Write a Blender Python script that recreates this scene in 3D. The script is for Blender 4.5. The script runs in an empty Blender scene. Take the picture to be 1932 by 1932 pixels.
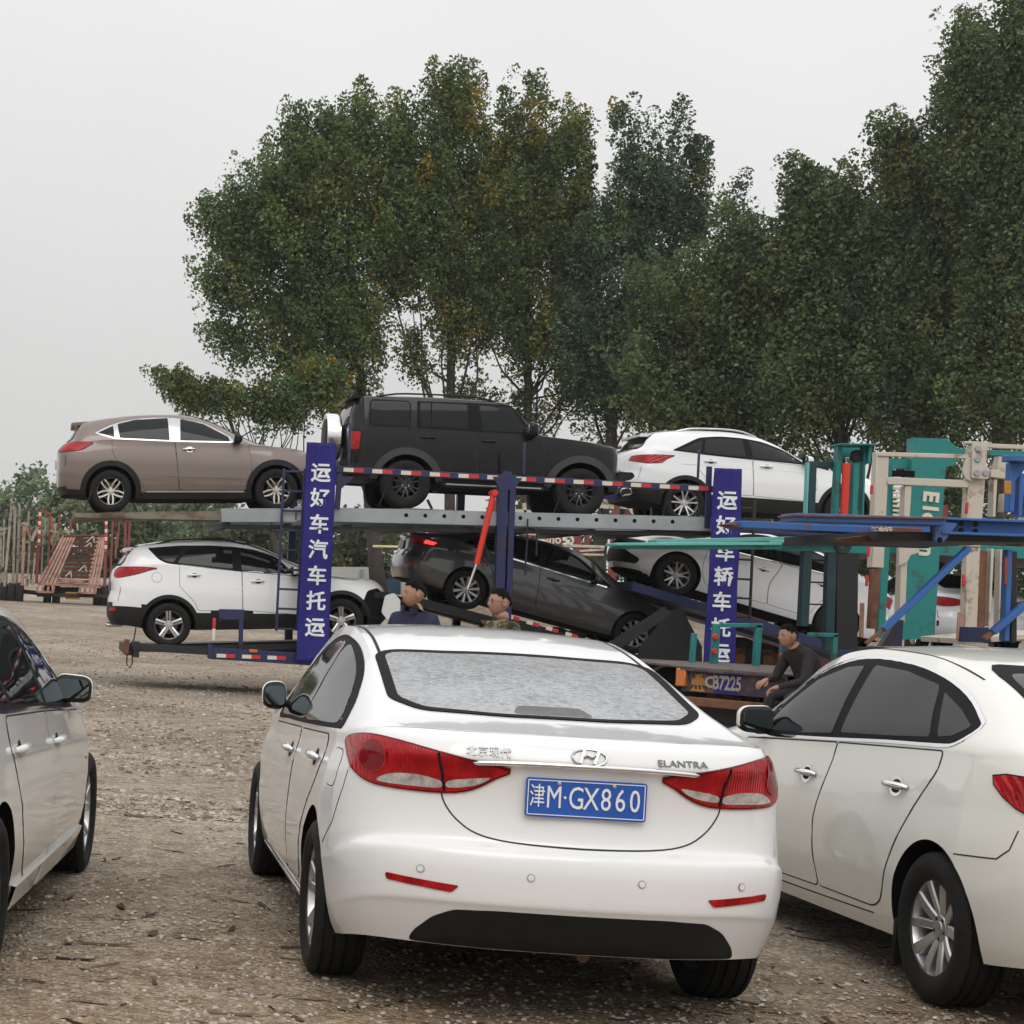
import bpy, bmesh, math, random
import numpy as np
from mathutils import Vector, Matrix, noise
from mathutils.bvhtree import BVHTree
R = math.radians
SC = bpy.context.scene
COL = SC.collection
random.seed(7)
rng = np.random.default_rng(7)

# ---------------------------------------------------------------- camera, sky, sun, exposure
CAMH = 1.545
cd = bpy.data.cameras.new('camera'); cam = bpy.data.objects.new('camera', cd); COL.objects.link(cam)
cam.location = (0, 0, CAMH)
cam.rotation_euler = (Matrix.Rotation(R(90), 3, 'X') @ Matrix.Rotation(R(3.18), 3, 'Z')).to_euler()
cd.sensor_width = 36; cd.lens = 67.25; cd.shift_x = .4511; cd.shift_y = .0702
cd.clip_start = .1; cd.clip_end = 3000
SC.camera = cam
W = bpy.data.worlds.new('World'); SC.world = W; W.use_nodes = True
nt = W.node_tree; nt.nodes.clear()
wo = nt.nodes.new('ShaderNodeOutputWorld'); bg = nt.nodes.new('ShaderNodeBackground')
sky = nt.nodes.new('ShaderNodeTexSky'); sky.sky_type = 'NISHITA'; sky.sun_disc = False
sky.sun_elevation = R(48); sky.sun_rotation = R(200); sky.dust_density = 6; sky.air_density = 1.5
hsv = nt.nodes.new('ShaderNodeHueSaturation'); hsv.inputs['Saturation'].default_value = .12
# overcast veil: world-direction gradient, brighter towards the zenith
tc = nt.nodes.new('ShaderNodeTexCoord'); sx = nt.nodes.new('ShaderNodeSeparateXYZ')
rp = nt.nodes.new('ShaderNodeValToRGB')
e = rp.color_ramp.elements
e[0].position = 0; e[0].color = (.70, .695, .68, 1); e[1].position = 1; e[1].color = (1.30, 1.30, 1.32, 1)
m1 = e.new(.1); m1.color = (.735, .733, .725, 1); m2 = e.new(.27); m2.color = (.89, .89, .888, 1); m3 = e.new(.5); m3.color = (1.06, 1.06, 1.065, 1)
mul = nt.nodes.new('ShaderNodeMix'); mul.data_type = 'RGBA'; mul.blend_type = 'MIX'; mul.inputs[0].default_value = .93
sc_ = nt.nodes.new('ShaderNodeMix'); sc_.data_type = 'RGBA'; sc_.blend_type = 'MULTIPLY'; sc_.inputs[0].default_value = 1
sc_.inputs[7].default_value = (10, 10, 10, 1)
L = nt.links.new
L(sky.outputs[0], hsv.inputs['Color']); L(tc.outputs['Generated'], sx.inputs[0]); L(sx.outputs['Z'], rp.inputs[0])
cn = nt.nodes.new('ShaderNodeTexNoise'); cn.inputs['Scale'].default_value = 3.2; cn.inputs['Detail'].default_value = 5; L(tc.outputs['Generated'], cn.inputs['Vector'])
cr_ = nt.nodes.new('ShaderNodeMapRange'); cr_.inputs[1].default_value = .3; cr_.inputs[2].default_value = .7; cr_.inputs[3].default_value = .965; cr_.inputs[4].default_value = 1.03; L(cn.outputs[0], cr_.inputs[0])
cm = nt.nodes.new('ShaderNodeVectorMath'); cm.operation = 'SCALE'; L(rp.outputs[0], cm.inputs[0]); L(cr_.outputs[0], cm.inputs['Scale'])
L(cm.outputs[0], sc_.inputs[6]); L(hsv.outputs[0], mul.inputs[6]); L(sc_.outputs[2], mul.inputs[7]); L(mul.outputs[2], bg.inputs[0])
bg.inputs[1].default_value = .1
L(bg.outputs[0], wo.inputs[0])
sl = bpy.data.lights.new('sun', 'SUN'); so = bpy.data.objects.new('sun', sl); COL.objects.link(so)
sl.energy = .95; sl.angle = R(40); sl.color = (1, .97, .92)
so.rotation_euler = (R(42), 0, R(-6))
SC.view_settings.view_transform = 'Standard'; SC.view_settings.look = 'None'
SC.view_settings.exposure = 0; SC.view_settings.gamma = 1
SC.cycles.use_denoising = True; SC.cycles.max_bounces = 6; SC.cycles.diffuse_bounces = 3; SC.cycles.glossy_bounces = 3
SC.cycles.transparent_max_bounces = 12; SC.cycles.caustics_reflective = False; SC.cycles.caustics_refractive = False

# ---------------------------------------------------------------- helpers
FPX, CX, CY, ROLL = 3609., 94.4, 1101.6, .0555
def at(px, py, Y):                      # picture position (1932 wide) at a chosen distance -> world point
    dx, dy = px-CX, py-CY; c, s = math.cos(ROLL), math.sin(ROLL)
    return Vector(((dx*c+dy*s)*Y/FPX, Y, CAMH-(dy*c-dx*s)*Y/FPX))

def pchip(pts):
    xs = np.array([p[0] for p in pts], float); ys = np.array([p[1] for p in pts], float)
    h = np.diff(xs); d = np.diff(ys)/h; n = len(xs); m = np.zeros(n)
    for i in range(1, n-1):
        if d[i-1]*d[i] > 0:
            w1 = 2*h[i]+h[i-1]; w2 = h[i]+2*h[i-1]; m[i] = (w1+w2)/(w1/d[i-1]+w2/d[i])
    m[0] = d[0]; m[-1] = d[-1]
    def f(x):
        x = min(max(x, xs[0]), xs[-1]); i = int(min(max(np.searchsorted(xs, x)-1, 0), n-2))
        t = (x-xs[i])/h[i]
        return float((1+2*t)*(1-t)**2*ys[i]+t*(1-t)**2*h[i]*m[i]+t*t*(3-2*t)*ys[i+1]+t*t*(t-1)*h[i]*m[i+1])
    return f

def sstep(t): t = min(max(t, 0), 1); return t*t*(3-2*t)

def cr(pts, n=6, closed=True):          # Catmull-Rom through points
    P = [Vector(p) for p in pts]; N = len(P); out = []
    rng_ = range(N) if closed else range(N-1)
    for i in rng_:
        if closed: p0, p1, p2, p3 = P[i-1], P[i], P[(i+1) % N], P[(i+2) % N]
        else: p0, p1, p2, p3 = P[max(i-1, 0)], P[i], P[i+1], P[min(i+2, N-1)]
        for k in range(n):
            t = k/n
            out.append(.5*((2*p1)+(p2-p0)*t+(2*p0-5*p1+4*p2-p3)*t*t+(3*p1-p0-3*p2+p3)*t**3))
    if not closed: out.append(P[-1])
    return [tuple(o) for o in out]

def rp_(pts, r=.03, n=4):               # polygon with rounded corners (r may be a list)
    out = []; N = len(pts)
    for i in range(N):
        a, b, c = Vector(pts[i-1]), Vector(pts[i]), Vector(pts[(i+1) % N])
        rr = r[i] if isinstance(r, (list, tuple)) else r
        d1 = min(rr, (a-b).length*.45); d2 = min(rr, (c-b).length*.45)
        if rr < 1e-5: out.append(tuple(b)); continue
        s = b+(a-b).normalized()*d1; e2 = b+(c-b).normalized()*d2
        for k in range(n+1):
            t = k/n; out.append(tuple((1-t)**2*s+2*t*(1-t)*b+t*t*e2))
    return out

def link(name, me, mats, parent=None, **props):
    o = bpy.data.objects.new(name, me); COL.objects.link(o)
    for m in (mats if isinstance(mats, (list, tuple)) else [mats]): me.materials.append(m)
    if parent: o.parent = parent
    for k, v in props.items(): o[k] = v
    return o

def ob(name, bm, mats, parent=None, smooth=40, **props):
    me = bpy.data.meshes.new(name); bm.normal_update(); bm.to_mesh(me); bm.free()
    if smooth:
        me.polygons.foreach_set('use_smooth', [True]*len(me.polygons))
        if smooth < 180: me.set_sharp_from_angle(angle=R(smooth))
    return link(name, me, mats, parent, **props)

def thing(name, label, cat, loc=(0, 0, 0), rot=(0, 0, 0), group=None):
    o = bpy.data.objects.new(name, None); COL.objects.link(o); o.empty_display_size = .2
    o.location = loc; o.rotation_euler = rot; o['label'] = label; o['category'] = cat
    if group: o['group'] = group
    return o
def tag(o, label, cat, group=None):
    o['label'] = label; o['category'] = cat
    if group: o['group'] = group
    return o

def box(bm, c, s, rot=None, bev=0, mi=0, seg=1):
    M = Matrix.Translation(Vector(c)) @ (rot.to_4x4() if rot is not None else Matrix()) @ Matrix.Diagonal((*s, 1))
    r = bmesh.ops.create_cube(bm, size=1, matrix=M); vs = r['verts']
    fs = set(f for v in vs for f in v.link_faces)
    for f in fs: f.material_index = mi
    if bev:
        es = set(e_ for v in vs for e_ in v.link_edges)
        rr = bmesh.ops.bevel(bm, geom=list(es), offset=bev, segments=seg, affect='EDGES', profile=.5)
        for f in rr['faces']: f.material_index = mi
    return vs

def bar(bm, a, b, w, h=None, bev=0, mi=0, up=(0, 0, 1)):        # box beam between two points: w sideways, h along up
    a, b = Vector(a), Vector(b); d = b-a; L_ = d.length
    if L_ < 1e-6: return
    x = d/L_; u = Vector(up)
    if abs(x.dot(u)) > .98: u = Vector((0, 1, 0)) if abs(x.y) < .9 else Vector((1, 0, 0))
    y = u.cross(x).normalized(); z = x.cross(y)
    M = Matrix((x, y, z)).transposed()
    return box(bm, (a+b)/2, (L_, w, h or w), M, bev, mi)

def tube(bm, pts, r, n=8, mi=0, cap=True):
    P = [Vector(p) for p in pts]; rings = []; t0 = None
    for i, p in enumerate(P):
        d = (P[min(i+1, len(P)-1)]-P[max(i-1, 0)]).normalized()
        if t0 is None:
            u = Vector((0, 0, 1)) if abs(d.z) < .9 else Vector((1, 0, 0)); t0 = d.cross(u).normalized()
        else: t0 = (t0-d*t0.dot(d)).normalized()
        b = d.cross(t0); rr = r[i] if isinstance(r, (list, tuple)) else r
        rings.append([bm.verts.new(p+(t0*math.cos(2*math.pi*k/n)+b*math.sin(2*math.pi*k/n))*rr) for k in range(n)])
    for A, B in zip(rings, rings[1:]):
        for k in range(n):
            f = bm.faces.new((A[k], A[(k+1) % n], B[(k+1) % n], B[k])); f.material_index = mi
    if cap:
        for rg in (rings[0][::-1], rings[-1]):
            f = bm.faces.new(rg); f.material_index = mi
    return rings

def lathe(bm, prof, n=48, axis='Y', c=(0, 0, 0), mi=0, closed=False):   # prof: (radius, offset along axis)
    c = Vector(c); rings = []
    for r, h in prof:
        ring = []
        for k in range(n):
            a = 2*math.pi*k/n; u, v = r*math.cos(a), r*math.sin(a)
            p = {'Y': (u, h, v), 'Z': (u, v, h), 'X': (h, u, v)}[axis]
            ring.append(bm.verts.new(c+Vector(p)))
        rings.append(ring)
    seq = list(zip(rings, rings[1:]))
    if closed: seq.append((rings[-1], rings[0]))
    for A, B in seq:
        for k in range(n):
            f = bm.faces.new((A[k], B[k], B[(k+1) % n], A[(k+1) % n])); f.material_index = mi
    return rings

def prism(bm, poly, depth, M=None, mi=0):      # poly in local xz extruded along y (0..depth)
    M = M or Matrix()
    a = [bm.verts.new(M @ Vector((p[0], 0, p[1]))) for p in poly]; b = [bm.verts.new(M @ Vector((p[0], depth, p[1]))) for p in poly]
    n = len(poly); fs = [bm.faces.new(a), bm.faces.new(b[::-1])]
    for k in range(n): fs.append(bm.faces.new((a[k], b[k], b[(k+1) % n], a[(k+1) % n])))
    for f in fs: f.material_index = mi
    bmesh.ops.recalc_face_normals(bm, faces=fs)
    return fs

def text_bm(bm, s, M, size=1, depth=.01, mi=0, align='CENTER', bold=0, space=1.0):
    cu = bpy.data.curves.new('txt', 'FONT'); cu.body = s; cu.size = size; cu.align_x = align; cu.align_y = 'CENTER'
    cu.extrude = depth; cu.offset = bold; cu.resolution_u = 3; cu.space_character = space
    o = bpy.data.objects.new('txt', cu); COL.objects.link(o)
    dg = bpy.context.evaluated_depsgraph_get(); dg.update()
    me = bpy.data.meshes.new_from_object(o.evaluated_get(dg))
    n0 = len(bm.faces); nv = len(bm.verts); bm.from_mesh(me); bm.verts.ensure_lookup_table(); bm.faces.ensure_lookup_table()
    for v in bm.verts[nv:]: v.co = M @ v.co
    for f in bm.faces[n0:]: f.material_index = mi
    bpy.data.objects.remove(o); bpy.data.curves.remove(cu); bpy.data.meshes.remove(me)

# ---------------------------------------------------------------- materials
def mat(name, col, rough=.5, metal=0, coat=0, spec=.5, var=0, vs=4, bump=0, bs=40, dirt=None, dirt_amt=0, emis=None, vcol=None, trans=0):
    m = bpy.data.materials.new(name); m.use_nodes = True; t = m.node_tree; b = t.nodes['Principled BSDF']
    b.inputs['Base Color'].default_value = (*col, 1); b.inputs['Roughness'].default_value = rough
    b.inputs['Metallic'].default_value = metal; b.inputs['Coat Weight'].default_value = coat; b.inputs['Coat Roughness'].default_value = .04
    b.inputs['Specular IOR Level'].default_value = spec
    if trans: b.inputs['Transmission Weight'].default_value = trans
    co = t.nodes.new('ShaderNodeTexCoord')
    last = None
    if var or dirt_amt:
        n = t.nodes.new('ShaderNodeTexNoise'); n.inputs['Scale'].default_value = vs; n.inputs['Detail'].default_value = 6; n.inputs['Roughness'].default_value = .65
        t.links.new(co.outputs['Object'], n.inputs['Vector'])
        rpn = t.nodes.new('ShaderNodeValToRGB'); t.links.new(n.outputs[0], rpn.inputs[0])
        if dirt_amt:
            rpn.color_ramp.elements[0].position = .62-dirt_amt*.35; rpn.color_ramp.elements[1].position = .75-dirt_amt*.3
            rpn.color_ramp.elements[0].color = (*col, 1); rpn.color_ramp.elements[1].color = (*(dirt or (.1, .06, .04)), 1)
        else:
            rpn.color_ramp.elements[0].position = .3; rpn.color_ramp.elements[1].position = .7
            rpn.color_ramp.elements[0].color = (*[max(0, c*(1-var)) for c in col], 1); rpn.color_ramp.elements[1].color = (*[min(1, c*(1+var)) for c in col], 1)
        last = rpn.outputs[0]; t.links.new(last, b.inputs['Base Color'])
    if vcol:
        a = t.nodes.new('ShaderNodeAttribute'); a.attribute_name = vcol
        t.links.new(a.outputs['Color'], b.inputs['Base Color'])
    if bump:
        n2 = t.nodes.new('ShaderNodeTexNoise'); n2.inputs['Scale'].default_value = bs; n2.inputs['Detail'].default_value = 5
        t.links.new(co.outputs['Object'], n2.inputs['Vector'])
        bp = t.nodes.new('ShaderNodeBump'); bp.inputs['Strength'].default_value = bump; bp.inputs['Distance'].default_value = .02
        t.links.new(n2.outputs[0], bp.inputs['Height']); t.links.new(bp.outputs[0], b.inputs['Normal'])
    if emis:
        b.inputs['Emission Color'].default_value = (*emis[:3], 1); b.inputs['Emission Strength'].default_value = emis[3]
    return m
M_ = {}
def paint(name, col, flake=0, rough=.35, dust=.0, coat=1):
    m = mat(name, col, rough=rough, metal=flake, coat=coat, spec=.15)
    t = m.node_tree; b = t.nodes['Principled BSDF']
    if dust:      # film of road dust: thicker low down, on the car itself
        co = t.nodes.new('ShaderNodeTexCoord'); sp = t.nodes.new('ShaderNodeSeparateXYZ'); t.links.new(co.outputs['Object'], sp.inputs[0])
        mr = t.nodes.new('ShaderNodeMapRange'); mr.inputs[1].default_value = .75; mr.inputs[2].default_value = .15; mr.inputs[3].default_value = .02; mr.inputs[4].default_value = dust
        t.links.new(sp.outputs['Z'], mr.inputs[0])
        n = t.nodes.new('ShaderNodeTexNoise'); n.inputs['Scale'].default_value = 7; n.inputs['Detail'].default_value = 7; t.links.new(co.outputs['Object'], n.inputs['Vector'])
        mm = t.nodes.new('ShaderNodeMath'); mm.operation = 'MULTIPLY'; t.links.new(mr.outputs[0], mm.inputs[0]); t.links.new(n.outputs[0], mm.inputs[1])
        mx = t.nodes.new('ShaderNodeMix'); mx.data_type = 'RGBA'; mx.inputs[6].default_value = (*col, 1); mx.inputs[7].default_value = (.33, .27, .2, 1)
        t.links.new(mm.outputs[0], mx.inputs[0]); t.links.new(mx.outputs[2], b.inputs['Base Color'])
    return m
M_['black'] = mat('black_plastic', (.012, .012, .012), .6, spec=.3, var=.3)
M_['well'] = mat('wheel_well', (.008, .008, .008), .9, spec=.1)
M_['sensor'] = mat('sensor_ring', (.35, .35, .35), .5)
M_['gap'] = mat('panel_gap', (.045, .045, .045), .8, spec=.1)
M_['rubber'] = mat('rubber', (.013, .0125, .012), .75, spec=.25, var=.35, vs=9, bump=.08, bs=60)
M_['seal'] = mat('window_seal', (.010, .010, .011), .7, spec=.12)
M_['chrome'] = mat('chrome', (.85, .85, .86), .07, metal=1)
M_['silver'] = mat('alloy_silver', (.62, .62, .62), .3, metal=.85, var=.08)
M_['alloy_dark'] = mat('alloy_black', (.02, .02, .022), .35, coat=.5)
M_['glass'] = mat('dark_glass', (.008, .010, .010), .03, spec=.32)
M_['glass_grey'] = mat('grey_tinted_glass', (.010, .012, .012), .04, spec=.2)
M_['red_lens'] = mat('red_lens', (.36, .006, .010), .16, spec=.35, var=.45, vs=14)
M_['red_dark'] = mat('dark_red_lens', (.17, .004, .007), .16, spec=.35)
for k_ in ('red_lens', 'clear_lens'):
    t_ = M_[k_].node_tree if k_ in M_ else None
    if t_:
        w_ = t_.nodes.new('ShaderNodeTexWave'); w_.inputs['Scale'].default_value = 28; w_.inputs['Distortion'].default_value = 1.5; w_.bands_direction = 'Y'
        c_ = t_.nodes.new('ShaderNodeTexCoord'); t_.links.new(c_.outputs['Object'], w_.inputs['Vector'])
        b_2 = t_.nodes.new('ShaderNodeBump'); b_2.inputs['Strength'].default_value = .25; b_2.inputs['Distance'].default_value = .01
        t_.links.new(w_.outputs[0], b_2.inputs['Height']); t_.links.new(b_2.outputs[0], t_.nodes['Principled BSDF'].inputs['Normal'])
M_['lamp_on'] = mat('lit_brake_lamp', (.5, .02, .02), .2, emis=(1, .08, .06, 1.2))
M_['clear_lens'] = mat('clear_lens', (.42, .40, .38), .12, coat=1, var=.5, vs=25)
M_['white_plain'] = mat('white_letter_paint', (.8, .8, .8), .5)
M_['orange_lens'] = mat('orange_lens', (.55, .16, .03), .2, coat=1)

# ---------------------------------------------------------------- car bodies
def build_body(S):
    """half shell: belts of loops round the car below the shoulder, lofted sections above, flat floor; mirrored."""
    T, N_, Wd = S['tail'], S['nose'], S['W']
    a = 12
    rcv = pchip(S['rc']); fcv = pchip(S['fc'])     # eta -> metres in from the tail / nose
    ce_r, ce_f = S.get('ce', (.88, .88))
    def etas(ce): # 0..ce in a+1 points
        return [ce*(1-(1-k/a)**1.25) for k in range(a+1)]
    loop = [(T+rcv(et), et) for et in etas(ce_r)]
    # rear corner to the side
    re = [ce_r+(1-ce_r)*math.sin(k/8*math.pi/2) for k in range(1, 9)]
    loop += [(T+rcv(et), et) for et in re]
    x0 = loop[-1][0]
    fe = [ce_f+(1-ce_f)*math.sin(k/8*math.pi/2) for k in range(8, -1, -1)]
    x1 = N_-fcv(1.0); m = max(6, int((x1-x0)/.055))
    loop += [(x0+(x1-x0)*k/m, 1.0) for k in range(1, m)]
    loop += [(N_-fcv(et), et) for et in fe]
    loop += [(N_-fcv(et), et) for et in etas(ce_f)[::-1][1:]]
    NL = len(loop)
    lv = S['lev']; vs = [k/(len(lv)-1) for k in range(len(lv))]
    fq, fw, fzr, fxr, fzf, fxf = [pchip([(vs[k], lv[k][c]) for k in range(len(lv))]) for c in range(6)]
    shz, zb, shw = pchip(S['shz']), pchip(S['zb']), pchip(S['shw'])
    NV = S.get('nv', 22)
    def belt(v):
        pts = []
        for x, et in loop:
            dr, df = x-T, N_-x
            wr, wf = 1-sstep(dr/1.1), 1-sstep(df/1.1)
            wzr, wzf = 1-sstep((dr-.04)/.62), 1-sstep((df-.04)/.62)
            xx = x+(fxr(v)-T)*wr+(fxf(v)-N_)*wf
            q = fq(v); zs = shz(x)*(1-q)+zb(x)*q
            z = zs+(fzr(v)-zs)*wzr+(fzf(v)-zs)*wzf
            wv = fw(v)*(1-(1-min(1, v*2.2)))+shw(x)*(1-min(1, v*2.2)) if v < .4545 else fw(v)
            pts.append((xx, et*Wd*wv, z))
        return pts
    belts = [belt(k/NV) for k in range(NV+1)]
    bm = bmesh.new()
    V = [[bm.verts.new((p[0], -p[1], p[2])) for p in b] for b in belts]
    for A, B in zip(V, V[1:]):
        for i in range(NL-1): bm.faces.new((A[i], A[i+1], B[i+1], B[i]))
    # floor
    fl = [bm.verts.new((p[0], 0, p[2])) for p in belts[-1]]
    for i in range(NL-1):
        if (V[-1][i].co-fl[i].co).length < 1e-6 and (V[-1][i+1].co-fl[i+1].co).length < 1e-6: continue
        try: bm.faces.new((V[-1][i], V[-1][i+1], fl[i+1], fl[i]))
        except ValueError: pass
    # upper loft
    zc, rz, ry = pchip(S['zc']), pchip(S['rz']), pchip(S['ry'])
    b0 = belts[0]; i0, i1 = a, NL-1-a
    bow_r = [b0[i0][0]-b0[j][0] for j in range(a+1)]; bow_f = [b0[NL-1-j][0]-b0[i1][0] for j in range(a+1)]
    us = S.get('us', [0, .25, .5, .75, 1, None])
    ns = 4
    bd = S.get('bowd', .9)
    prev = [V[0][j] for j in range(i0, -1, -1)]
    pex = S.get('crown', 2.2)
    def section(i, wr, wf):
        X, Ys, Zs = b0[i]; out = [(X, Ys, Zs)]
        for jj in range(1, a+1):
            j = a-jj
            x = X-bow_r[j]*wr+bow_f[j]*wf
            yr, zr, zcc = ry(x), rz(x), zc(x)
            yr = min(yr, Ys-.004); zr = max(zr, Zs+.002)
            if jj <= ns:
                t = jj/ns; bul = S.get('bulge', .018)*4*t*(1-t)
                y = Ys+(yr-Ys)*t+bul; z = Zs+(zr-Zs)*t
                if jj == ns: y -= .006
            else:
                u = [.04, .1, .2, .34, .5, .68, .84, 1][jj-ns-1]
                y = yr*(1-u); z = zr+(max(zcc, zr+.003)-zr)*(1-(1-u)**pex)
            out.append((x, y, z))
        return out
    sr = section(i0, 1, 0); sf_ = section(i1, 0, 1)
    er = [(b0[a-jj][1]-sr[jj][1], b0[a-jj][2]-sr[jj][2]) for jj in range(a+1)]
    ef = [(b0[NL-1-a+jj][1]-sf_[jj][1], b0[NL-1-a+jj][2]-sf_[jj][2]) for jj in range(a+1)]
    ed = S.get('edge', .22)
    for i in range(i0+1, i1+1):
        X, Ys, Zs = b0[i]
        if i == i1: cur = [V[0][j] for j in range(i1, NL)]
        else:
            wr = 1-sstep((X-b0[i0][0])/bd); wf = 1-sstep((b0[i1][0]-X)/bd)
            cur = [V[0][i]]; br = 1-sstep((X-b0[i0][0])/ed); bf = 1-sstep((b0[i1][0]-X)/ed); sec = section(i, wr, wf)
            for jj in range(1, a+1):
                x, y, z = sec[jj]; y += er[jj][0]*br+ef[jj][0]*bf; z += er[jj][1]*br+ef[jj][1]*bf
                cur.append(bm.verts.new((x, -y if jj < a else 0, z)))
        for k in range(len(cur)-1):
            try: bm.faces.new((prev[k], prev[k+1], cur[k+1], cur[k]))
            except ValueError: pass
        prev = cur
    geo = bm.verts[:]+bm.edges[:]+bm.faces[:]
    d = bmesh.ops.duplicate(bm, geom=geo)
    nvs = [g for g in d['geom'] if isinstance(g, bmesh.types.BMVert)]
    for v in nvs: v.co.y = -v.co.y
    bmesh.ops.remove_doubles(bm, verts=bm.verts[:], dist=2e-5)
    bmesh.ops.dissolve_degenerate(bm, edges=bm.edges[:], dist=1e-5)
    bmesh.ops.recalc_face_normals(bm, faces=bm.faces[:])
    return bm

class Surf:
    def __init__(s, bm):
        bm.verts.ensure_lookup_table(); bm.faces.ensure_lookup_table(); bm.normal_update()
        s.V = [v.co.copy() for v in bm.verts]; s.N = [v.normal.copy() for v in bm.verts]
        s.F = [[v.index for v in f.verts] for f in bm.faces]
        bm.verts.index_update(); s.F = [[v.index for v in f.verts] for f in bm.faces]
        s.bvh = BVHTree.FromPolygons(s.V, s.F)
        s.memo = {}
    def hit(s, o, d):
        p, n, i, _ = s.bvh.ray_cast(o, d)
        if p is None: return None
        w = [1/((s.V[k]-p).length_squared+1e-7) for k in s.F[i]]
        nn = Vector((0, 0, 0))
        for k, ww in zip(s.F[i], w): nn += s.N[k]*ww
        nn.normalize()
        if nn.dot(d) > 0: nn = -nn
        return p, nn
    AX = {'L': (lambda a, b: Vector((a, 4, b)), Vector((0, -1, 0))), 'R': (lambda a, b: Vector((a, -4, b)), Vector((0, 1, 0))),
          'B': (lambda a, b: Vector((-9, a, b)), Vector((1, 0, 0))), 'F': (lambda a, b: Vector((9, a, b)), Vector((-1, 0, 0))),
          'T': (lambda a, b: Vector((a, b, 6)), Vector((0, 0, -1)))}
    def on(s, ax, a, b):
        if isinstance(ax, str): f, d = s.AX[ax]; o = f(a, b)
        else:                               # any direction of travel: a along its horizontal normal, b upwards
            d = Vector(ax).normalized(); u = Vector((-d.y, d.x, 0)).normalized(); o = u*a+d.cross(u)*b-d*9
        h = s.hit(o, d)
        if h: s.memo[ax] = h[0]; return h
        # slid off the body: stay on the nearest surface
        p, n, i, _ = s.bvh.find_nearest(o+d*((s.memo.get(ax, Vector())-o).dot(d)))
        return p, n

def clean_poly(poly):
    out = []
    for p in poly:
        if not out or (Vector(p)-Vector(out[-1])).length > 1e-4: out.append(tuple(p[:2]))
    if (Vector(out[0])-Vector(out[-1])).length < 1e-4: out.pop()
    return out

def resample(poly, step, closed=True):
    out = []; n = len(poly)
    for i in range(n if closed else n-1):
        a, b = Vector(poly[i]), Vector(poly[(i+1) % n]); k = max(1, int(math.ceil((b-a).length/step)))
        for j in range(k): out.append(tuple(a+(b-a)*j/k))
    if not closed: out.append(tuple(poly[-1]))
    return out

def patch(S, name, poly, ax, mats, parent, off=.003, step=.06, rim=None, skirt=.004, smooth=True, **props):
    """a panel cut to poly and laid on the body along ax; rim=(width, material index, offset) adds a band round it."""
    poly = clean_poly(poly)
    area = sum(poly[i-1][0]*poly[i][1]-poly[i][0]*poly[i-1][1] for i in range(len(poly)))
    if area < 0: poly = poly[::-1]
    bm = bmesh.new(); vs = [bm.verts.new((p[0], p[1], 0)) for p in poly]; bm.faces.new(vs)
    bmesh.ops.triangulate(bm, faces=bm.faces[:])
    lo = [min(p[k] for p in poly) for k in (0, 1)]; hi = [max(p[k] for p in poly) for k in (0, 1)]
    for k in (0, 1):
        n = int((hi[k]-lo[k])/step)
        for i in range(1, n+1):
            c = lo[k]+(hi[k]-lo[k])*i/(n+1); co = [0, 0, 0]; co[k] = c; no = [0, 0, 0]; no[k] = 1
            bmesh.ops.bisect_plane(bm, geom=bm.verts[:]+bm.edges[:]+bm.faces[:], plane_co=co, plane_no=no, dist=1e-5)
    bmesh.ops.dissolve_limit(bm, angle_limit=.001, verts=[], edges=[]) if False else None
    norms = {}
    def place(v, off_):
        p, n = S.on(ax, v.co.x, v.co.y); norms[v] = n; v.co = p+n*off_
    if rim:
        wd, mi, roff = rim
        bed = [e_ for e_ in bm.edges if len(e_.link_faces) == 1]
        flat = {v: v.co.copy() for v in bm.verts}
        nrm = {}
        for e_ in bed:
            f = e_.link_faces[0]; mid = (e_.verts[0].co+e_.verts[1].co)/2
            t = (e_.verts[1].co-e_.verts[0].co); n2 = Vector((t.y, -t.x, 0))
            if n2.dot(f.calc_center_median()-mid) > 0: n2 = -n2
            if n2.length < 1e-9: continue
            n2.normalize()
            for v in e_.verts: nrm[v] = nrm.get(v, Vector((0, 0, 0)))+n2
        outer = {}
        for v, n2 in nrm.items():
            l = max(n2.length, 1e-6); k = min(2.0, 2/l) if l < 2 else 1
            o = bm.verts.new(v.co+n2.normalized()*wd*min(1.6, k)); outer[v] = o
        newf = []
        for e_ in bed:
            v0, v1 = e_.verts
            if v0 in outer and v1 in outer:
                # own inner verts so the band can lie lower
                newf.append((v0, v1))
        inner = {v: bm.verts.new(v.co) for v in outer}
        for v0, v1 in newf:
            f = bm.faces.new((inner[v0], inner[v1], outer[v1], outer[v0])); f.material_index = mi
        lowset = set(outer.values()) | set(inner.values())
    else: lowset = set(); roff = 0
    allv = bm.verts[:]
    for v in allv: place(v, roff if v in lowset else off)
    if skirt:
        bed = [e_ for e_ in bm.edges if len(e_.link_faces) == 1]
        dup = {}
        for e_ in bed:
            for v in e_.verts:
                if v not in dup: dup[v] = bm.verts.new(v.co-norms[v]*(skirt+(roff if v in lowset else off))); norms[dup[v]] = norms[v]
        for e_ in bed:
            mi = e_.link_faces[0].material_index
            f = bm.faces.new((e_.verts[0], e_.verts[1], dup[e_.verts[1]], dup[e_.verts[0]])); f.material_index = mi
    bm.normal_update()
    for f in bm.faces:
        n = sum((norms[v] for v in f.verts), Vector()); 
        if f.normal.dot(n) < 0: f.normal_flip()
    bm.verts.index_update(); nl = [tuple(norms[v]) for v in bm.verts]
    me = bpy.data.meshes.new(name); bm.to_mesh(me); bm.free()
    me.polygons.foreach_set('use_smooth', [True]*len(me.polygons))
    if smooth: me.normals_split_custom_set_from_vertices(nl)
    return link(name, me, mats, parent, **props)

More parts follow.
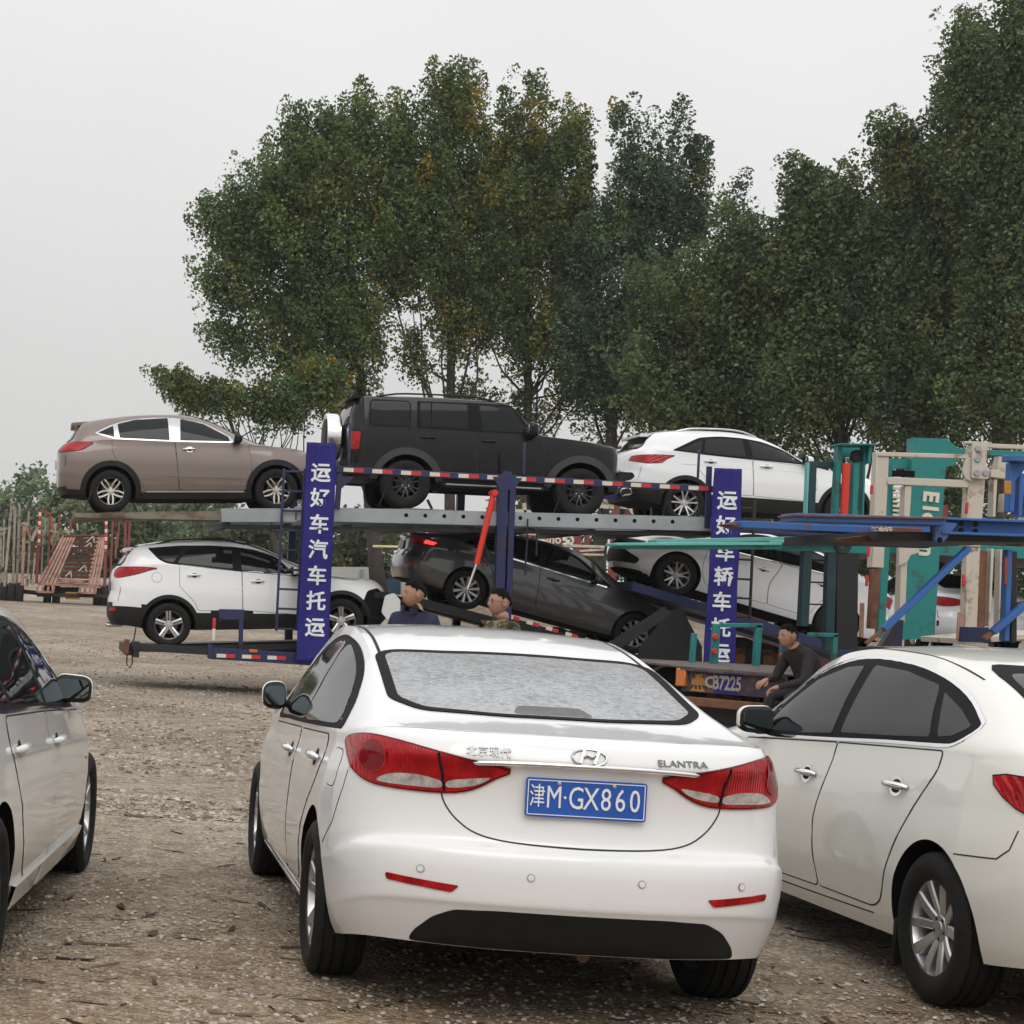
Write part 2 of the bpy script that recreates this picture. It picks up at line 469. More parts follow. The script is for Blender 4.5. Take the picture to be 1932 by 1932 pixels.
def strip(S, name, pts, ax, w, mats, parent, off=.002, step=.04, h=.004, bm=None, closed=False):
    """a narrow band along pts laid on the body (mouldings, shut lines)"""
    own = bm is None
    bm = bm or bmesh.new(); P = resample(pts, step, closed); n = len(P); rows = []
    for i in range(n):
        a = Vector(P[i-1] if (i or closed) else P[0]); b = Vector(P[(i+1) % n] if (i < n-1 or closed) else P[-1])
        t = (b-a).normalized(); nn = Vector((-t.y, t.x)); ww = w[0]+(w[1]-w[0])*i/max(1, n-1) if isinstance(w, tuple) else w
        p = Vector(P[i]); row = []
        q0, n0 = S.on(ax, *(p-nn*ww/2)); q1, n1 = S.on(ax, *(p+nn*ww/2))
        row = [bm.verts.new(q0+n0*(off-h)), bm.verts.new(q0+n0*off), bm.verts.new(q1+n1*off), bm.verts.new(q1+n1*(off-h))]
        rows.append(row)
    for i in range(n if closed else n-1):
        A, B = rows[i], rows[(i+1) % n]
        for k in range(3): bm.faces.new((A[k], A[k+1], B[k+1], B[k]))
    if not own: return bm
    bmesh.ops.recalc_face_normals(bm, faces=bm.faces[:])
    return ob(name, bm, mats, parent, 40)

def cut_arches(bm, arches, W_):
    """boolean the wheel arches out of the shell; returns mesh with material 1 on the wells"""
    me = bpy.data.meshes.new('tmp'); bm.to_mesh(me); o = bpy.data.objects.new('tmp', me); COL.objects.link(o)
    cut = bmesh.new()
    for x, z, r, depth in arches:
        for s in (-1, 1):
            M = Matrix.Translation((x, s*(W_-depth+.5), z)) @ Matrix.Rotation(R(90), 4, 'X')
            bmesh.ops.create_cone(cut, cap_ends=True, segments=72, radius1=r, radius2=r, depth=1.0, matrix=M)
    mc = bpy.data.meshes.new('tmpc'); cut.to_mesh(mc); cut.free(); oc = bpy.data.objects.new('tmpc', mc); COL.objects.link(oc)
    md = o.modifiers.new('b', 'BOOLEAN'); md.object = oc; md.operation = 'DIFFERENCE'; md.solver = 'EXACT'
    dg = bpy.context.evaluated_depsgraph_get(); dg.update()
    res = bpy.data.meshes.new_from_object(o.evaluated_get(dg))
    bpy.data.objects.remove(o); bpy.data.objects.remove(oc); bpy.data.meshes.remove(me); bpy.data.meshes.remove(mc)
    for p in res.polygons:
        c = p.center
        for x, z, r, depth in arches:
            rr = math.hypot(c.x-x, c.z-z)
            nrad = abs(p.normal.y)
            if (rr > r*.97 and rr < r*1.004 and nrad < .2) or (rr < r*1.0 and abs(abs(c.y)-(W_-depth)) < .004): p.material_index = 1
    return res

def tyre_mesh(Rd, w, rim):
    bm = bmesh.new(); h = w/2
    g = [.62*h, .22*h, -.22*h, -.62*h]
    prof = [(rim-.01, h*.82), (rim+.012, h*.93), (rim+(Rd-rim)*.35, h*1.0), (rim+(Rd-rim)*.6, h*1.0), (Rd-.03, h*.95), (Rd-.012, h*.87), (Rd-.004, h*.78)]
    tread = []
    for c in g: tread += [(Rd-.001, c+.006), (Rd-.009, c+.004), (Rd-.009, c-.004), (Rd-.001, c-.006)]
    prof2 = [(r, -y) for r, y in prof[::-1]]
    lathe(bm, prof+tread+prof2, 56)
    bmesh.ops.recalc_face_normals(bm, faces=bm.faces[:])
    me = bpy.data.meshes.new('tyre'); bm.to_mesh(me); bm.free()
    me.polygons.foreach_set('use_smooth', [True]*len(me.polygons)); me.set_sharp_from_angle(angle=R(50))
    me.materials.append(M_['rubber']); return me

def rim_mesh(rim, w, style, mats):
    """outer face towards +y; style: dict(n, spokes=[(angle offset, w_in, w_out, lean)], dish)"""
    bm = bmesh.new(); h = w/2; f = h*.80
    lathe(bm, [(rim-.002, f+.006), (rim+.008, f+.010), (rim+.010, f), (rim-.012, f-.006), (rim-.02, f-.03), (rim-.03, -h*.6), (rim, -h*.8)], 56, mi=0)
    n = style['n']; hubr = style.get('hub', .065); dish = style.get('dish', .025)
    for k in range(n):
        for so_, wi, wo, lean, *mi in style['spokes']:
            a0 = 2*math.pi*k/n+R(so_)+R(style.get('rot', 90)); m = mi[0] if mi else 0
            segs = 6; rows = []
            for i in range(segs+1):
                t = i/segs; r = hubr*.7+(rim-.006-hubr*.7)*t; a = a0+R(lean)*t
                c = Vector((math.cos(a)*r, 0, math.sin(a)*r)); tn = Vector((-math.sin(a), 0, math.cos(a)))
                ww = (wi+(wo-wi)*t)/2; y = f-dish*(1-t)**1.4*.9-.004; th = .035
                rows.append([bm.verts.new(c+tn*ww*.96+Vector((0, y-th, 0))), bm.verts.new(c+tn*ww+Vector((0, y-.007, 0))), bm.verts.new(c+tn*(ww*.72)+Vector((0, y, 0))),
                             bm.verts.new(c-tn*(ww*.72)+Vector((0, y, 0))), bm.verts.new(c-tn*ww+Vector((0, y-.007, 0))), bm.verts.new(c-tn*ww*.96+Vector((0, y-th, 0)))])
            for A, B in zip(rows, rows[1:]):
                for q in range(5):
                    fc = bm.faces.new((A[q], A[q+1], B[q+1], B[q])); fc.material_index = m if q in (1, 2, 3) else style.get('side', 0)
    y = f-dish*.9
    lathe(bm, [(hubr, y-.03), (hubr, y-.004), (hubr*.9, y+.002), (hubr*.5, y+.003)], 24)
    lathe(bm, [(hubr*.5, y+.003), (hubr*.46, y+.006), (0.001, y+.007)], 24, mi=style.get('cap', 0))
    for k in range(5):
        a = 2*math.pi*(k+.5)/5+R(90); box(bm, (math.cos(a)*hubr*.74, y+.001, math.sin(a)*hubr*.74), (.014, .006, .014), mi=1)
    bmesh.ops.recalc_face_normals(bm, faces=bm.faces[:])
    me = bpy.data.meshes.new('rim'); bm.to_mesh(me); bm.free()
    me.polygons.foreach_set('use_smooth', [True]*len(me.polygons)); me.set_sharp_from_angle(angle=R(35))
    for m in mats: me.materials.append(m)
    return me

def hub_mesh(rim, w):
    bm = bmesh.new()
    lathe(bm, [(.001, -w*.1), (rim-.03, -w*.1), (rim-.03, -w*.2), (.001, -w*.2)], 32)          # dark backing drum
    lathe(bm, [(.05, w*.03), (.14, w*.03), (.14, -w*.02), (.05, -w*.02)], 32, mi=1, closed=True)      # brake disc
    bmesh.ops.recalc_face_normals(bm, faces=bm.faces[:])
    me = bpy.data.meshes.new('wheel'); bm.to_mesh(me); bm.free()
    me.materials.append(M_['well']); me.materials.append(mat('brake_disc', (.12, .11, .1), .5, metal=.8)) if 'bd' not in M_ else me.materials.append(M_['bd'])
    return me

def add_wheels(root, C, track=None):
    tm = tyre_mesh(C['R'], C['tw'], C['rim']); rm = rim_mesh(C['rim'], C['tw'], C['style'], C['rmats']); hm = hub_mesh(C['rim'], C['tw'])
    for x, st in ((0, C.get('steer', 0)*0), (C['wb'], C.get('steer', 0))):
        for s in (1, -1):
            wh = bpy.data.objects.new('wheel', hm); COL.objects.link(wh); wh.parent = root
            wh.location = (x, s*(C['ty']-C['tw']/2), C['R']); wh.rotation_euler = (0, R(random.uniform(0, 72)) if False else 0, R(st)+(0 if s > 0 else math.pi))
            for nm, me in (('tyre', tm), ('rim', rm)):
                o = bpy.data.objects.new(nm, me); COL.objects.link(o); o.parent = wh

def arcpts(x, z, r, a0, a1, n=28):
    return [(x+r*math.cos(R(a0+(a1-a0)*k/n)), z+r*math.sin(R(a0+(a1-a0)*k/n))) for k in range(n+1)]

def mirror_unit(S, root, x, y, z, size, pm, side, glass=True):
    """door mirror: housing on a short stalk, glass facing back. side +1 = left"""
    bm = bmesh.new(); sx_, sy_, sz_ = size
    c = Vector((x, side*(y+sy_/2), z))
    box(bm, c, size, None, min(size)*.38, 0, 4)
    for v in bm.verts:
        t = (v.co.x-c.x)/sx_
        if t > 0: v.co.z = c.z+(v.co.z-c.z)*(1-.35*t); v.co.y = c.y+(v.co.y-c.y)*(1-.3*t)
        k = (v.co.y-c.y)*side/sy_; v.co.z = c.z+(v.co.z-c.z)*(1-.16*k); v.co.x += .03*k*-1 if False else 0
        if v.co.z < c.z-sz_*.22: pass
    for f in bm.faces:
        if f.calc_center_median().z < c.z-sz_*.27 or f.calc_center_median().x < c.x-sx_*.30: f.material_index = 1
    bar(bm, (x+.02, side*(y-.07), z-sz_*.28), (x+.01, side*(y+sy_*.35), z-sz_*.3), .05, .035, .01, 1)
    o = ob('door_mirror', bm, [pm, M_['black']], root, 60)
    if glass:
        bm = bmesh.new(); P = rp_([(-sy_*.42, -sz_*.36), (sy_*.42, -sz_*.30), (sy_*.42, sz_*.33), (-sy_*.42, sz_*.36)], sz_*.22)
        vs = [bm.verts.new((c.x-sx_/2-.003, c.y+p[0]*side, c.z+p[1])) for p in P]; bm.faces.new(vs)
        r = bmesh.ops.extrude_face_region(bm, geom=bm.faces[:]); bmesh.ops.translate(bm, verts=[g for g in r['geom'] if isinstance(g, bmesh.types.BMVert)], vec=(.012, 0, 0))
        bmesh.ops.recalc_face_normals(bm, faces=bm.faces[:])
        ob('mirror_glass', bm, [M_['mirror']], o, 30)
    return o
M_['mirror'] = mat('mirror_glass', (.22, .27, .29), .03, metal=1)

def handle(S, parent, ax, x, z, pm, L_=.2, chrome=False, h=.032):
    p, n = S.on(ax, x, z); side = 1 if ax == 'L' else -1
    bm = bmesh.new()
    q, n2 = S.on(ax, x, z)
    # cup
    c = p+n*.003
    for i in range(1):
        ring = [(math.cos(t*math.pi/8)*(.062 if chrome else .05), math.sin(t*math.pi/8)*(.046 if chrome else .036)) for t in range(16)]
        vs = []
        for a, b in ring:
            pp, nn = S.on(ax, x+.01+a, z+b-.002); vs.append(bm.verts.new(pp+nn*.0045))
        f = bm.faces.new(vs); f.material_index = 1
        if chrome:                          # bright ring; the hollow's shade is only a flat dark disc
            vs = []
            for a, b in ring:
                pp, nn = S.on(ax, x+.01+a*.72, z+b*.66-.002); vs.append(bm.verts.new(pp+nn*.0065))
            f = bm.faces.new(vs); f.material_index = 2
    p0, n0 = S.on(ax, x-L_/2, z); p1, n1 = S.on(ax, x+L_/2, z)
    pts = [p0+n0*.006, p0.lerp(p1, .08)+n*.024, p0.lerp(p1, .3)+n*.034, p0.lerp(p1, .7)+n*.034, p0.lerp(p1, .92)+n*.024, p1+n1*.006]
    rings = tube(bm, pts, [.010, h/2, h/2, h/2, h/2, .010], 8)
    for v in [w for rg in rings for w in rg]:
        pass
    bmesh.ops.recalc_face_normals(bm, faces=[f for f in bm.faces])
    return ob('door_handle', bm, [pm, M_['gap'] if not chrome else M_['chrome'], M_['gap']], parent, 60)
def rescale(root, k):                   # taller body on the same round wheels
    root.scale = (1, 1, k)
    for c in root.children:
        if c.name.split('.')[0] == 'wheel': c.scale = (1, 1, 1/k); c.location.z /= k
# ---------------------------------------------------------------- the three cars in front
M_['white_car'] = paint('white_car_paint', (.80, .805, .805), dust=.16)
M_['pearl_car'] = paint('cream_white_car_paint', (.80, .79, .73), dust=.14)
M_['ivory_car'] = paint('off_white_car_paint', (.78, .775, .74), dust=.34)
def dew_glass():
    m = mat('dewy_rear_glass', (.1, .1, .1), .12, spec=.6); t = m.node_tree; b = t.nodes['Principled BSDF']
    co = t.nodes.new('ShaderNodeTexCoord'); mp = t.nodes.new('ShaderNodeMapping'); mp.inputs['Scale'].default_value = (.9, .5, 1.0)
    t.links.new(co.outputs['Object'], mp.inputs[0])
    n = t.nodes.new('ShaderNodeTexNoise'); n.inputs['Scale'].default_value = 62; n.inputs['Detail'].default_value = 5; n.inputs['Distortion'].default_value = 1.2
    n2 = t.nodes.new('ShaderNodeTexNoise'); n2.inputs['Scale'].default_value = 3.0; n2.inputs['Detail'].default_value = 3
    t.links.new(mp.outputs[0], n.inputs['Vector']); t.links.new(co.outputs['Object'], n2.inputs['Vector'])
    sp = t.nodes.new('ShaderNodeSeparateXYZ'); t.links.new(co.outputs['Object'], sp.inputs[0])
    mr = t.nodes.new('ShaderNodeMapRange'); mr.inputs[1].default_value = 1.29; mr.inputs[2].default_value = 1.10; mr.inputs[3].default_value = .0; mr.inputs[4].default_value = .16; t.links.new(sp.outputs['Z'], mr.inputs[0])
    a0 = t.nodes.new('ShaderNodeMath'); a0.operation = 'MULTIPLY_ADD'; a0.inputs[1].default_value = .4
    t.links.new(n2.outputs[0], a0.inputs[0]); t.links.new(n.outputs[0], a0.inputs[2])
    ad = t.nodes.new('ShaderNodeMath'); ad.operation = 'ADD'; t.links.new(a0.outputs[0], ad.inputs[0]); t.links.new(mr.outputs[0], ad.inputs[1])
    r = t.nodes.new('ShaderNodeValToRGB'); r.color_ramp.elements[0].position = .62; r.color_ramp.elements[1].position = .92
    r.color_ramp.elements[0].color = (.10, .105, .11, 1); r.color_ramp.elements[1].color = (.40, .41, .42, 1)
    t.links.new(ad.outputs[0], r.inputs[0]); t.links.new(r.outputs[0], b.inputs['Base Color'])
    r2 = t.nodes.new('ShaderNodeValToRGB'); r2.color_ramp.elements[0].position = .6; r2.color_ramp.elements[1].position = .9
    r2.color_ramp.elements[0].color = (.08,)*3+(1,); r2.color_ramp.elements[1].color = (.55,)*3+(1,)
    t.links.new(ad.outputs[0], r2.inputs[0]); t.links.new(r2.outputs[0], b.inputs['Roughness'])
    return m
M_['seal2'] = mat('dark_lamp_housing', (.07, .07, .072), .35, var=.3, vs=30); M_['dew'] = dew_glass(); M_['grey_chrome'] = mat('grey_chrome', (.42, .42, .43), .16, metal=1); M_['badge'] = mat('dark_chrome', (.22, .22, .22), .2, metal=1)
M_['rusty_pipe'] = mat('rusty_pipe', (.16, .10, .06), .6, metal=.5, var=.3)
M_['plate_blue'] = mat('plate_blue', (.012, .09, .42), .35, coat=.3, var=.1)

ST_TWIN5 = dict(n=5, spokes=[(-11, .05, .045, -3), (11, .05, .045, 3)], hub=.07, dish=.035, cap=0, side=1)

def body_parts(S, C, root, pm, cladding=None):
    """shell with arches, returned with the surface the panels are laid on"""
    bm = build_body(S); sf = Surf(bm)
    ar = [(0, C['R']+C.get('az', .0), C['ra'], C.get('ad', .30)), (C['wb'], C['R']+C.get('az', 0), C.get('raf', C['ra']), C.get('ad', .30))]
    me = cut_arches(bm, ar, S['W']); bm.free()
    me.polygons.foreach_set('use_smooth', [True]*len(me.polygons)); me.set_sharp_from_angle(angle=R(38))
    for p in me.polygons:
        if p.normal.z < -.75 and p.center.z < .45: p.material_index = 1
    me.name = 'car_body'
    o = link('body', me, [pm, M_['well']], root)
    return sf, o

def sym(poly): return [(-a, b) for a, b in poly]
def both(sf, name, poly, mats, root, ax=('L', 'R'), **k):
    return [patch(sf, name, poly, a, mats, root, **k) for a in ax]

def windows(sf, root, polys, top=None, glass='glass', seal='seal', trim=None, ax=('L', 'R'), off=.004):
    """side glass panes with their rubber; top = the whole opening (dark frame behind)"""
    for a in ax:
        if top:
            fr = patch(sf, 'window_frame', top, a, [M_[seal], M_[trim or seal]], root, off=.002, rim=(.014 if trim else .006, 1, .004), skirt=.002)
        for p in polys: patch(sf, 'side_window', p, a, [M_[glass]], root, off=off, skirt=.002)

def sedan_elantra():
    C = dict(wb=2.70, R=.316, tw=.215, rim=.222, ty=.885, ra=.352, ad=.31, style=ST_TWIN5, rmats=[M_['silver'], M_['alloy_dark']])
    S = dict(tail=-.985, nose=3.56, W=.8875,
        rc=[(0, 0), (.3, .012), (.5, .04), (.68, .095), (.8, .165), (.88, .245), (.95, .40), (1, .80)],
        fc=[(0, 0), (.3, .02), (.55, .09), (.75, .22), (.88, .42), (.96, .65), (1, .95)],
        lev=[(0, .93, 1.046, -.845, .72, 3.45), (.04, .945, 1.024, -.893, .68, 3.5), (.075, .955, .995, -.916, .67, 3.51), (.11, .965, .960, -.932, .66, 3.52), (.14, .97, .944, -.924, .65, 3.53), (.2, .985, .92, -.908, .62, 3.54), (.36, 1, .80, -.892, .55, 3.56),
             (.5, 1, .705, -.897, .5, 3.56), (.56, 1, .673, -.903, .48, 3.56), (.59, 1, .660, -.914, .47, 3.56), (.62, 1, .646, -.958, .46, 3.56), (.65, .998, .628, -.976, .45, 3.56), (.74, .99, .56, -.986, .38, 3.54), (.85, .976, .462, -.982, .3, 3.52), (.88, .97, .438, -.970, .28, 3.5), (.94, .955, .37, -.940, .25, 3.5), (1, .93, .285, -.90, .2, 3.42)], nv=52,
        shz=[(-.95, 1.0), (-.4, .99), (0, .975), (.6, .955), (1.4, .92), (2.1, .89), (2.7, .84), (3.2, .77), (3.56, .7)],
        zb=[(-.98, .25), (-.4, .22), (.4, .185), (2.3, .185), (3.0, .2), (3.56, .2)],
        shw=[(-.95, .93), (-.3, .925), (.5, .935), (1.5, .94), (2.5, .93), (3.3, .9)],
        zc=[(-.845, 1.048), (-.7, 1.058), (-.6, 1.066), (-.43, 1.08), (-.2, 1.14), (.4, 1.292), (.8, 1.365), (1.15, 1.398), (1.5, 1.402), (1.8, 1.37), (2.15, 1.22), (2.5, 1.03), (2.62, .985), (3, .92), (3.3, .83), (3.5, .73)],
        rz=[(-.845, 1.03), (-.65, 1.04), (-.43, 1.068), (-.2, 1.115), (.4, 1.262), (.8, 1.335), (1.15, 1.368), (1.5, 1.372), (1.8, 1.33), (2.15, 1.16), (2.45, .985), (2.6, .93), (3, .86), (3.3, .78), (3.5, .72)],
        ry=[(-.93, .72), (-.7, .71), (-.42, .70), (-.1, .665), (.4, .622), (1, .60), (1.5, .595), (1.9, .62), (2.3, .69), (2.6, .73), (3, .7), (3.4, .6)])
    root = thing('parked_car', 'white sedan with blue plate and misted rear window, parked between two other white cars', 'car')
    pm = M_['white_car']
    sf, body = body_parts(S, C, root, pm)
    add_wheels(root, C)
    # glass
    gl = [(-.50, 1.098), (-.2, 1.091), (.2, 1.091), (.50, 1.098), (.585, 1.125), (.56, 1.27), (.52, 1.284), (.3, 1.29), (-.3, 1.29), (-.52, 1.284), (-.56, 1.27), (-.585, 1.125)]
    GA = Vector((.25, 0, -.97)).normalized(); gv = GA.cross(Vector((0, 1, 0)))
    gl = [(y, sf.on('B', y, z)[0].dot(gv)) for y, z in gl]
    patch(sf, 'rear_window', rp_(gl, .05), tuple(GA), [M_['dew'], M_['seal']], root, off=.004, rim=(.042, 1, .005), step=.05)
    p0, n0 = sf.on(tuple(GA), 0, gl[1][1]+.012)
    patch(sf, 'high_brake_lamp', rp_([(-.16, gl[1][1]+.01), (.16, gl[1][1]+.01), (.125, gl[1][1]+.11), (-.125, gl[1][1]+.11)], .03), tuple(GA), M_['seal2'], root, off=.0055, step=.06)  # plain dark panel over the foot of the rear window
    patch(sf, 'windshield', rp_([(-.62, 1.03), (.62, 1.03), (.52, 1.34), (-.52, 1.34)], .06), 'F', [M_['glass'], M_['seal']], root, off=.004, rim=(.02, 1, .003))
    dlo = cr([(2.08, .905), (1.9, 1.05), (1.62, 1.255), (1.3, 1.325), (.8, 1.30), (.4, 1.225), (.1, 1.13), (-.12, 1.045), (-.2, 1.005), (-.05, .99), (.9, .945), (1.6, .918)], 4)
    fw = cr([(1.96, .925), (1.83, 1.07), (1.6, 1.225), (1.3, 1.298), (1.07, 1.295), (1.02, 1.2), (.985, 1.0), (.985, .955), (1.5, .935)], 4)
    rw = cr([(.93, .965), (.955, 1.1), (.99, 1.285), (.7, 1.262), (.36, 1.185), (.1, 1.09), (-.04, 1.025), (.02, 1.0), (.45, .98)], 4)
    windows(sf, root, [fw, rw], dlo, 'glass_grey')
    # doors, handles, fuel flap
    fd = rp_([(.96, .29), (1.93, .27), (2.13, .36), (2.2, .6), (2.16, .86), (1.0, .91)], [.04, .08, .12, .1, .04, .02])
    rd = rp_([(.945, .29), (.945, .91), (.05, .95), (.02, .86), (.10, .76), (.33, .62), (.43, .46), (.46, .31)], [.03, .02, .03, .05, .1, .1, .1, .06])
    for a in 'LR':
        for p, hx, hz in ((fd, 1.16, .80), (rd, .22, .845)):
            d = patch(sf, 'door', p, a, [pm, M_['gap']], root, off=.003, rim=(.006, 1, .0012), step=.05)
            handle(sf, d, a, hx, hz, M_['chrome'], .2)
    patch(sf, 'fuel_flap', rp_([(-.36, .78), (-.2, .78), (-.2, .92), (-.36, .92)], .05), 'L', [pm, M_['gap']], root, off=.002, rim=(.004, 1, .001))
    strip(sf, 'sill_moulding', [(.5, .245), (2.2, .245)], 'L', .012, pm, root, off=.01)
    for a in 'LR':
        strip(sf, 'bumper_seam', [(-.30, .56), (-.42, .66), (-.50, .80), (-.52, .86)], a, .005, M_['gap'], root, off=.0015)
        mirror_unit(sf, root, 1.93, .82, 1.005, (.14, .125, .14), pm, 1 if a == 'L' else -1)
    # tail lamps wrap round the corners
    tl = cr([(-.310, .926), (-.2, .948), (-.09, .966), (.08, .992), (.23, 1.0), (.36, .985), (.43, .962), (.40, .93), (.31, .88), (.2, .842), (.08, .832), (-.10, .832), (-.19, .85), (-.265, .895)], 3)
    for s, ax in ((1, (.8, -.6, 0)), (-1, (.8, .6, 0))):
        fl = lambda P: [(a*s, b) for a, b in P]
        lamp = patch(sf, 'tail_lamp', fl(tl), ax, [M_['red_lens'], M_['red_dark']], root, off=.010, rim=(.007, 1, .007), step=.03)
        patch(sf, 'reversing_lens', fl(cr([(.155, .846), (.10, .878), (0, .885), (-.085, .87), (-.085, .845), (0, .842)], 4)), ax, M_['clear_lens'], lamp, off=.012, step=.03)
        patch(sf, 'reversing_lens', fl(cr([(-.115, .848), (-.115, .872), (-.2, .888), (-.25, .893), (-.2, .862)], 4)), ax, M_['clear_lens'], lamp, off=.012, step=.03)
        patch(sf, 'brake_lens', fl([(.19+.066*math.cos(k*.2618), .932+.055*math.sin(k*.2618)) for k in range(24)]), ax, [M_['red_dark'], M_['red_lens']], lamp, off=.0125, step=.02, rim=(.008, 1, .013))
        strip(sf, 'lamp_seam', fl([(-.10, .834), (-.093, .9), (-.086, .966)]), ax, .009, M_['seal'], lamp, off=.0135)
        patch(sf, 'reflector', fl(rp_([(.485, .497), (.69, .513), (.69, .53), (.665, .535), (.47, .512)], [.01, .006, .004, .006, .006])) if False else [(y*s, z) for y, z in rp_([(.475, .487), (.695, .507), (.70, .53), (.45, .512)], .008)], 'B', M_['red_lens'], root, off=.005, step=.04)
        for y in (.585, .20): patch(sf, 'parking_sensor', [(y*s+.011*math.cos(k*.524), .559+.011*math.sin(k*.524)) for k in range(12)], 'B', [pm, M_['sensor']], root, off=.004, rim=(.003, 1, .003), step=.05)
    # boot
    strip(sf, 'boot_seam', cr([(.515, .835), (.50, .79), (.455, .735), (.38, .69), (.25, .668), (0, .661), (-.25, .668), (-.38, .69), (-.455, .735), (-.50, .79), (-.515, .835)], 4, False), 'B', .0055, M_['gap'], root, off=.001)
    for sd in (1, -1): strip(sf, 'roof_seam', [(.42, sd*.575), (.8, sd*.56), (1.2, sd*.555), (1.55, sd*.565)], 'T', .014, M_['gap'], root, off=.0015)
    cs = []
    for y in np.linspace(-.43, .43, 24):
        p, n = sf.on('B', y, .953-.012*abs(y/.43)**3); cs.append(Vector((p.x-.004, p.y, p.z)))
    bm = bmesh.new(); tube(bm, cs, [.003]+[.0095]*22+[.003], 10); ob('chrome_strip', bm, M_['chrome'], root, 180)
    patch(sf, 'bumper_insert', rp_([(-.60, .29), (.60, .29), (.585, .33), (.53, .39), (.46, .424), (.3, .432), (-.3, .432), (-.46, .424), (-.53, .39), (-.585, .33)], .02), 'B', [M_['black']], root, off=.004, step=.05)
    # plate
    p, n = sf.on('B', 0, .838); px = min(p.x, sf.on('B', .2, .838)[0].x)-.012
    bm = bmesh.new(); P = rp_([(-.22, .768), (.22, .768), (.22, .905), (-.22, .905)], .012)
    prism(bm, P, .006, Matrix.Translation((px-.003, 0, 0)) @ Matrix(((0, 1, 0, 0), (1, 0, 0, 0), (0, 0, 1, 0), (0, 0, 0, 1))))
    plate = ob('license_plate', bm, M_['plate_blue'], root, 0)
    bm = bmesh.new()
    for a, b in (((-.212, .776), (.212, .776)), ((-.212, .897), (.212, .897)), ((-.212, .776), (-.212, .897)), ((.212, .776), (.212, .897))):
        bar(bm, (px-.0045, a[0], a[1]), (px-.0045, b[0], b[1]), .003, .003)
    # lettering reads left to right seen from behind: local +y is the left
    MT = lambda y, z, sy=1., sz=1.: Matrix.Translation((px-.0055, y, z)) @ Matrix(((0, 0, -1, 0), (-sy, 0, 0, 0), (0, sz, 0, 0), (0, 0, 0, 1)))
    for ch, y, sy in (('津', .178, .058), ('M', .117, .078), ('·', .077, .08), ('G', .036, .082), ('X', -.018, .082), ('8', -.072, .082), ('6', -.124, .082), ('0', -.177, .082)):
        text_bm(bm, ch, MT(y, .836, sy, .112 if ch not in '津·' else .088), 1, .0015, 0, bold=.0)
    ob('plate_lettering', bm, M_['white_plain'], plate, 0)
    bm = bmesh.new()
    bm.free()
    for y in (-.10, .10):
        bm = bmesh.new(); lathe(bm, [(.001, -.004), (.007, -.003), (.008, .003)], 12, 'X', (px-.004, y, .889)); ob('plate_screw', bm, M_['silver'], plate)
    # emblem: slanted H in an oval
    ez = .985; p, n = sf.on('B', 0, ez); ex = p.x-.004
    bm = bmesh.new(); ring = [(ex+.004*abs(math.sin(t)), .062*math.cos(t), ez+.032*math.sin(t)) for t in np.linspace(0, 2*math.pi, 33)[:-1]]
    nr = len(ring); prev = None; rings = []
    for i in range(nr):
        c = Vector(ring[i]); rad = Vector((0, c.y, (c.z-ez)*1.8)).normalized()
        rings.append([bm.verts.new(c+rad*.0036*math.cos(q)+Vector((-.004*math.sin(q), 0, 0))) for q in np.linspace(0, 2*math.pi, 7)[:-1]])
    for i in range(nr):
        A, B = rings[i], rings[(i+1) % nr]
        for k in range(6): bm.faces.new((A[k], A[(k+1) % 6], B[(k+1) % 6], B[k]))
    bar(bm, (ex-.002, .036, ez-.024), (ex-.002, .016, ez+.026), .006, .011); bar(bm, (ex-.002, -.016, ez-.026), (ex-.002, -.036, ez+.024), .006, .011)
    tube(bm, [(ex-.003, .024, ez-.004), (ex-.003, .008, ez+.004), (ex-.003, -.008, ez-.004), (ex-.003, -.024, ez+.004)], .0042, 6)
    bmesh.ops.recalc_face_normals(bm, faces=bm.faces[:])
    tl_ = math.asin(max(-1, min(1, n.z))); EM = Matrix.Translation(p+n*.004) @ Matrix.Rotation(tl_, 4, 'Y') @ Matrix.Translation((-ex, 0, -ez)); bm.transform(EM)
    ob('emblem', bm, M_['grey_chrome'], root)
    for s_, y, z, sc, nm in (('北京现代', .36, .982, .043, 'badge'), ('ELANTRA', -.345, .978, .036, 'badge')):
        bm = bmesh.new(); p, n = sf.on('B', y, z)
        p2, _ = sf.on('B', y+.05, z); yaw = math.atan2(p2.x-p.x, .05); tilt = math.asin(max(-1, min(1, n.z)))
        Mx = Matrix.Translation(p+n*.003) @ Matrix.Rotation(-yaw, 4, 'Z') @ Matrix.Rotation(tilt, 4, 'Y') @ Matrix(((0, 0, -1, 0), (-1.25 if s_[0] == 'E' else -.95, 0, 0, 0), (0, 1, 0, 0), (0, 0, 0, 1)))
        text_bm(bm, s_, Mx, sc, .002, 0, bold=.0); ob(nm, bm, M_['badge'], root, 0)
    bm = bmesh.new(); tube(bm, [(-.55, -.05, .27), (-.8, -.05, .265)], .024, 10); ob('exhaust_pipe', bm, M_['rusty_pipe'], root)
    # parcel shelf lamp seen through the rear glass
    rescale(root, 1.035)
    root.location = (2.02, 7.9, 0); root.rotation_euler = (0, 0, R(90-1.3))
    return root
sedan_elantra()
ST_10 = dict(n=10, spokes=[(0, .028, .05, 0)], hub=.06, dish=.03)
ST_5TW = dict(n=5, spokes=[(-10, .034, .03, -4), (10, .034, .03, 4)], hub=.065, dish=.03)
ST_5W = dict(n=5, spokes=[(0, .07, .085, 0), (0, .03, .03, 0, 1)], hub=.07, dish=.03)
ST_VW = dict(n=10, spokes=[(0, .022, .058, 0)], hub=.06, dish=.02)
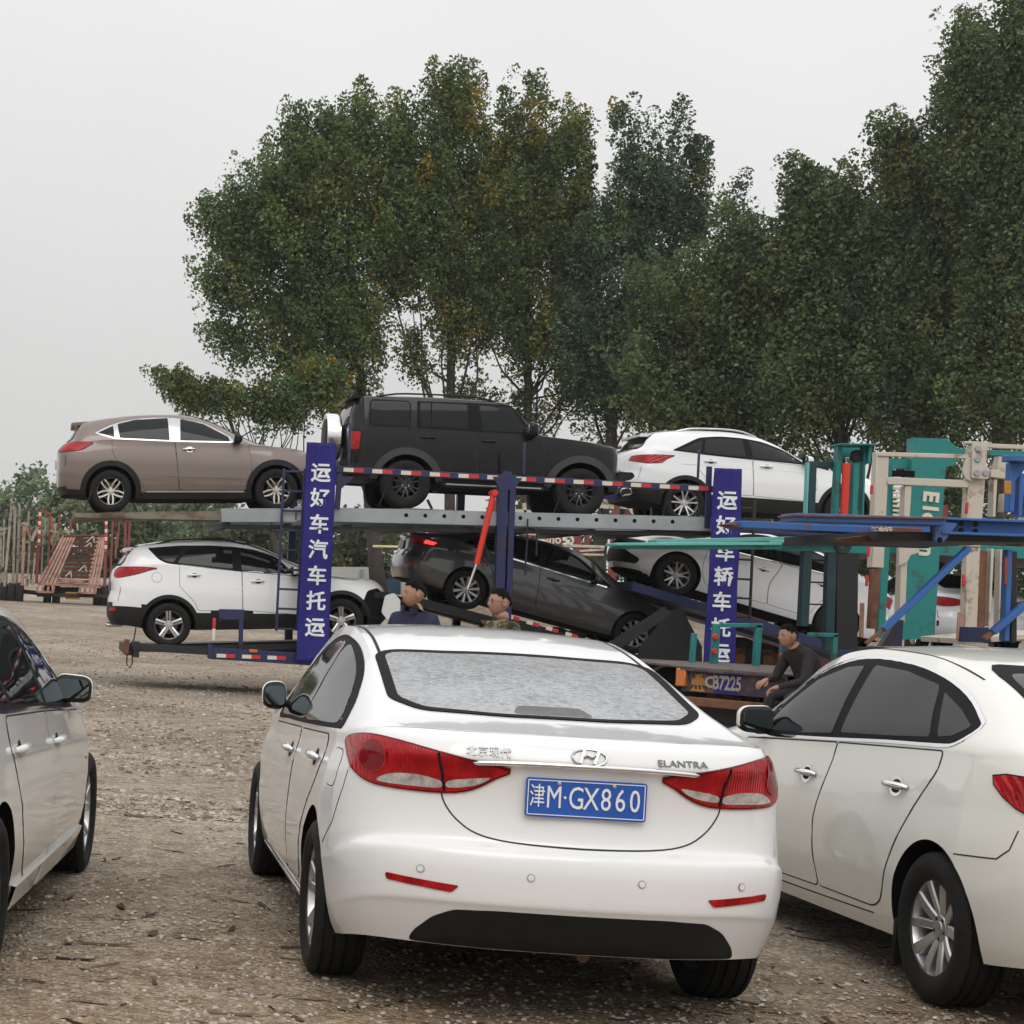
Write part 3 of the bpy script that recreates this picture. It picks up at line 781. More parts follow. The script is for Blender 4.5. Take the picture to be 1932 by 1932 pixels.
ST_SYL = dict(n=5, spokes=[(-15, .036, .044, -5), (15, .044, .056, 3)], hub=.06, dish=.035)
ST_HRV = dict(n=5, spokes=[(-9, .03, .038, -20), (9, .03, .038, 20)], hub=.06, dish=.02, side=1)
ST_BLK = dict(n=6, spokes=[(-9, .03, .03, -4), (9, .03, .03, 4)], hub=.07, dish=.03)
ST_BMW = dict(n=5, spokes=[(-13, .03, .034, -4), (13, .03, .034, 4)], hub=.07, dish=.03)
M_['alloy_mix'] = mat('alloy_machined', (.72, .70, .62), .22, metal=.9)

def stretch(S, ro, wb, fo, w, h, wb0=2.70, ro0=.985, fo0=.86, h0=1.40):
    """a body of other measurements from a known one"""
    fx = lambda x: x*ro/ro0 if x < 0 else (x*wb/wb0 if x < wb0 else wb+(x-wb0)*fo/fo0)
    fz = lambda z: z*h/h0
    T = dict(S); T['tail'] = fx(S['tail']); T['nose'] = fx(S['nose']); T['W'] = w
    for k in ('shz', 'zb', 'zc', 'rz'): T[k] = [(fx(a), fz(b) if k != 'zb' else b) for a, b in S[k]]
    for k in ('shw', 'ry'): T[k] = [(fx(a), b*(w/S['W'] if k == 'ry' else 1)) for a, b in S[k]]
    T['lev'] = [(q, ww, fz(zr), fx(xr), fz(zf), fx(xf)) for q, ww, zr, xr, zf, xf in S['lev']]
    T['fx'], T['fz'] = fx, fz
    return T

def road_car(S, C, pm, label, F, group=None):
    root = thing('parked_car', label, 'car', group=group)
    sf, body = body_parts(S, C, root, pm)
    if F.get('clad'):                    # unpainted plastic along the bottom
        body.data.materials.append(M_['black']); cz = pchip(F['clad'])
        for p in body.data.polygons:
            if p.material_index == 0 and p.center.z < cz(p.center.x): p.material_index = 2
    if F.get('flare'):
        w, off = F['flare']
        for x in (0, C['wb']):
            for a in 'LR':
                r = C['ra']; strip(sf, 'arch_trim', arcpts(x, C['R'], r+w*.46, F.get('fa', (-12, 192))[0], F.get('fa', (-12, 192))[1]), a, w, M_[F.get('flare_mat', 'black')], root, off=off, h=off+.004)
    add_wheels(root, C)
    seal = F.get('frame', 'seal')
    windows(sf, root, F['panes'], F['dlo'], F.get('glass', 'glass'), seal, F.get('dtrim'))
    for poly, hx, hz in F['doors']:
        for a in 'LR':
            d = patch(sf, 'door', poly, a, [pm, M_['gap']], root, off=.003, rim=(F.get('gap', .006), 1, .0012), step=.06)
            if hx is not None: handle(sf, d, a, hx, hz, M_['chrome'] if F.get('chrome_handle') else pm, F.get('hl', .19), F.get('chrome_handle', False))
    if F.get('belt'):
        for a in 'LR': strip(sf, 'belt_moulding', F['belt'], a, .022, M_['chrome'], root, off=.008)
    if F.get('crease'):
        for a in 'LR': strip(sf, 'side_crease', F['crease'], a, .012, pm, root, off=.006)
    g = F['rear_glass']; patch(sf, 'rear_window', g, 'B', [M_['glass'], M_['seal']], root, off=.004, rim=(.03, 1, .005))
    g = F['front_glass']; patch(sf, 'windshield', g, 'F', [M_['glass'], M_['seal']], root, off=.004, rim=(.02, 1, .003))
    for key, nm, mt, sgn in (('tail_lamp', 'tail_lamp', M_['red_lens'], 1), ('head_lamp', 'headlight', M_['clear_lens'], -1)):
        if key in F:                    # polygons in (x, z) seen from the side, carried round the corner by oblique rays
            for s in (1, -1):
                ax, poly = F[key]
                dx, dy = ax
                d = (dx, -dy*s, 0)
                patch(sf, nm, [(a*s*1.0, b) for a, b in poly], d, [mt, M_['seal']], root, off=.008, rim=(.006, 1, .006), step=.04)
    mx = F['mirror']
    for s in (1, -1): mirror_unit(sf, root, mx[0], mx[1], mx[2], mx[3], M_['black'] if F.get('mirror_black') else pm, s)
    if 'rails' in F:
        x0, x1, y, h, mt = F['rails']
        for s in (1, -1):
            bm = bmesh.new(); n = 12; pts = []
            for k in range(n+1):
                x = x0+(x1-x0)*k/n; p, _ = sf.on('T', x, y*s); lift = h*min(1, 5*min(k, n-k)/n+.05); pts.append(p+Vector((0, 0, lift)))
            tube(bm, pts, .016, 6); ob('roof_rail', bm, M_[mt], root)
    if 'plate_at' in F:
        px_, z = F['plate_at']; bm = bmesh.new(); p, n = sf.on('B', 0, z); box(bm, (p.x-.012, 0, z), (.008, .44, .14), None, .003)
        ob('license_plate', bm, M_[F.get('plate_mat', 'plate_blue')], root)
    if 'refl' in F:
        for s in (1, -1): patch(sf, 'reflector', [(y*s, z) for y, z in F['refl']], 'B', M_['red_lens'], root, off=.006, step=.05)
    if 'fuel' in F:
        x, z = F['fuel']
        patch(sf, 'fuel_flap', [(x+.075*math.cos(k*.3142), z+.075*math.sin(k*.3142)) for k in range(20)], F.get('fuel_side', 'R'), [pm, M_['gap']], root, off=.002, rim=(.005, 1, .001))
    if F.get('spoiler'):
        x0, x1, y, z = F['spoiler']; bm = bmesh.new()
        prof = [(x0, z-.03), (x0-.01, z), (x0+.02, z+.022), (x1, z+.05), (x1, z-.02)]
        prism(bm, prof, y*2, Matrix.Translation((0, -y, 0))); bmesh.ops.bevel(bm, geom=bm.edges[:], offset=.008, segments=2, affect='EDGES')
        ob('spoiler', bm, pm, root)
    return root, sf

def obl(ax, pts):                         # (x, y, z) corner points -> coordinates across an oblique ray bundle
    dx, dy = ax; L_ = math.hypot(dx, dy); ux, uy = dy/L_, dx/L_
    return [(x*ux+y*uy, z) for x, y, z in pts]

def set_pose(root, rear, front, wb, Rw, half):
    """hub points of the near wheels (world) fix place, heading and pitch; half = side of the car the hubs are on"""
    d = (front-rear).normalized(); up = Vector((0, 0, 1)); side = up.cross(d).normalized(); n = d.cross(side)
    M3 = Matrix((d, side, n)).transposed(); o = rear+side*half-n*Rw
    root.matrix_world = Matrix.Translation(o) @ M3.to_4x4()
    return rear-n*Rw, front-n*Rw, side*(1 if half > 0 else -1)

# -- saloon on the right
C = dict(wb=2.70, R=.318, tw=.205, rim=.208, ty=.872, ra=.365, ad=.31, style=ST_SYL, rmats=[M_['silver'], M_['alloy_dark']])
S_SAL = dict(tail=-.99, nose=3.60, W=.88, rc=[(0, 0), (.35, .012), (.55, .04), (.72, .10), (.84, .19), (.92, .32), (1, .75)],
    fc=[(0, 0), (.3, .02), (.55, .09), (.75, .22), (.88, .42), (.96, .65), (1, .95)],
    lev=[(0, .93, 1.085, -.86, .78, 3.48), (.05, .955, 1.05, -.93, .73, 3.54), (.12, .97, 1.0, -.955, .68, 3.58), (.25, .99, .90, -.94, .6, 3.6), (.45, 1, .76, -.935, .52, 3.6),
         (.58, 1, .70, -.96, .46, 3.6), (.66, 1, .64, -.985, .42, 3.58), (.8, .985, .50, -.985, .34, 3.55), (.92, .965, .38, -.955, .27, 3.5), (1, .94, .29, -.91, .22, 3.42)],
    shz=[(-.95, 1.065), (-.5, 1.08), (0, 1.068), (.6, 1.045), (1.2, 1.012), (2.1, .962), (2.7, .905), (3.2, .83), (3.6, .74)],
    zb=[(-.98, .26), (-.4, .24), (.4, .215), (2.3, .20), (3.0, .2), (3.6, .2)], shw=[(-.95, .93), (-.3, .93), (.5, .94), (1.5, .945), (2.5, .93), (3.4, .9)],
    zc=[(-.86, 1.09), (-.75, 1.11), (-.6, 1.135), (-.48, 1.165), (.15, 1.405), (.6, 1.47), (1.1, 1.495), (1.5, 1.485), (1.8, 1.43), (2.2, 1.24), (2.55, 1.06), (2.7, 1.02), (3.1, .95), (3.45, .84), (3.55, .78)],
    rz=[(-.86, 1.07), (-.7, 1.09), (-.5, 1.135), (-.2, 1.245), (.15, 1.35), (.47, 1.41), (.81, 1.443), (1.24, 1.452), (1.55, 1.43), (1.8, 1.36), (2.1, 1.2), (2.4, 1.04), (2.6, .99), (3, .92), (3.45, .8)],
    ry=[(-.93, .72), (-.6, .70), (-.3, .665), (.15, .61), (.6, .59), (1.5, .59), (1.9, .63), (2.3, .69), (2.6, .73), (3, .7), (3.4, .6)])
F_SAL = dict(
    dlo=cr([(2.22, .965), (2.08, 1.10), (1.78, 1.29), (1.5, 1.378), (1.2, 1.405), (.8, 1.392), (.47, 1.35), (.18, 1.285), (-.04, 1.205), (-.11, 1.165), (-.02, 1.095), (.13, 1.078), (.6, 1.055), (1.16, 1.02), (1.8, .985)], 3),
    panes=[rp_([(2.06, .992), (1.98, 1.10), (1.72, 1.275), (1.46, 1.352), (1.27, 1.368), (1.19, 1.04), (1.6, 1.01)], .02), rp_([(1.10, 1.05), (1.16, 1.375), (.8, 1.362), (.44, 1.315), (.22, 1.1), (.6, 1.075)], .02),
           rp_([(.36, 1.29), (.12, 1.225), (-.05, 1.165), (.03, 1.12), (.15, 1.105)], .02)],
    dtrim='chrome',
    doors=[(rp_([(1.16, .315), (2.1, .30), (2.25, .38), (2.33, .62), (2.28, .93), (1.10, 1.0), (1.12, .9), (1.225, .66), (1.215, .5)], [.04, .08, .12, .1, .03, .02, .08, .1, .1]), 1.36, .83),
           (rp_([(1.145, .318), (1.2, .5), (1.21, .66), (1.105, .9), (1.085, 1.0), (.05, 1.05), (.06, .97), (.22, .78), (.40, .54), (.47, .36), (.55, .32)], [.03, .1, .1, .08, .02, .02, .05, .1, .1, .05, .05]), .38, .87)],
    chrome_handle=True, hl=.21, mirror=(2.02, .80, 1.045, (.13, .18, .145)), glass='glass_grey', gap=.007,
    rear_glass=rp_([(-.56, 1.20), (.56, 1.20), (.50, 1.39), (-.50, 1.39)], .06), front_glass=rp_([(-.62, 1.06), (.62, 1.06), (.52, 1.42), (-.52, 1.42)], .06),
    tail_lamp=((.8, .6), cr(obl((.8, .6), [(-.44, .86, .99), (-.7, .75, 1.0), (-.88, .55, .98), (-.93, .40, .93), (-.90, .5, .86), (-.78, .7, .84), (-.58, .83, .885)]), 3)))
root, sf = road_car(S_SAL, C, M_['pearl_car'], 'cream white sedan with chrome door handles, cut off by the right edge of the photo', F_SAL)
for a in 'LR':
    strip(sf, 'bumper_seam', [(-.21, .655), (-.35, .665), (-.48, .675), (-.55, .72), (-.58, .80)], a, .006, M_['gap'], root, off=.0015)
    strip(sf, 'sill_seam', [(.56, .285), (1.2, .27), (2.2, .255)], a, .006, M_['gap'], root, off=.0015)
for s in (1, -1): strip(sf, 'roof_seam', [(.18, s*.60), (.6, s*.575), (1.2, s*.565), (1.6, s*.58)], 'T', .008, M_['gap'], root, off=.0015)
bm = bmesh.new(); box(bm, (.36, .76, .2), (.02, .18, .2), None, .008); ob('mud_flap', bm, M_['black'], root)
root.location = (4.60, 7.97, 0); root.rotation_euler = (0, 0, R(90))

# -- long saloon cut by the left edge
C = dict(wb=3.03, R=.325, tw=.225, rim=.232, ty=.91, ra=.375, ad=.31, style=ST_BMW, rmats=[M_['silver'], M_['alloy_dark']])
S_L = stretch(S_SAL, 1.07, 3.03, .85, .918, 1.475, 2.70, .99, .9, 1.495)
fx = S_L['fx']
S_L['shz'] = [(-1, 1.0), (0, 1.02), (.7, 1.0), (1.4, .975), (2.3, .93), (3.0, .86), (3.5, .78), (3.9, .7)]
F_L = dict(
    dlo=cr([(2.38, .935), (2.2, 1.08), (1.9, 1.25), (1.6, 1.345), (1.25, 1.375), (.85, 1.36), (.5, 1.31), (.1, 1.2), (-.02, 1.10), (.15, 1.04), (.8, 1.015), (1.5, .985)], 3),
    panes=[rp_([(2.2, .965), (2.1, 1.08), (1.85, 1.235), (1.6, 1.315), (1.45, 1.335), (1.43, 1.0), (1.7, .99)], .02), rp_([(1.34, 1.005), (1.37, 1.345), (.9, 1.335), (.52, 1.28), (.5, 1.045)], .02), rp_([(.44, 1.26), (.15, 1.18), (.08, 1.1), (.2, 1.065), (.42, 1.05)], .02)],
    doors=[(rp_([(1.45, .31), (2.45, .30), (2.62, .4), (2.66, .65), (2.6, .9), (1.36, .965), (1.40, .8), (1.49, .6)], [.03, .06, .1, .1, .03, .02, .1, .1]), 1.62, .82),
           (rp_([(1.435, .31), (1.475, .6), (1.385, .8), (1.345, .965), (.28, 1.005), (.30, .9), (.45, .68), (.55, .5), (.68, .34), (.75, .31)], [.03, .1, .1, .02, .02, .05, .1, .1, .05, .05]), .5, .865)],
    hl=.23, mirror=(2.16, .80, 1.035, (.13, .19, .14)), gap=.007, crease=[(.35, .845), (1.4, .80), (2.5, .76)], dtrim='chrome',
    rear_glass=rp_([(-.56, 1.18), (.56, 1.18), (.50, 1.36), (-.50, 1.36)], .06), front_glass=rp_([(-.62, 1.04), (.62, 1.04), (.52, 1.39), (-.52, 1.39)], .06))
root, sf = road_car(S_L, C, M_['ivory_car'], 'off white dusty sedan cut off by the left edge of the photo', F_L)
for a in 'LR':
    strip(sf, 'side_skirt', [(.45, .235), (.9, .235), (2.6, .235)], a, .15, M_['ivory_car'], root, off=.022, h=.03)
    p, n = sf.on(a, 2.72, .655); bm = bmesh.new(); box(bm, p+n*.006, (.07, .01, .022), None, .004); ob('side_repeater', bm, M_['clear_lens'], root)
yaw = R(8); d = Vector((math.sin(yaw), math.cos(yaw), 0)); rt = Vector((math.cos(yaw), -math.sin(yaw), 0))
fa_ = Vector((.28, 10.34, 0))
root.location = fa_-d*3.03-rt*.905; root.rotation_euler = (0, 0, R(90)-yaw)
# ---------------------------------------------------------------- cars riding on the transporters
M_['bronze'] = paint('grey_brown_metallic', (.20, .158, .14), flake=.35, rough=.38)
M_['black_car'] = paint('black_car_paint', (.004, .004, .0045), rough=.3, coat=.4)
M_['grey_car'] = paint('dark_grey_metallic', (.10, .101, .106), flake=.5, rough=.35, dust=.15)
M_['white_new'] = paint('white_suv_paint', (.78, .79, .80))
M_['grey_plastic'] = mat('grey_plastic', (.035, .035, .036), .55, var=.2)
M_['chrome_dim'] = mat('satin_chrome', (.55, .55, .56), .18, metal=1)
M_['tyre_cover'] = mat('polished_wheel_cover', (.8, .8, .8), .18, metal=.9)
c1 = lambda x, y: (x/2.73, 707.7+y/2.73)
c2 = lambda x, y: (550.4+x/2.73, 707.7+y/2.73)
c3 = lambda x, y: (1100.9+x/2.3245, 747+y/2.3245)
POSE = {}
BOXR = [(0, 0), (.4, .008), (.65, .03), (.8, .07), (.9, .14), (.96, .25), (1, .6)]
FRT = [(0, 0), (.3, .015), (.55, .06), (.75, .15), (.88, .30), (.96, .52), (1, .85)]

# compact crossover with a coupe tail, rear of the upper deck
C = dict(wb=2.61, R=.334, tw=.215, rim=.222, ty=.885, ra=.40, ad=.31, style=ST_HRV, rmats=[M_['alloy_mix'], M_['alloy_dark']])
S_X = dict(tail=-.86, nose=3.43, W=.886, rc=BOXR, fc=FRT, bowd=.8,
    lev=[(0, .93, 1.13, -.70, .95, 3.25), (.07, .955, 1.06, -.79, .90, 3.33), (.2, .985, .97, -.845, .80, 3.40), (.42, 1, .80, -.85, .62, 3.43), (.6, 1, .66, -.86, .5, 3.43), (.8, .985, .45, -.85, .35, 3.41), (1, .95, .29, -.79, .25, 3.32)],
    shz=[(-.86, 1.12), (0, 1.15), (1, 1.10), (1.9, 1.075), (2.3, 1.045), (2.8, .98), (3.4, .86)], zb=[(-.86, .28), (0, .22), (2.4, .2), (3.4, .22)],
    shw=[(-.9, .92), (0, .935), (1.2, .945), (2.5, .93), (3.4, .88)],
    zc=[(-.70, 1.135), (-.62, 1.25), (-.52, 1.39), (-.44, 1.465), (-.3, 1.51), (0, 1.56), (.5, 1.60), (.9, 1.605), (1.3, 1.57), (1.6, 1.485), (2.0, 1.29), (2.35, 1.12), (2.5, 1.08), (3.0, 1.02), (3.25, .955)],
    rz=[(-.70, 1.13), (-.6, 1.22), (-.5, 1.36), (-.42, 1.425), (-.2, 1.47), (0, 1.50), (.5, 1.545), (.9, 1.55), (1.3, 1.51), (1.6, 1.42), (2.0, 1.215), (2.3, 1.085), (2.5, 1.03), (3, .96), (3.25, .91)],
    ry=[(-.7, .70), (-.5, .62), (-.3, .58), (.5, .565), (1.3, .565), (1.8, .62), (2.3, .70), (2.6, .72), (3.2, .62)])
F_X = dict(clad=[(-.9, .43), (-.4, .36), (.3, .335), (2.3, .325), (3, .38), (3.5, .45)], flare=(.085, .012), fa=(-8, 188),
    dlo=rp_([(1.935, 1.09), (1.915, 1.175), (1.495, 1.41), (.95, 1.51), (.4, 1.486), (.04, 1.395), (-.235, 1.26), (.06, 1.162), (1.0, 1.11)], [.02, .05, .1, .2, .2, .1, .02, .03, .2]), frame='chrome_dim',
    panes=[rp_([(1.89, 1.108), (1.87, 1.18), (1.485, 1.398), (1.12, 1.49), (1.10, 1.127)], .02), rp_([(.94, 1.132), (.92, 1.498), (.4, 1.472), (.12, 1.405), (.15, 1.175)], .02), rp_([(.05, 1.375), (-.19, 1.263), (.07, 1.185)], .015)],
    doors=[(rp_([(1.09, .345), (2.1, .335), (2.2, .42), (2.22, .75), (2.17, 1.06), (1.03, 1.1)], [.04, .05, .1, .1, .03, .02]), 1.24, .985),
           (rp_([(1.075, .345), (1.015, 1.1), (.03, 1.14), (.03, .95), (.10, .82), (.3, .74), (.44, .56), (.5, .42), (.56, .35)], [.03, .02, .02, .05, .05, .1, .1, .05, .05]), 1.24, .985)],
    chrome_handle=True, hl=.2, mirror=(2.0, .84, 1.14, (.14, .2, .15)), mirror_black=True,
    rear_glass=rp_([(-.6, 1.16), (.6, 1.16), (.52, 1.40), (-.52, 1.40)], .06), front_glass=rp_([(-.62, 1.12), (.62, 1.12), (.5, 1.5), (-.5, 1.5)], .06),
    tail_lamp=((.75, .66), cr(obl((.75, .66), [(-.33, .87, 1.10), (-.6, .82, 1.115), (-.76, .70, 1.10), (-.83, .5, 1.06), (-.84, .52, .985), (-.78, .72, .965), (-.5, .84, .985), (-.4, .86, 1.04)]), 3)),
    head_lamp=((-.75, .66), rp_([(-a, b) for a, b in obl((.75, .66), [(2.75, -.84, .92), (3.15, -.70, .90), (3.3, -.5, .86), (3.25, -.6, .78), (2.95, -.8, .82)])], .03)),
    spoiler=(-.61, -.2, .5, 1.425), plate_at=(0, .80))
F_X['doors'][1] = (F_X['doors'][1][0], None, 0)
root, sf = road_car(S_X, C, M_['bronze'], 'grey brown crossover with chrome window frames at the rear end of the upper deck', F_X, 'cars on the blue transporter')
for a in 'LR':
    strip(sf, 'side_crease', [(.45, .60), (.9, .575), (2.05, .52)], a, .02, M_['bronze'], root, off=.010)
    strip(sf, 'sill_moulding', [(.56, .325), (2.1, .315)], a, .025, M_['silver'], root, off=.012)
POSE['X'] = set_pose(root, at(*c1(570, 597), 30.1), at(*c1(1425, 592), 30.1), 2.61, .334, .885)

# white crossover, lower deck
C = dict(wb=2.69, R=.345, tw=.235, rim=.232, ty=.91, ra=.415, ad=.32, style=ST_5W, rmats=[M_['silver'], M_['alloy_dark']])
S_K = dict(tail=-.94, nose=3.55, W=.92, rc=BOXR, fc=FRT, bowd=.8,
    lev=[(0, .93, 1.28, -.78, 1.0, 3.2), (.08, .955, 1.21, -.85, .94, 3.35), (.25, .985, 1.05, -.875, .84, 3.46), (.45, 1, .90, -.88, .7, 3.52), (.6, 1, .74, -.925, .55, 3.55), (.8, .985, .52, -.94, .4, 3.53), (1, .95, .36, -.87, .26, 3.42)],
    shz=[(-.9, 1.29), (-.2, 1.30), (.4, 1.24), (1.04, 1.17), (1.9, 1.08), (2.4, 1.02), (2.9, .95), (3.5, .86)], zb=[(-.94, .33), (0, .26), (2.4, .24), (3.5, .26)],
    shw=[(-.9, .92), (0, .935), (1.2, .945), (2.5, .93), (3.4, .88)],
    zc=[(-.78, 1.285), (-.68, 1.41), (-.56, 1.55), (-.48, 1.61), (-.3, 1.64), (.1, 1.675), (.7, 1.685), (1.2, 1.64), (1.5, 1.545), (2.0, 1.30), (2.35, 1.13), (2.5, 1.085), (3.0, 1.01), (3.2, .97)],
    rz=[(-.78, 1.275), (-.66, 1.39), (-.54, 1.53), (-.46, 1.58), (-.2, 1.605), (.1, 1.625), (.7, 1.63), (1.2, 1.575), (1.5, 1.48), (2.0, 1.225), (2.3, 1.085), (2.5, 1.035), (3, .96), (3.2, .93)],
    ry=[(-.7, .72), (-.5, .65), (-.3, .62), (.5, .60), (1.3, .60), (1.8, .65), (2.3, .72), (2.6, .74), (3.2, .64)])
F_K = dict(clad=[(-.95, .70), (-.42, .66), (-.3, .66), (.44, .55), (1.1, .53), (2.3, .44), (3, .45), (3.6, .5)], flare=(.06, .010), fa=(5, 175),
    dlo=rp_([(2.0, 1.06), (1.72, 1.36), (1.4, 1.475), (1.1, 1.53), (.7, 1.565), (.2, 1.575), (-.28, 1.55), (-.12, 1.37), (.0, 1.31), (1.04, 1.165)], [.02, .08, .1, .1, .1, .1, .02, .05, .05, .1]),
    panes=[rp_([(1.88, 1.09), (1.66, 1.345), (1.38, 1.445), (1.17, 1.495), (1.16, 1.175)], .02), rp_([(1.02, 1.195), (1.03, 1.515), (.7, 1.54), (.36, 1.545), (.16, 1.31)], .02), rp_([(.27, 1.55), (-.22, 1.53), (-.08, 1.38), (.02, 1.33), (.1, 1.32)], .015)],
    doors=[(rp_([(1.16, .55), (2.02, .46), (2.15, .55), (2.2, .8), (2.12, 1.05), (1.17, 1.15)], [.03, .04, .1, .1, .03, .02]), 1.40, .99),
           (rp_([(1.145, .55), (1.155, 1.15), (.2, 1.285), (.18, .95), (.28, .84), (.42, .68), (.46, .56)], [.03, .02, .02, .05, .08, .05, .04]), .41, 1.11)],
    mirror=(1.98, .88, 1.13, (.14, .2, .16)), hl=.21, crease=[(.5, .93), (1.3, .88), (2.1, .82)],
    rear_glass=rp_([(-.62, 1.32), (.62, 1.32), (.55, 1.565), (-.55, 1.565)], .05), front_glass=rp_([(-.66, 1.12), (.66, 1.12), (.54, 1.58), (-.54, 1.58)], .06),
    tail_lamp=((.75, .66), cr(obl((.75, .66), [(-.20, .89, 1.235), (-.5, .86, 1.262), (-.72, .72, 1.262), (-.79, .62, 1.24), (-.81, .60, 1.14), (-.72, .74, 1.105), (-.5, .85, 1.145), (-.3, .88, 1.205)]), 3)),
    head_lamp=((-.75, .66), rp_([(-a, b) for a, b in obl((.75, .66), [(2.78, -.86, .98), (3.15, -.72, .95), (3.33, -.5, .90), (3.36, -.5, .80), (3.1, -.76, .84)])], .03)),
    refl=rp_([(.60, .585), (.80, .585), (.80, .64), (.60, .64)], .01), rails=(-.15, 1.25, .585, .045, 'black'), spoiler=(-.68, -.3, .54, 1.545), fuel=(-.17, 1.09), plate_at=(0, .97))
root, sf = road_car(S_K, C, M_['white_new'], 'white crossover with broken front bumper on the lower deck under the grey brown car', F_K, 'cars on the blue transporter')
# front end damage: bumper skin gone on the near corner, dark crash structure and dangling white panel
bm = bmesh.new(); rngk = random.Random(3)
for k in range(10):
    box(bm, (3.18+rngk.uniform(0, .30), -.62+rngk.uniform(-.14, .14), .45+rngk.uniform(0, .32)), (rngk.uniform(.05, .16), .1, rngk.uniform(.04, .12)), Matrix.Rotation(rngk.uniform(-.5, .5), 3, 'Y'), .01)
ob('crash_bar', bm, M_['black'], root)
patch(sf, 'broken_bumper_gap', rp_([(2.98, .52), (3.12, .8), (3.30, .84), (3.42, .72), (3.4, .42), (3.05, .4)], .04), 'R', M_['well'], root, off=.006)
bm = bmesh.new(); M = Matrix.Translation((3.33, -.80, .36)) @ Matrix.Rotation(R(8), 4, 'X')
prism(bm, rp_([(0, .1), (.06, .36), (.2, .40), (.30, .28), (.27, 0), (.1, -.03)], .03), .03, M); ob('hanging_bumper_piece', bm, M_['white_new'], root)
bm = bmesh.new(); tube(bm, [(-.25, -.1, 1.64), (-.42, -.1, 1.83)], .006, 5); ob('antenna', bm, M_['black'], root)
for s in (.32, -.32):
    bm = bmesh.new(); tube(bm, [(-.7, s, .36), (-.95, s, .355)], .035, 10); ob('exhaust_pipe', bm, M_['silver'], root)
POSE['K'] = set_pose(root, at(*c1(870, 1287), 29.8), at(*c1(1765, 1265), 29.8), 2.69, .345, .91)

# boxy black off-roader, middle of the upper deck
C = dict(wb=2.75, R=.388, tw=.265, rim=.222, ty=.94, ra=.475, ad=.36, style=ST_BLK, rmats=[M_['alloy_dark'], M_['chrome']])
S_T = dict(tail=-.93, nose=3.50, W=.93, rc=[(0, 0), (.6, .006), (.8, .018), (.9, .045), (.96, .09), (1, .24)], fc=[(0, 0), (.4, .015), (.7, .06), (.85, .13), (.94, .25), (1, .5)], ce=(.9, .88), bowd=.5, crown=4, bulge=.006,
    lev=[(0, .965, 1.27, -.92, 1.16, 3.38), (.06, .985, 1.22, -.93, 1.13, 3.44), (.25, 1, 1.05, -.93, 1.0, 3.46), (.5, 1, .85, -.93, .8, 3.46), (.7, 1, .70, -.93, .68, 3.48), (.85, .99, .60, -.96, .55, 3.5), (1, .95, .48, -.92, .42, 3.44)],
    shz=[(-.93, 1.275), (0, 1.28), (2.0, 1.26), (2.2, 1.245), (2.8, 1.20), (3.5, 1.12)], zb=[(-.93, .50), (0, .42), (2.4, .40), (3.5, .44)],
    shw=[(-.93, .965), (2, .965), (2.8, .95), (3.5, .90)],
    zc=[(-.92, 1.28), (-.90, 1.45), (-.87, 1.64), (-.83, 1.745), (-.76, 1.785), (-.5, 1.805), (.5, 1.83), (1.4, 1.815), (1.62, 1.78), (1.82, 1.60), (2.05, 1.36), (2.13, 1.295), (2.25, 1.27), (2.8, 1.235), (3.3, 1.18)],
    rz=[(-.92, 1.275), (-.90, 1.43), (-.87, 1.62), (-.82, 1.715), (-.74, 1.745), (-.5, 1.76), (.5, 1.78), (1.4, 1.765), (1.58, 1.735), (1.80, 1.56), (2.05, 1.31), (2.15, 1.265), (2.3, 1.25), (2.8, 1.21), (3.3, 1.15)],
    ry=[(-.93, .84), (-.8, .80), (-.5, .785), (1.5, .775), (1.9, .80), (2.2, .84), (2.8, .82), (3.4, .72)])
F_T = dict(clad=[(-.95, .70), (-.4, .68), (.6, .47), (2.2, .47), (3.1, .66), (3.5, .74)], flare=(.11, .03), flare_mat='grey_plastic', fa=(8, 172),
    dlo=rp_([(2.0, 1.275), (1.66, 1.70), (1.5, 1.72), (1.05, 1.725), (.14, 1.715), (.14, 1.29), (1.0, 1.28)], [.02, .05, .1, .02, .02, .02, .02]),
    panes=[rp_([(1.90, 1.295), (1.63, 1.685), (1.12, 1.70), (1.17, 1.29)], .03), rp_([(.94, 1.31), (.93, 1.70), (.37, 1.70), (.37, 1.315)], .025), rp_([(.35, 1.315), (.35, 1.70), (.18, 1.695), (.2, 1.315)], .02)],
    doors=[(rp_([(1.14, .52), (2.0, .50), (2.14, .62), (2.16, 1.0), (2.12, 1.25), (1.03, 1.275)], [.03, .05, .06, .06, .03, .02]), 1.27, 1.125),
           (rp_([(1.12, .52), (1.01, 1.275), (.13, 1.285), (.13, 1.06), (.35, .98), (.50, .8), (.55, .62), (.62, .53)], [.03, .02, .02, .06, .1, .08, .06, .03]), .31, 1.14)],
    mirror=(1.93, .93, 1.33, (.17, .22, .25)), hl=.22, glass='glass_grey',
    rear_glass=rp_([(-.6, 1.34), (.6, 1.34), (.58, 1.64), (-.58, 1.64)], .05), front_glass=rp_([(-.7, 1.32), (.7, 1.32), (.66, 1.72), (-.66, 1.72)], .06),
    tail_lamp=((.75, .66), rp_(obl((.75, .66), [(-.78, .925, 1.19), (-.92, .84, 1.19), (-.93, .84, .91), (-.79, .93, .91)]), .012)),
    head_lamp=((-.75, .66), rp_([(-a, b) for a, b in obl((.75, .66), [(3.30, -.80, 1.08), (3.44, -.6, 1.06), (3.46, -.58, .96), (3.34, -.80, .96)])], .03)),
    rails=(-.5, 1.4, .70, .05, 'black'), fuel=(-.4, 1.1), fuel_side='L')
root, sf = road_car(S_T, C, M_['black_car'], 'boxy black off-roader with spare wheel on its tailgate, on the upper deck', F_T, 'cars on the blue transporter')
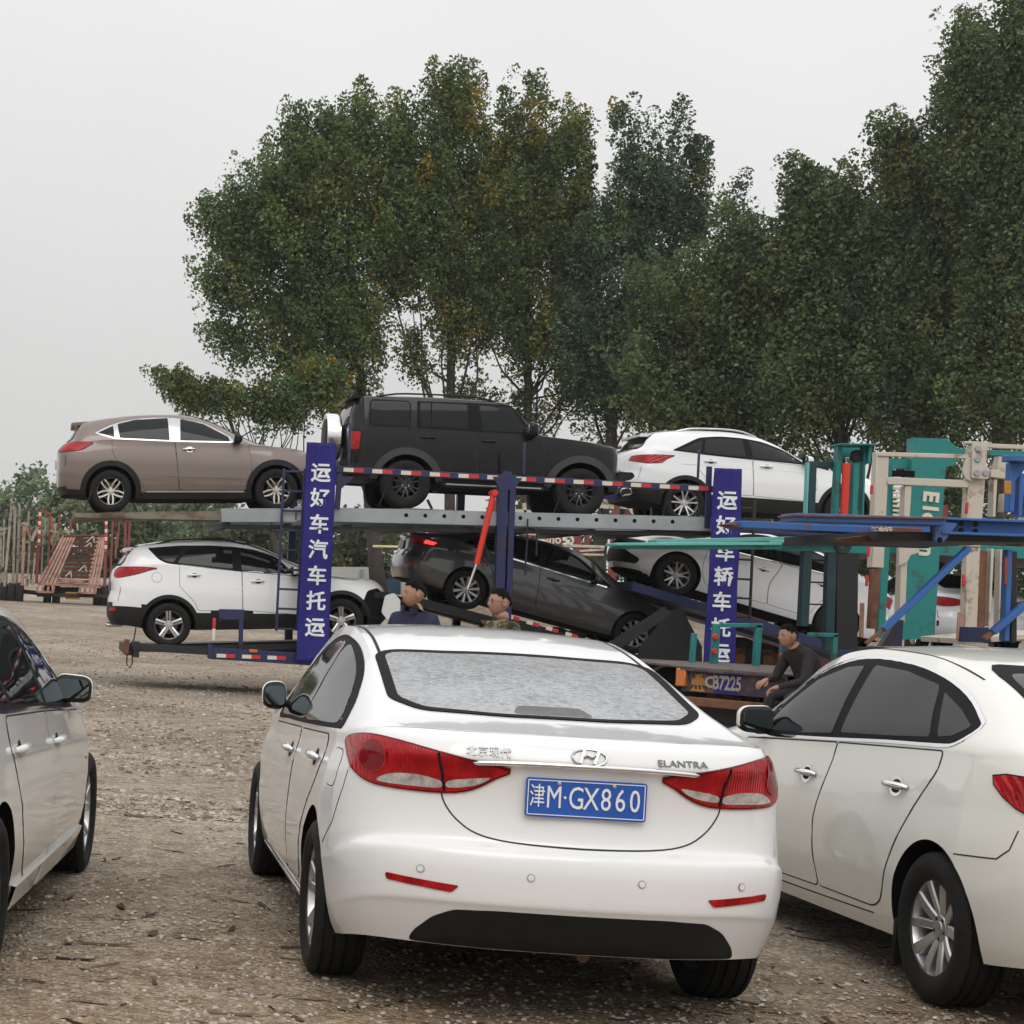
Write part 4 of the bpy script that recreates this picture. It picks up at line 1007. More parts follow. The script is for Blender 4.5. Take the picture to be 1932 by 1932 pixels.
for a in 'LR':
    patch(sf, 'side_window', rp_([(-.60, 1.31), (.02, 1.31), (.02, 1.70), (-.60, 1.70)], .06), a, [M_['glass_grey'], M_['seal']], root, off=.004, rim=(.02, 1, .003))
    sd = 1 if a == 'L' else -1
    bm = bmesh.new(); bar(bm, (.55, sd*.98, .40), (2.15, sd*.98, .40), .16, .05, .012); bar(bm, (.6, sd*1.055, .415), (2.1, sd*1.055, .415), .012, .02, 0, 1)
    for x in (.8, 1.9): bar(bm, (x, sd*.7, .42), (x, sd*.95, .40), .06, .04)
    ob('side_step', bm, [M_['black'], M_['silver']], root)
bm = bmesh.new(); lathe(bm, [(.001, -1.21), (.25, -1.215), (.29, -1.20), (.30, -1.18)], 40, 'X', (0, 0, 1.15)); lathe(bm, [(.30, -1.18), (.375, -1.20), (.385, -1.18), (.385, -.98), (.36, -.96), (.2, -.96)], 40, 'X', (0, 0, 1.15), 1)
bar(bm, (-.96, 0, 1.15), (-.90, 0, 1.15), .3, .3, .02); bmesh.ops.recalc_face_normals(bm, faces=bm.faces[:])
ob('spare_wheel', bm, [M_['black'], M_['tyre_cover']], root)
bm = bmesh.new(); prism(bm, rp_([(3.36, .58), (3.60, .64), (3.66, .70), (3.62, .76), (3.40, .76)], .03), 1.5, Matrix.Translation((0, -.75, 0))); ob('front_bumper', bm, M_['black'], root)
bm = bmesh.new(); prism(bm, rp_([(-1.05, .55), (-.9, .52), (-.9, .74), (-1.04, .74)], .03), 1.6, Matrix.Translation((0, -.8, 0))); ob('rear_bumper', bm, M_['black'], root)
bm = bmesh.new(); prism(bm, rp_([(-.97, 1.735), (-.80, 1.775), (-.7, 1.80), (-.7, 1.76), (-.92, 1.72)], .01), 1.4, Matrix.Translation((0, -.7, 0))); ob('spoiler', bm, M_['black_car'], root)
POSE['T'] = set_pose(root, at(*c2(590, 562), 30.2), at(*c2(1485, 605), 30.2), 2.75, .388, .94)

# white crossover, front part of the upper deck
C = dict(wb=2.68, R=.34, tw=.225, rim=.232, ty=.91, ra=.40, ad=.32, style=ST_5TW, rmats=[M_['silver'], M_['alloy_dark']])
S_C = stretch(S_K, .94, 2.68, .86, .915, 1.63, 2.69, .94, .86, 1.68)
S_C['zc'] = [(-.78, 1.22), (-.7, 1.32), (-.58, 1.46), (-.50, 1.53), (-.3, 1.585), (.1, 1.63), (.7, 1.64), (1.2, 1.60), (1.5, 1.51), (2.0, 1.26), (2.35, 1.10), (2.5, 1.06), (3.0, .99), (3.2, .95)]
S_C['rz'] = [(-.78, 1.20), (-.68, 1.30), (-.56, 1.44), (-.48, 1.49), (-.2, 1.545), (.1, 1.57), (.7, 1.585), (1.2, 1.535), (1.5, 1.44), (2.0, 1.18), (2.3, 1.05), (2.5, 1.00), (3, .93), (3.2, .90)]
S_C['shz'] = [(-.9, 1.2), (-.2, 1.2), (.4, 1.165), (1.04, 1.13), (1.9, 1.08), (2.4, 1.01), (2.9, .93), (3.5, .84)]
F_C = dict(clad=[(-.95, .58), (-.42, .52), (.44, .48), (2.3, .45), (3, .45), (3.6, .5)], flare=(.07, .010), fa=(0, 180),
    dlo=rp_([(2.03, 1.09), (1.72, 1.31), (1.35, 1.44), (1.0, 1.49), (.6, 1.50), (.25, 1.46), (-.22, 1.22), (.5, 1.165), (1.1, 1.135)], [.02, .1, .1, .1, .1, .08, .02, .1, .1]),
    panes=[rp_([(1.90, 1.11), (1.66, 1.30), (1.33, 1.41), (1.09, 1.455), (1.13, 1.15)], .02), rp_([(1.0, 1.16), (.98, 1.465), (.6, 1.47), (.36, 1.44), (.3, 1.2)], .02), rp_([(.3, 1.425), (-.12, 1.23), (.24, 1.2)], .015)],
    doors=[(rp_([(1.14, .52), (2.02, .48), (2.15, .55), (2.2, .8), (2.12, 1.05), (1.12, 1.12)], [.03, .04, .1, .1, .03, .02]), 1.34, 1.02),
           (rp_([(1.125, .52), (1.105, 1.12), (.22, 1.17), (.18, .95), (.28, .84), (.42, .68), (.46, .53)], [.03, .02, .02, .05, .08, .05, .04]), .40, 1.06)],
    mirror=(2.0, .88, 1.15, (.14, .2, .15)), hl=.21, crease=[(-.1, 1.0), (1.3, .985), (2.1, .95)],
    rear_glass=rp_([(-.62, 1.26), (.62, 1.26), (.55, 1.48), (-.55, 1.48)], .05), front_glass=rp_([(-.66, 1.1), (.66, 1.1), (.54, 1.54), (-.54, 1.54)], .06),
    tail_lamp=((.75, .66), rp_(obl((.75, .66), [(-.22, .885, 1.13), (-.5, .86, 1.13), (-.82, .56, 1.10), (-.86, .50, 1.04), (-.60, .82, .98), (-.40, .87, 1.0), (-.34, .88, 1.07)]), .02)),
    head_lamp=((-.75, .66), rp_([(-a, b) for a, b in obl((.75, .66), [(2.7, -.86, .93), (3.15, -.72, .93), (3.33, -.5, .88), (3.36, -.5, .80), (3.1, -.76, .82)])], .03)),
    refl=rp_([(.62, .60), (.80, .60), (.80, .63), (.62, .63)], .01), rails=(-.1, 1.25, .58, .05, 'silver'), spoiler=(-.70, -.3, .52, 1.475), plate_at=(0, .82))
root, sf = road_car(S_C, C, M_['white_new'], 'white crossover with silver roof rails on the upper deck ahead of the black off-roader', F_C, 'cars on the blue transporter')
bm = bmesh.new(); P = rp_([(.42, .47), (.75, .49), (.72, .58), (.45, .56)], .03)
for s in (1, -1):
    o = patch(sf, 'exhaust_trim', [(y*s, z-.02) for y, z in P], 'B', [M_['gap'], M_['chrome']], root, off=.012, rim=(.02, 1, .014))
bm.free()
POSE['C'] = set_pose(root, at(*c3(445, 470), 32.0), at(*c3(1125, 505), 32.0), 2.68, .34, .91)

# dark grey saloon, nose down on the lower deck
C = dict(wb=2.81, R=.326, tw=.215, rim=.222, ty=.90, ra=.375, ad=.31, style=ST_VW, rmats=[M_['silver'], M_['alloy_dark']])
S_V = stretch(S_SAL, 1.10, 2.81, .86, .912, 1.46, 2.70, .99, .9, 1.495); fx = S_V['fx']
F_V = dict(
    dlo=cr([(2.22, .945), (2.02, 1.10), (1.72, 1.28), (1.45, 1.355), (1.15, 1.375), (.8, 1.36), (.45, 1.315), (.1, 1.22), (-.15, 1.10), (-.20, 1.06), (-.05, 1.03), (.6, 1.01), (1.2, .985)], 3),
    panes=[rp_([(2.08, .975), (1.95, 1.09), (1.68, 1.255), (1.42, 1.33), (1.17, 1.345), (1.13, 1.01)], .02), rp_([(1.04, 1.015), (1.08, 1.345), (.8, 1.34), (.42, 1.29), (.22, 1.05)], .02), rp_([(.34, 1.265), (.08, 1.185), (-.12, 1.09), (.14, 1.055)], .015)],
    belt=[(-.15, 1.035), (.6, 1.0), (1.2, .978), (2.2, .938)], crease=[(-.3, .90), (1.2, .87), (2.3, .83)],
    doors=[(rp_([(1.15, .33), (2.15, .32), (2.28, .42), (2.3, .65), (2.24, .91), (1.09, .965)], [.03, .05, .1, .1, .03, .02]), 1.32, .84),
           (rp_([(1.135, .33), (1.075, .965), (.05, 1.0), (.06, .85), (.2, .76), (.38, .6), (.46, .42), (.5, .33)], [.03, .02, .02, .05, .1, .1, .05, .05]), .32, .86)],
    mirror=(2.0, .87, 1.02, (.13, .2, .14)), hl=.2,
    rear_glass=rp_([(-.56, 1.17), (.56, 1.17), (.5, 1.36), (-.5, 1.36)], .06), front_glass=rp_([(-.62, 1.04), (.62, 1.04), (.52, 1.39), (-.52, 1.39)], .06),
    tail_lamp=((.75, .66), rp_(obl((.75, .66), [(-.62, .85, .95), (-.80, .74, .965), (-1.0, .46, .955), (-1.01, .46, .86), (-.86, .74, .855), (-.66, .85, .88)]), .02)),
    head_lamp=((-.75, .66), rp_([(-a, b) for a, b in obl((.75, .66), [(2.95, -.86, .80), (3.3, -.72, .78), (3.5, -.5, .74), (3.5, -.5, .66), (3.2, -.76, .68)])], .03)),
    refl=rp_([(.62, .50), (.78, .51), (.78, .54), (.62, .53)], .01), fuel=(-.12, .86), plate_at=(0, .83), plate_mat='white_plain')
root, sf = road_car(S_V, C, M_['grey_car'], 'dark grey sedan tilted nose down on the lower deck with lit brake lamp', F_V, 'cars on the blue transporter')
patch(sf, 'lit_brake_lamp', rp_(obl((.75, .66), [(-.68, .84, .925), (-.80, .76, .935), (-.82, .75, .885), (-.70, .84, .885)]), .01), (.75, .66, 0), M_['lamp_on'], root, off=.013, step=.04) if False else None
patch(sf, 'lit_brake_lamp', [(-a, b) for a, b in rp_(obl((.75, .66), [(-.66, .85, .94), (-.80, .76, .95), (-.82, .75, .885), (-.70, .84, .885)]), .01)], (.75, .66, 0), M_['lamp_on'], root, off=.013, step=.04)
POSE['V'] = set_pose(root, at(*c2(900, 1105), 30.9), at(*c2(1740, 1325), 30.9), 2.81, .326, .90)

# white saloon facing left, tail down
C = dict(wb=2.67, R=.335, tw=.215, rim=.222, ty=.90, ra=.385, ad=.31, style=ST_5TW, rmats=[M_['silver'], M_['alloy_dark']])
S_D = stretch(S_SAL, 1.0, 2.67, .86, .905, 1.48, 2.70, .99, .9, 1.495)
F_D = dict(dlo=F_SAL['dlo'], panes=F_SAL['panes'], doors=F_SAL['doors'], dtrim='chrome', mirror=(2.02, .87, 1.03, (.13, .2, .14)), hl=.2,
    rear_glass=F_SAL['rear_glass'], front_glass=F_SAL['front_glass'], tail_lamp=F_SAL['tail_lamp'],
    head_lamp=((-.75, .66), rp_([(-a, b) for a, b in obl((.75, .66), [(2.95, -.86, .80), (3.3, -.72, .78), (3.5, -.5, .74), (3.5, -.5, .66), (3.2, -.76, .68)])], .03)))
root, sf = road_car(S_D, C, M_['white_new'], 'white sedan facing left with its nose raised, behind the second blue banner', F_D, 'cars on the blue transporter')
patch(sf, 'bumper_grille', rp_([(-.66, .34), (.66, .34), (.72, .44), (.4, .56), (-.4, .56), (-.72, .44)], .05), 'F', M_['black'], root, off=.006)
for s in (1, -1):
    patch(sf, 'bumper_grille', [(a*s, b) for a, b in rp_([(-a, b) for a, b in obl((.75, .66), [(3.06, -.83, .42), (3.5, -.45, .36), (3.55, -.30, .50), (3.3, -.68, .54)])], .03)], (-.75, -.66*s, 0), M_['black'], root, off=.008)
    patch(sf, 'fog_lamp', [(a*s, b) for a, b in rp_([(-a, b) for a, b in obl((.75, .66), [(3.15, -.79, .43), (3.3, -.66, .42), (3.3, -.66, .50), (3.18, -.77, .50)])], .015)], (-.75, -.66*s, 0), M_['clear_lens'], root, off=.014)
patch(sf, 'grille', rp_([(-.6, .62), (.6, .62), (.66, .74), (-.66, .74)], .03), 'F', M_['black'], root, off=.006)
POSE['D'] = set_pose(root, at(*c3(1110, 1000), 30.6), at(*c3(405, 785), 30.6), 2.67, .335, -.90)
# ---------------------------------------------------------------- car transporters
M_['navy'] = mat('navy_steel', (.016, .022, .085), .45, var=.35, vs=3, dirt=(.03, .025, .02), dirt_amt=.25)
M_['galv'] = mat('galvanised_steel', (.34, .37, .39), .45, metal=.35, var=.15, vs=2)
M_['dusty'] = mat('dusty_cream_steel', (.33, .29, .24), .7, dirt=(.12, .07, .045), dirt_amt=.3, vs=3)
M_['olive'] = mat('worn_olive_plank', (.20, .18, .13), .7, dirt=(.09, .05, .03), dirt_amt=.5, vs=3)
M_['steel'] = mat('black_steel', (.012, .012, .013), .55, var=.3)
M_['red_cyl'] = mat('red_cylinder_paint', (.62, .035, .02), .4)
M_['rod'] = mat('steel_rod', (.7, .7, .7), .2, metal=1)
M_['tape_red'] = mat('red_tape', (.5, .03, .035), .5); M_['tape_white'] = mat('cream_tape', (.68, .62, .5), .5)
M_['banner'] = mat('blue_banner_cloth', (.012, .008, .16), .75, var=.12, vs=5)
M_['banner_text'] = mat('banner_lettering', (.75, .76, .8), .8)
M_['teal'] = mat('teal_paint', (.012, .20, .19), .45, dirt=(.05, .05, .04), dirt_amt=.2, vs=4)
M_['teal_lit'] = mat('sunlit_teal_paint', (.13, .42, .38), .5, var=.1)  # paler copy of the teal: sunlight on plank tops put into the colour
M_['teal_dk'] = mat('dark_teal_paint', (.008, .035, .045), .5, var=.2)
M_['cream'] = mat('cream_paint', (.54, .49, .41), .55, dirt=(.2, .11, .06), dirt_amt=.17, vs=5)
M_['blue'] = mat('mid_blue_paint', (.03, .12, .36), .45, dirt=(.12, .06, .03), dirt_amt=.2, vs=4)
M_['rust'] = mat('rust', (.16, .07, .04), .85, var=.4, vs=8)
M_['oldred'] = mat('faded_red_paint', (.22, .046, .036), .6, dirt=(.15, .07, .05), dirt_amt=.35, vs=3)
M_['pink'] = mat('faded_pink_slats', (.36, .205, .155), .7, dirt=(.2, .1, .07), dirt_amt=.35, vs=3)
M_['fascia'] = mat('purple_black_fascia', (.035, .022, .045), .6, dirt=(.10, .06, .05), dirt_amt=.35, vs=6)
M_['board'] = mat('grey_deck_plate', (.13, .105, .10), .75, dirt=(.07, .045, .03), dirt_amt=.5, vs=4)
M_['yellow'] = mat('ochre_paint', (.42, .19, .03), .6, var=.2)

def PB(bm, p, q, Y, w, dep=.1, mi=0, Y2=None, bev=.006):       # straight member seen face on: w in picture units at its distance
    a, b = at(*p, Y), at(*q, Y2 or Y); bar(bm, a, b, w*Y/FPX, dep, min(bev, w*Y/FPX*.2), mi, (0, 1, 0))
def PP(bm, pts, Y, dep=.02, mi=0):                               # flat plate of any outline, facing out
    P = [at(*p, Y) for p in pts]
    prism(bm, [(v.x, v.z) for v in P], dep, Matrix.Translation((0, Y, 0)), mi)
def part(root, name, fn, mats, smooth=40, **k):
    bm = bmesh.new(); fn(bm); bmesh.ops.recalc_face_normals(bm, faces=bm.faces[:]); return ob(name, bm, mats, root, smooth, **k)
def member(root, name, mt, p, q, Y, w, dep=.1, **k): return part(root, name, lambda bm: PB(bm, p, q, Y, w, dep, **k), M_[mt])
def tapes(root, p, q, Y, n, w, L_, frac=.5):
    proto = None
    a, b = at(*p, Y), at(*q, Y); d = (b-a).normalized()
    for i in range(n):
        c = a+(b-a)*((i+.5)/n)
        if proto is None:
            bm = bmesh.new(); l = L_*Y/FPX; ww = w*Y/FPX
            box(bm, (-l/4, 0, 0), (l/2, .006, ww), None, 0, 0); box(bm, (l/4, 0, 0), (l/2, .006, ww), None, 0, 1)
            proto = o = ob('reflective_tape', bm, [M_['tape_white'], M_['tape_red']], root, 0)
        else: o = proto.copy(); COL.objects.link(o); o.parent = root
        o.location = c; o.rotation_euler = (0, -math.atan2(d.z, d.x), 0)
def truck_wheels(root, spots, Rw=.5, face=-1):
    bm = bmesh.new(); prof = [(Rw*.55, -.13), (Rw*.6, -.15), (Rw*.85, -.15), (Rw*.96, -.12), (Rw, -.09), (Rw, .09), (Rw*.96, .12), (Rw*.6, .13)]
    lathe(bm, prof, 36); lathe(bm, [(Rw*.56, -.12), (Rw*.5, -.06), (Rw*.3, -.02), (Rw*.28, -.10), (.001, -.11)], 36, mi=1)
    bmesh.ops.recalc_face_normals(bm, faces=bm.faces[:]); p = ob('truck_wheel', bm, [M_['rubber'], M_['rust']], root)
    for i, s in enumerate(spots):
        o = p if i == 0 else p.copy()
        if i: COL.objects.link(o); o.parent = root
        o.location = s

YN, YF = 29.45, 32.7
T1 = thing('car_transporter', 'navy blue double deck transporter loaded with six cars and hung with banners', 'transporter')
# upper deck: two wheel tracks on longitudinal beams, following the wheels it carries
def contact(k, i): return POSE[k][i]
up = [contact('X', 0), contact('X', 1), contact('T', 0), contact('T', 1), contact('C', 0), contact('C', 1)]
upl = [(at(137, 972, 30).x, up[0].z-.03+(up[0].z-up[1].z)*.30)]+[(p.x, p.z) for p in up]; upl.append((upl[-1][0]+1.2, upl[-1][1]))
def track(bm, line, y0, y1, th=.07, mi=0):
    for (x0, z0), (x1, z1) in zip(line, line[1:]): bar(bm, (x0, (y0+y1)/2, z0-th/2-.003), (x1, (y0+y1)/2, z1-th/2-.003), y1-y0, th, 0, mi)
part(T1, 'wheel_track', lambda bm: track(bm, upl, 29.85, 30.55), [M_['olive']])
part(T1, 'wheel_track', lambda bm: track(bm, upl, 31.45, 32.2), [M_['olive']])
def beam(bm, Y):
    a, b = at(417, 973, YN), at(1345, 988, YN)
    for (p, q, h) in (((417, 972), (560, 972), 24), ((556, 969), (1345, 989), 25)):
        A, B = at(*p, YN), at(*q, YN); A.y = B.y = Y; bar(bm, A, B, .06, h*YN/FPX, .008)
        for s in (1, -1): bar(bm, A+Vector((0, .04, s*h*.5*YN/FPX)), B+Vector((0, .04, s*h*.5*YN/FPX)), .14, .012, 0)
part(T1, 'deck_beam', lambda bm: beam(bm, YN), [M_['galv']]); part(T1, 'deck_beam', lambda bm: beam(bm, YF), [M_['galv']])
def front_beam(bm, Y):
    A, B = at(1345, 990, YN), at(1760, 1012, YN); A.y = B.y = Y; bar(bm, A, B, .08, .2, .008)
part(T1, 'deck_beam', lambda bm: front_beam(bm, YN), [M_['navy']]); part(T1, 'deck_beam', lambda bm: front_beam(bm, YF), [M_['navy']])
hb = bmesh.new(); lathe(hb, [(.001, 0), (.029, 0), (.033, .006)], 14); proto = ob('beam_hole', hb, [M_['well']], T1)
x0 = 766.5
for i in range(15):
    o = proto if i == 0 else proto.copy()
    if i: COL.objects.link(o); o.parent = T1
    px = x0+i*35.9; o.location = at(px, 972+(px-x0)*.0245, YN-.034)
part(T1, 'tail_plank', lambda bm: [PB(bm, (140, 973), (420, 979), y, 9, .5, 0) for y in (30.0,)], [M_['olive']])
def under(bm):
    for k in range(9):
        x = at(430+k*115, 990, YN).x; z = at(430+k*115, 986+k*2.2, YN).z-.03; bar(bm, (x, YN+.05, z), (x, YF-.05, z), .09, .08)
    A, B = at(420, 989, YN), at(1345, 1004, YN); bar(bm, A+Vector((0, .2, -.03)), B+Vector((0, .2, -.03)), .3, .06)
part(T1, 'cross_member', under, [M_['steel']])
# guard rail with tape
member(T1, 'guard_rail', 'navy', (630, 885), (1347, 923), YN-.06, 12, .06)
tapes(T1, (640, 885.5), (1345, 922.5), YN-.095, 13, 7.5, 38)
part(T1, 'guard_rail', lambda bm: bar(bm, at(630, 885, YN)+Vector((0, YF-YN, 0)), at(1347, 923, YN)+Vector((0, YF-YN, 0)), .06, .1), [M_['navy']])
for p, q, w in (((660, 798), (659, 882), 4), ((989, 835), (987, 896), 5), ((1319, 848), (1316.5, 902), 3.5), ((641, 890), (636, 960), 10), ((1338, 880), (1334, 995), 10)):
    member(T1, 'stanchion', 'navy', p, q, YN-.05, w, .05)
for p, q, w in (((948.5, 896), (938.5, 1190), 18), ((966.5, 896), (955, 1215), 11)):
    member(T1, 'post', 'navy', p, q, YN-.03, w, .16)
part(T1, 'post_gusset', lambda bm: PP(bm, [(930, 899), (985, 902), (970, 925), (945, 925)], YN-.12, .02), [M_['navy']])
part(T1, 'post_gusset', lambda bm: PP(bm, [(640, 898), (668, 900), (641, 925)], YN-.05, .02), [M_['navy']])
for dy in (0, YF-YN):
    for px in (606, 957, 1366):
        a, b = at(px, 890, YN), at(px-12, 1235, YN); part(T1, 'post', lambda bm: bar(bm, a+Vector((0, dy+.06, 0)), b+Vector((0, dy+.06, 0)), .13, .13, .008, 0, (0, 1, 0)), [M_['navy']])
cyl = bmesh.new(); a, b = at(932, 930, YN-.2), at(899, 1064, YN-.2); tube(cyl, [a, a.lerp(b, .02), b], .046, 14, 0); tube(cyl, [b, at(882, 1112, YN-.2)], .022, 10, 1); tube(cyl, [a+Vector((.0, -.07, 0)), a+Vector((0, .16, 0))], .05, 10, 0)
ob('hydraulic_cylinder', cyl, [M_['red_cyl'], M_['rod']], T1)
def ladder(x1, x2, y0, y1, lean, ys, Y):
    def f(bm):
        for x in (x1, x2): PB(bm, (x, y0), (x-lean, y1), Y, 4.5, .04)
        for y in ys: t = (y-y0)/(y1-y0); PB(bm, (x1-lean*t, y), (x2-lean*t, y+1.6), Y, 4, .03)
    return f
part(T1, 'ladder', ladder(536, 575, 884, 1190, 15, [889, 926, 963, 1000, 1037, 1074, 1111, 1148, 1186], YN-.08), [M_['navy']])
part(T1, 'ladder', ladder(1394, 1424, 944, 1170, 10, [958, 985, 1022, 1055, 1092, 1128, 1163], YN-.08), [M_['steel']])
# lower deck
kr, kf = contact('K', 0), contact('K', 1)
low = [(at(238, 1225, YN).x, kr.z-.02), (kr.x, kr.z), (kf.x, kf.z), (kf.x+.8, kf.z+.02)]
part(T1, 'wheel_track', lambda bm: track(bm, low, 29.8, 30.5, .08), [M_['steel']]); part(T1, 'wheel_track', lambda bm: track(bm, low, 31.3, 32.1, .08), [M_['steel']])
part(T1, 'tail_frame', lambda bm: [PB(bm, (240, 1206), (237, 1234), YN, 10, .12, 1), PB(bm, (250, 1220), (400, 1229), YN, 14, .12), PB(bm, (258, 1210), (256, 1240), YN, 12, .1, 0), bar(bm, at(245, 1228, YN), at(245, 1228, YN)+Vector((0, 2.7, 0)), .14, .14)], [M_['steel'], M_['rust']])
part(T1, 'lower_chassis', lambda bm: [PB(bm, (395, 1232), (1000, 1270), YN, 22, .14), bar(bm, at(395, 1232, YN)+Vector((0, 2.6, 0)), at(1000, 1270, YN)+Vector((0, 2.6, 0)), .14, .18), PB(bm, (396, 1216), (396, 1242), YN-.02, 9, .16)], [M_['navy']])
tapes(T1, (402, 1236.5), (546, 1242), YN-.08, 3, 7, 35)
part(T1, 'marker_lamp', lambda bm: PB(bm, (470, 1227.6), (486, 1228.4), YN-.08, 6, .02), [M_['orange_lens']])
part(T1, 'support_frame', lambda bm: [PB(bm, (413, 1159), (461, 1160), YN-.04, 20, .05), PB(bm, (455, 1152), (454, 1218), YN-.04, 8, .06), PB(bm, (417, 1165), (416, 1172), YN-.04, 6, .05)], [M_['navy']])
part(T1, 'marker_post', lambda bm: [PB(bm, (404.5, 1166), (403.6, 1186), YN-.1, 6, .03, 1), PB(bm, (403.6, 1186), (402.5, 1209), YN-.1, 6, .03, 0)], [M_['tape_white'], M_['tape_red']])
part(T1, 'rope_hook', lambda bm: tube(bm, [at(*c1(x, y), YN-.02) for x, y in ((700, 1300), (690, 1360), (655, 1420), (652, 1490), (668, 1508), (682, 1480), (678, 1400))], .012, 6), [M_['steel']])
vr, vf = contact('V', 0), contact('V', 1); dr, df = contact('D', 0), contact('D', 1)
dv, dd = (vf-vr).normalized(), (df-dr).normalized()
for y0, y1 in ((30.6, 31.3), (32.2, 32.9)):
    part(T1, 'ramp_track', lambda bm: track(bm, [((vr-dv*.9).x, (vr-dv*.9).z), ((vf+dv*.8).x, (vf+dv*.8).z)], y0, y1, .12), [M_['steel']])
for y0, y1 in ((30.2, 30.9), (31.8, 32.5)):
    part(T1, 'ramp_track', lambda bm: track(bm, [((df+dd*.75).x, (df+dd*.75).z), ((dr-dd*.6).x, (dr-dd*.6).z)], y0, y1, .14), [M_['navy']])
member(T1, 'ramp_strut', 'steel', c2(1430+190, 1420), c2(1932, 1215), 29.4, 19, .12)
part(T1, 'ramp_side', lambda bm: [PP(bm, [(945, 1160), (1010, 1178), (1280, 1262), (1280, 1300), (940, 1240)], 30.2, .05), PP(bm, [c3(380, 940), c3(430, 930), c3(520, 1100), c3(520, 1180), c3(230, 1180), c3(250, 1100)], 30.05, .04)], [M_['steel']])
tapes(T1, (950, 1160), (1170, 1226), 30.1, 6, 7, 24)
part(T1, 'lower_chassis', lambda bm: [PB(bm, (1000, 1270), (1700, 1300), 29.9, 26, .14), bar(bm, at(1000, 1270, YN)+Vector((0, 2.6, 0)), at(1700, 1300, YN)+Vector((0, 2.6, 0)), .14, .2)], [M_['navy']])
truck_wheels(T1, [(x, y, .46) for x in (6.4, 7.6, 8.8) for y in (30.1, 32.0)], .46)

for pts in ([c2(985, 845), c2(1005, 905), c2(1030, 1000), c2(1045, 1060)], [c2(935, 935), c2(925, 925), c2(945, 915), c2(980, 935), c2(1010, 985)], [c2(1215, 740), c2(1212, 860), c2(1205, 960), c2(1203, 1030)], [c2(1262, 800), c2(1262, 860), c2(1260, 930)], [c1(1395, 765), c1(1400, 800), c1(1450, 800), c1(1470, 790)]):
    part(T1, 'hose', lambda bm: tube(bm, [Vector(q) for q in cr([tuple(at(*p, YN-.1)) for p in pts], 4, False)], .014, 6), [M_['steel']])
for k, (cx_, sg) in enumerate((('T', 0), ('T', 1), ('C', 0), ('X', 0))):
    w_ = contact(cx_, sg)
    part(T1, 'wheel_strap', lambda bm: bar(bm, w_+Vector((-.42, -.01, .02)), w_+Vector((-.30, -.02, .34)), .03, .012), [M_['steel']])
    part(T1, 'wheel_chock', lambda bm: bar(bm, w_+Vector((.42, -.01, .02)), w_+Vector((.34, -.02, .16)), .05, .03), [M_['steel']])
def banner(label, quad, Y, chars, sizes):
    """hanging cloth with folds; quad = corners in the picture, top left first, clockwise"""
    P = [at(*q, Y) for q in quad]; nx, nz = 14, 60
    bm = bmesh.new(); g = []
    f = lambda u, v: P[0].lerp(P[1], u).lerp(P[3].lerp(P[2], u), v)
    wav = lambda u, v: .018*math.sin(v*9+u*2)+.012*math.sin(v*31+u*9)*min(1, v*6)*.5+.02*math.exp(-v*22)*math.sin(u*19)
    for j in range(nz+1):
        g.append([bm.verts.new(f(i/nx, j/nz)+Vector((0, wav(i/nx, j/nz), 0))) for i in range(nx+1)])
    for j in range(nz):
        for i in range(nx): bm.faces.new((g[j][i], g[j][i+1], g[j+1][i+1], g[j+1][i]))
    r = bmesh.ops.extrude_face_region(bm, geom=bm.faces[:]); bmesh.ops.translate(bm, verts=[q for q in r['geom'] if isinstance(q, bmesh.types.BMVert)], vec=(0, .006, 0))
    bmesh.ops.recalc_face_normals(bm, faces=bm.faces[:])
    o = ob('banner', bm, M_['banner'], None, 180); tag(o, label, 'banner', 'banners on the blue transporter')
    ax = ((P[3]+P[2])-(P[0]+P[1])).normalized(); rx = Vector((-ax.z, 0, ax.x))
    if rx.x < 0: rx = -rx
    bm = bmesh.new()
    for ch, (px, py) in chars:
        c = at(px, py, Y); n0 = len(bm.verts)
        M = Matrix.Translation(c) @ Matrix((rx, -ax, rx.cross(-ax))).transposed().to_4x4()
        text_bm(bm, ch, M, sizes, .003, 0, bold=.007)
    hgt = (((P[3]+P[2])-(P[0]+P[1]))/2).length; wid = (P[1]-P[0]).length
    bmesh.ops.triangulate(bm, faces=bm.faces[:])
    for q in bm.verts:
        v = (q.co-(P[0]+P[1])/2).dot(ax)/hgt; u = .5+(q.co-f(.5, v)).dot(rx)/wid
        q.co.y += wav(u, v)-.008                # painted on the folds of the cloth
    ob('banner_lettering', bm, M_['banner_text'], o, 0)
    return o
banner('blue banner with seven white characters, left of the two, beside the white crossover', [(578.8, 834), (635.5, 836), (619, 1246), (558.6, 1250)], 29.15,
       [(ch, c2(x, y)) for ch, x, y in (('运', 150, 508), ('好', 146, 640), ('车', 139, 775), ('汽', 134, 905), ('车', 129, 1040), ('托', 125, 1170), ('运', 119, 1305))], .305)
banner('blue banner with white characters behind the teal ramp tongues', [(1348, 882.6), (1400.8, 884.7), (1386, 1257), (1326.8, 1255)], 29.15,
       [(ch, c3(x, y)) for ch, x, y in (('运', 630, 463), ('好', 623, 575), ('车', 619, 690), ('轿', 612, 798), ('车', 606, 908), ('托', 603, 1022), ('运', 597, 1132))], .305)

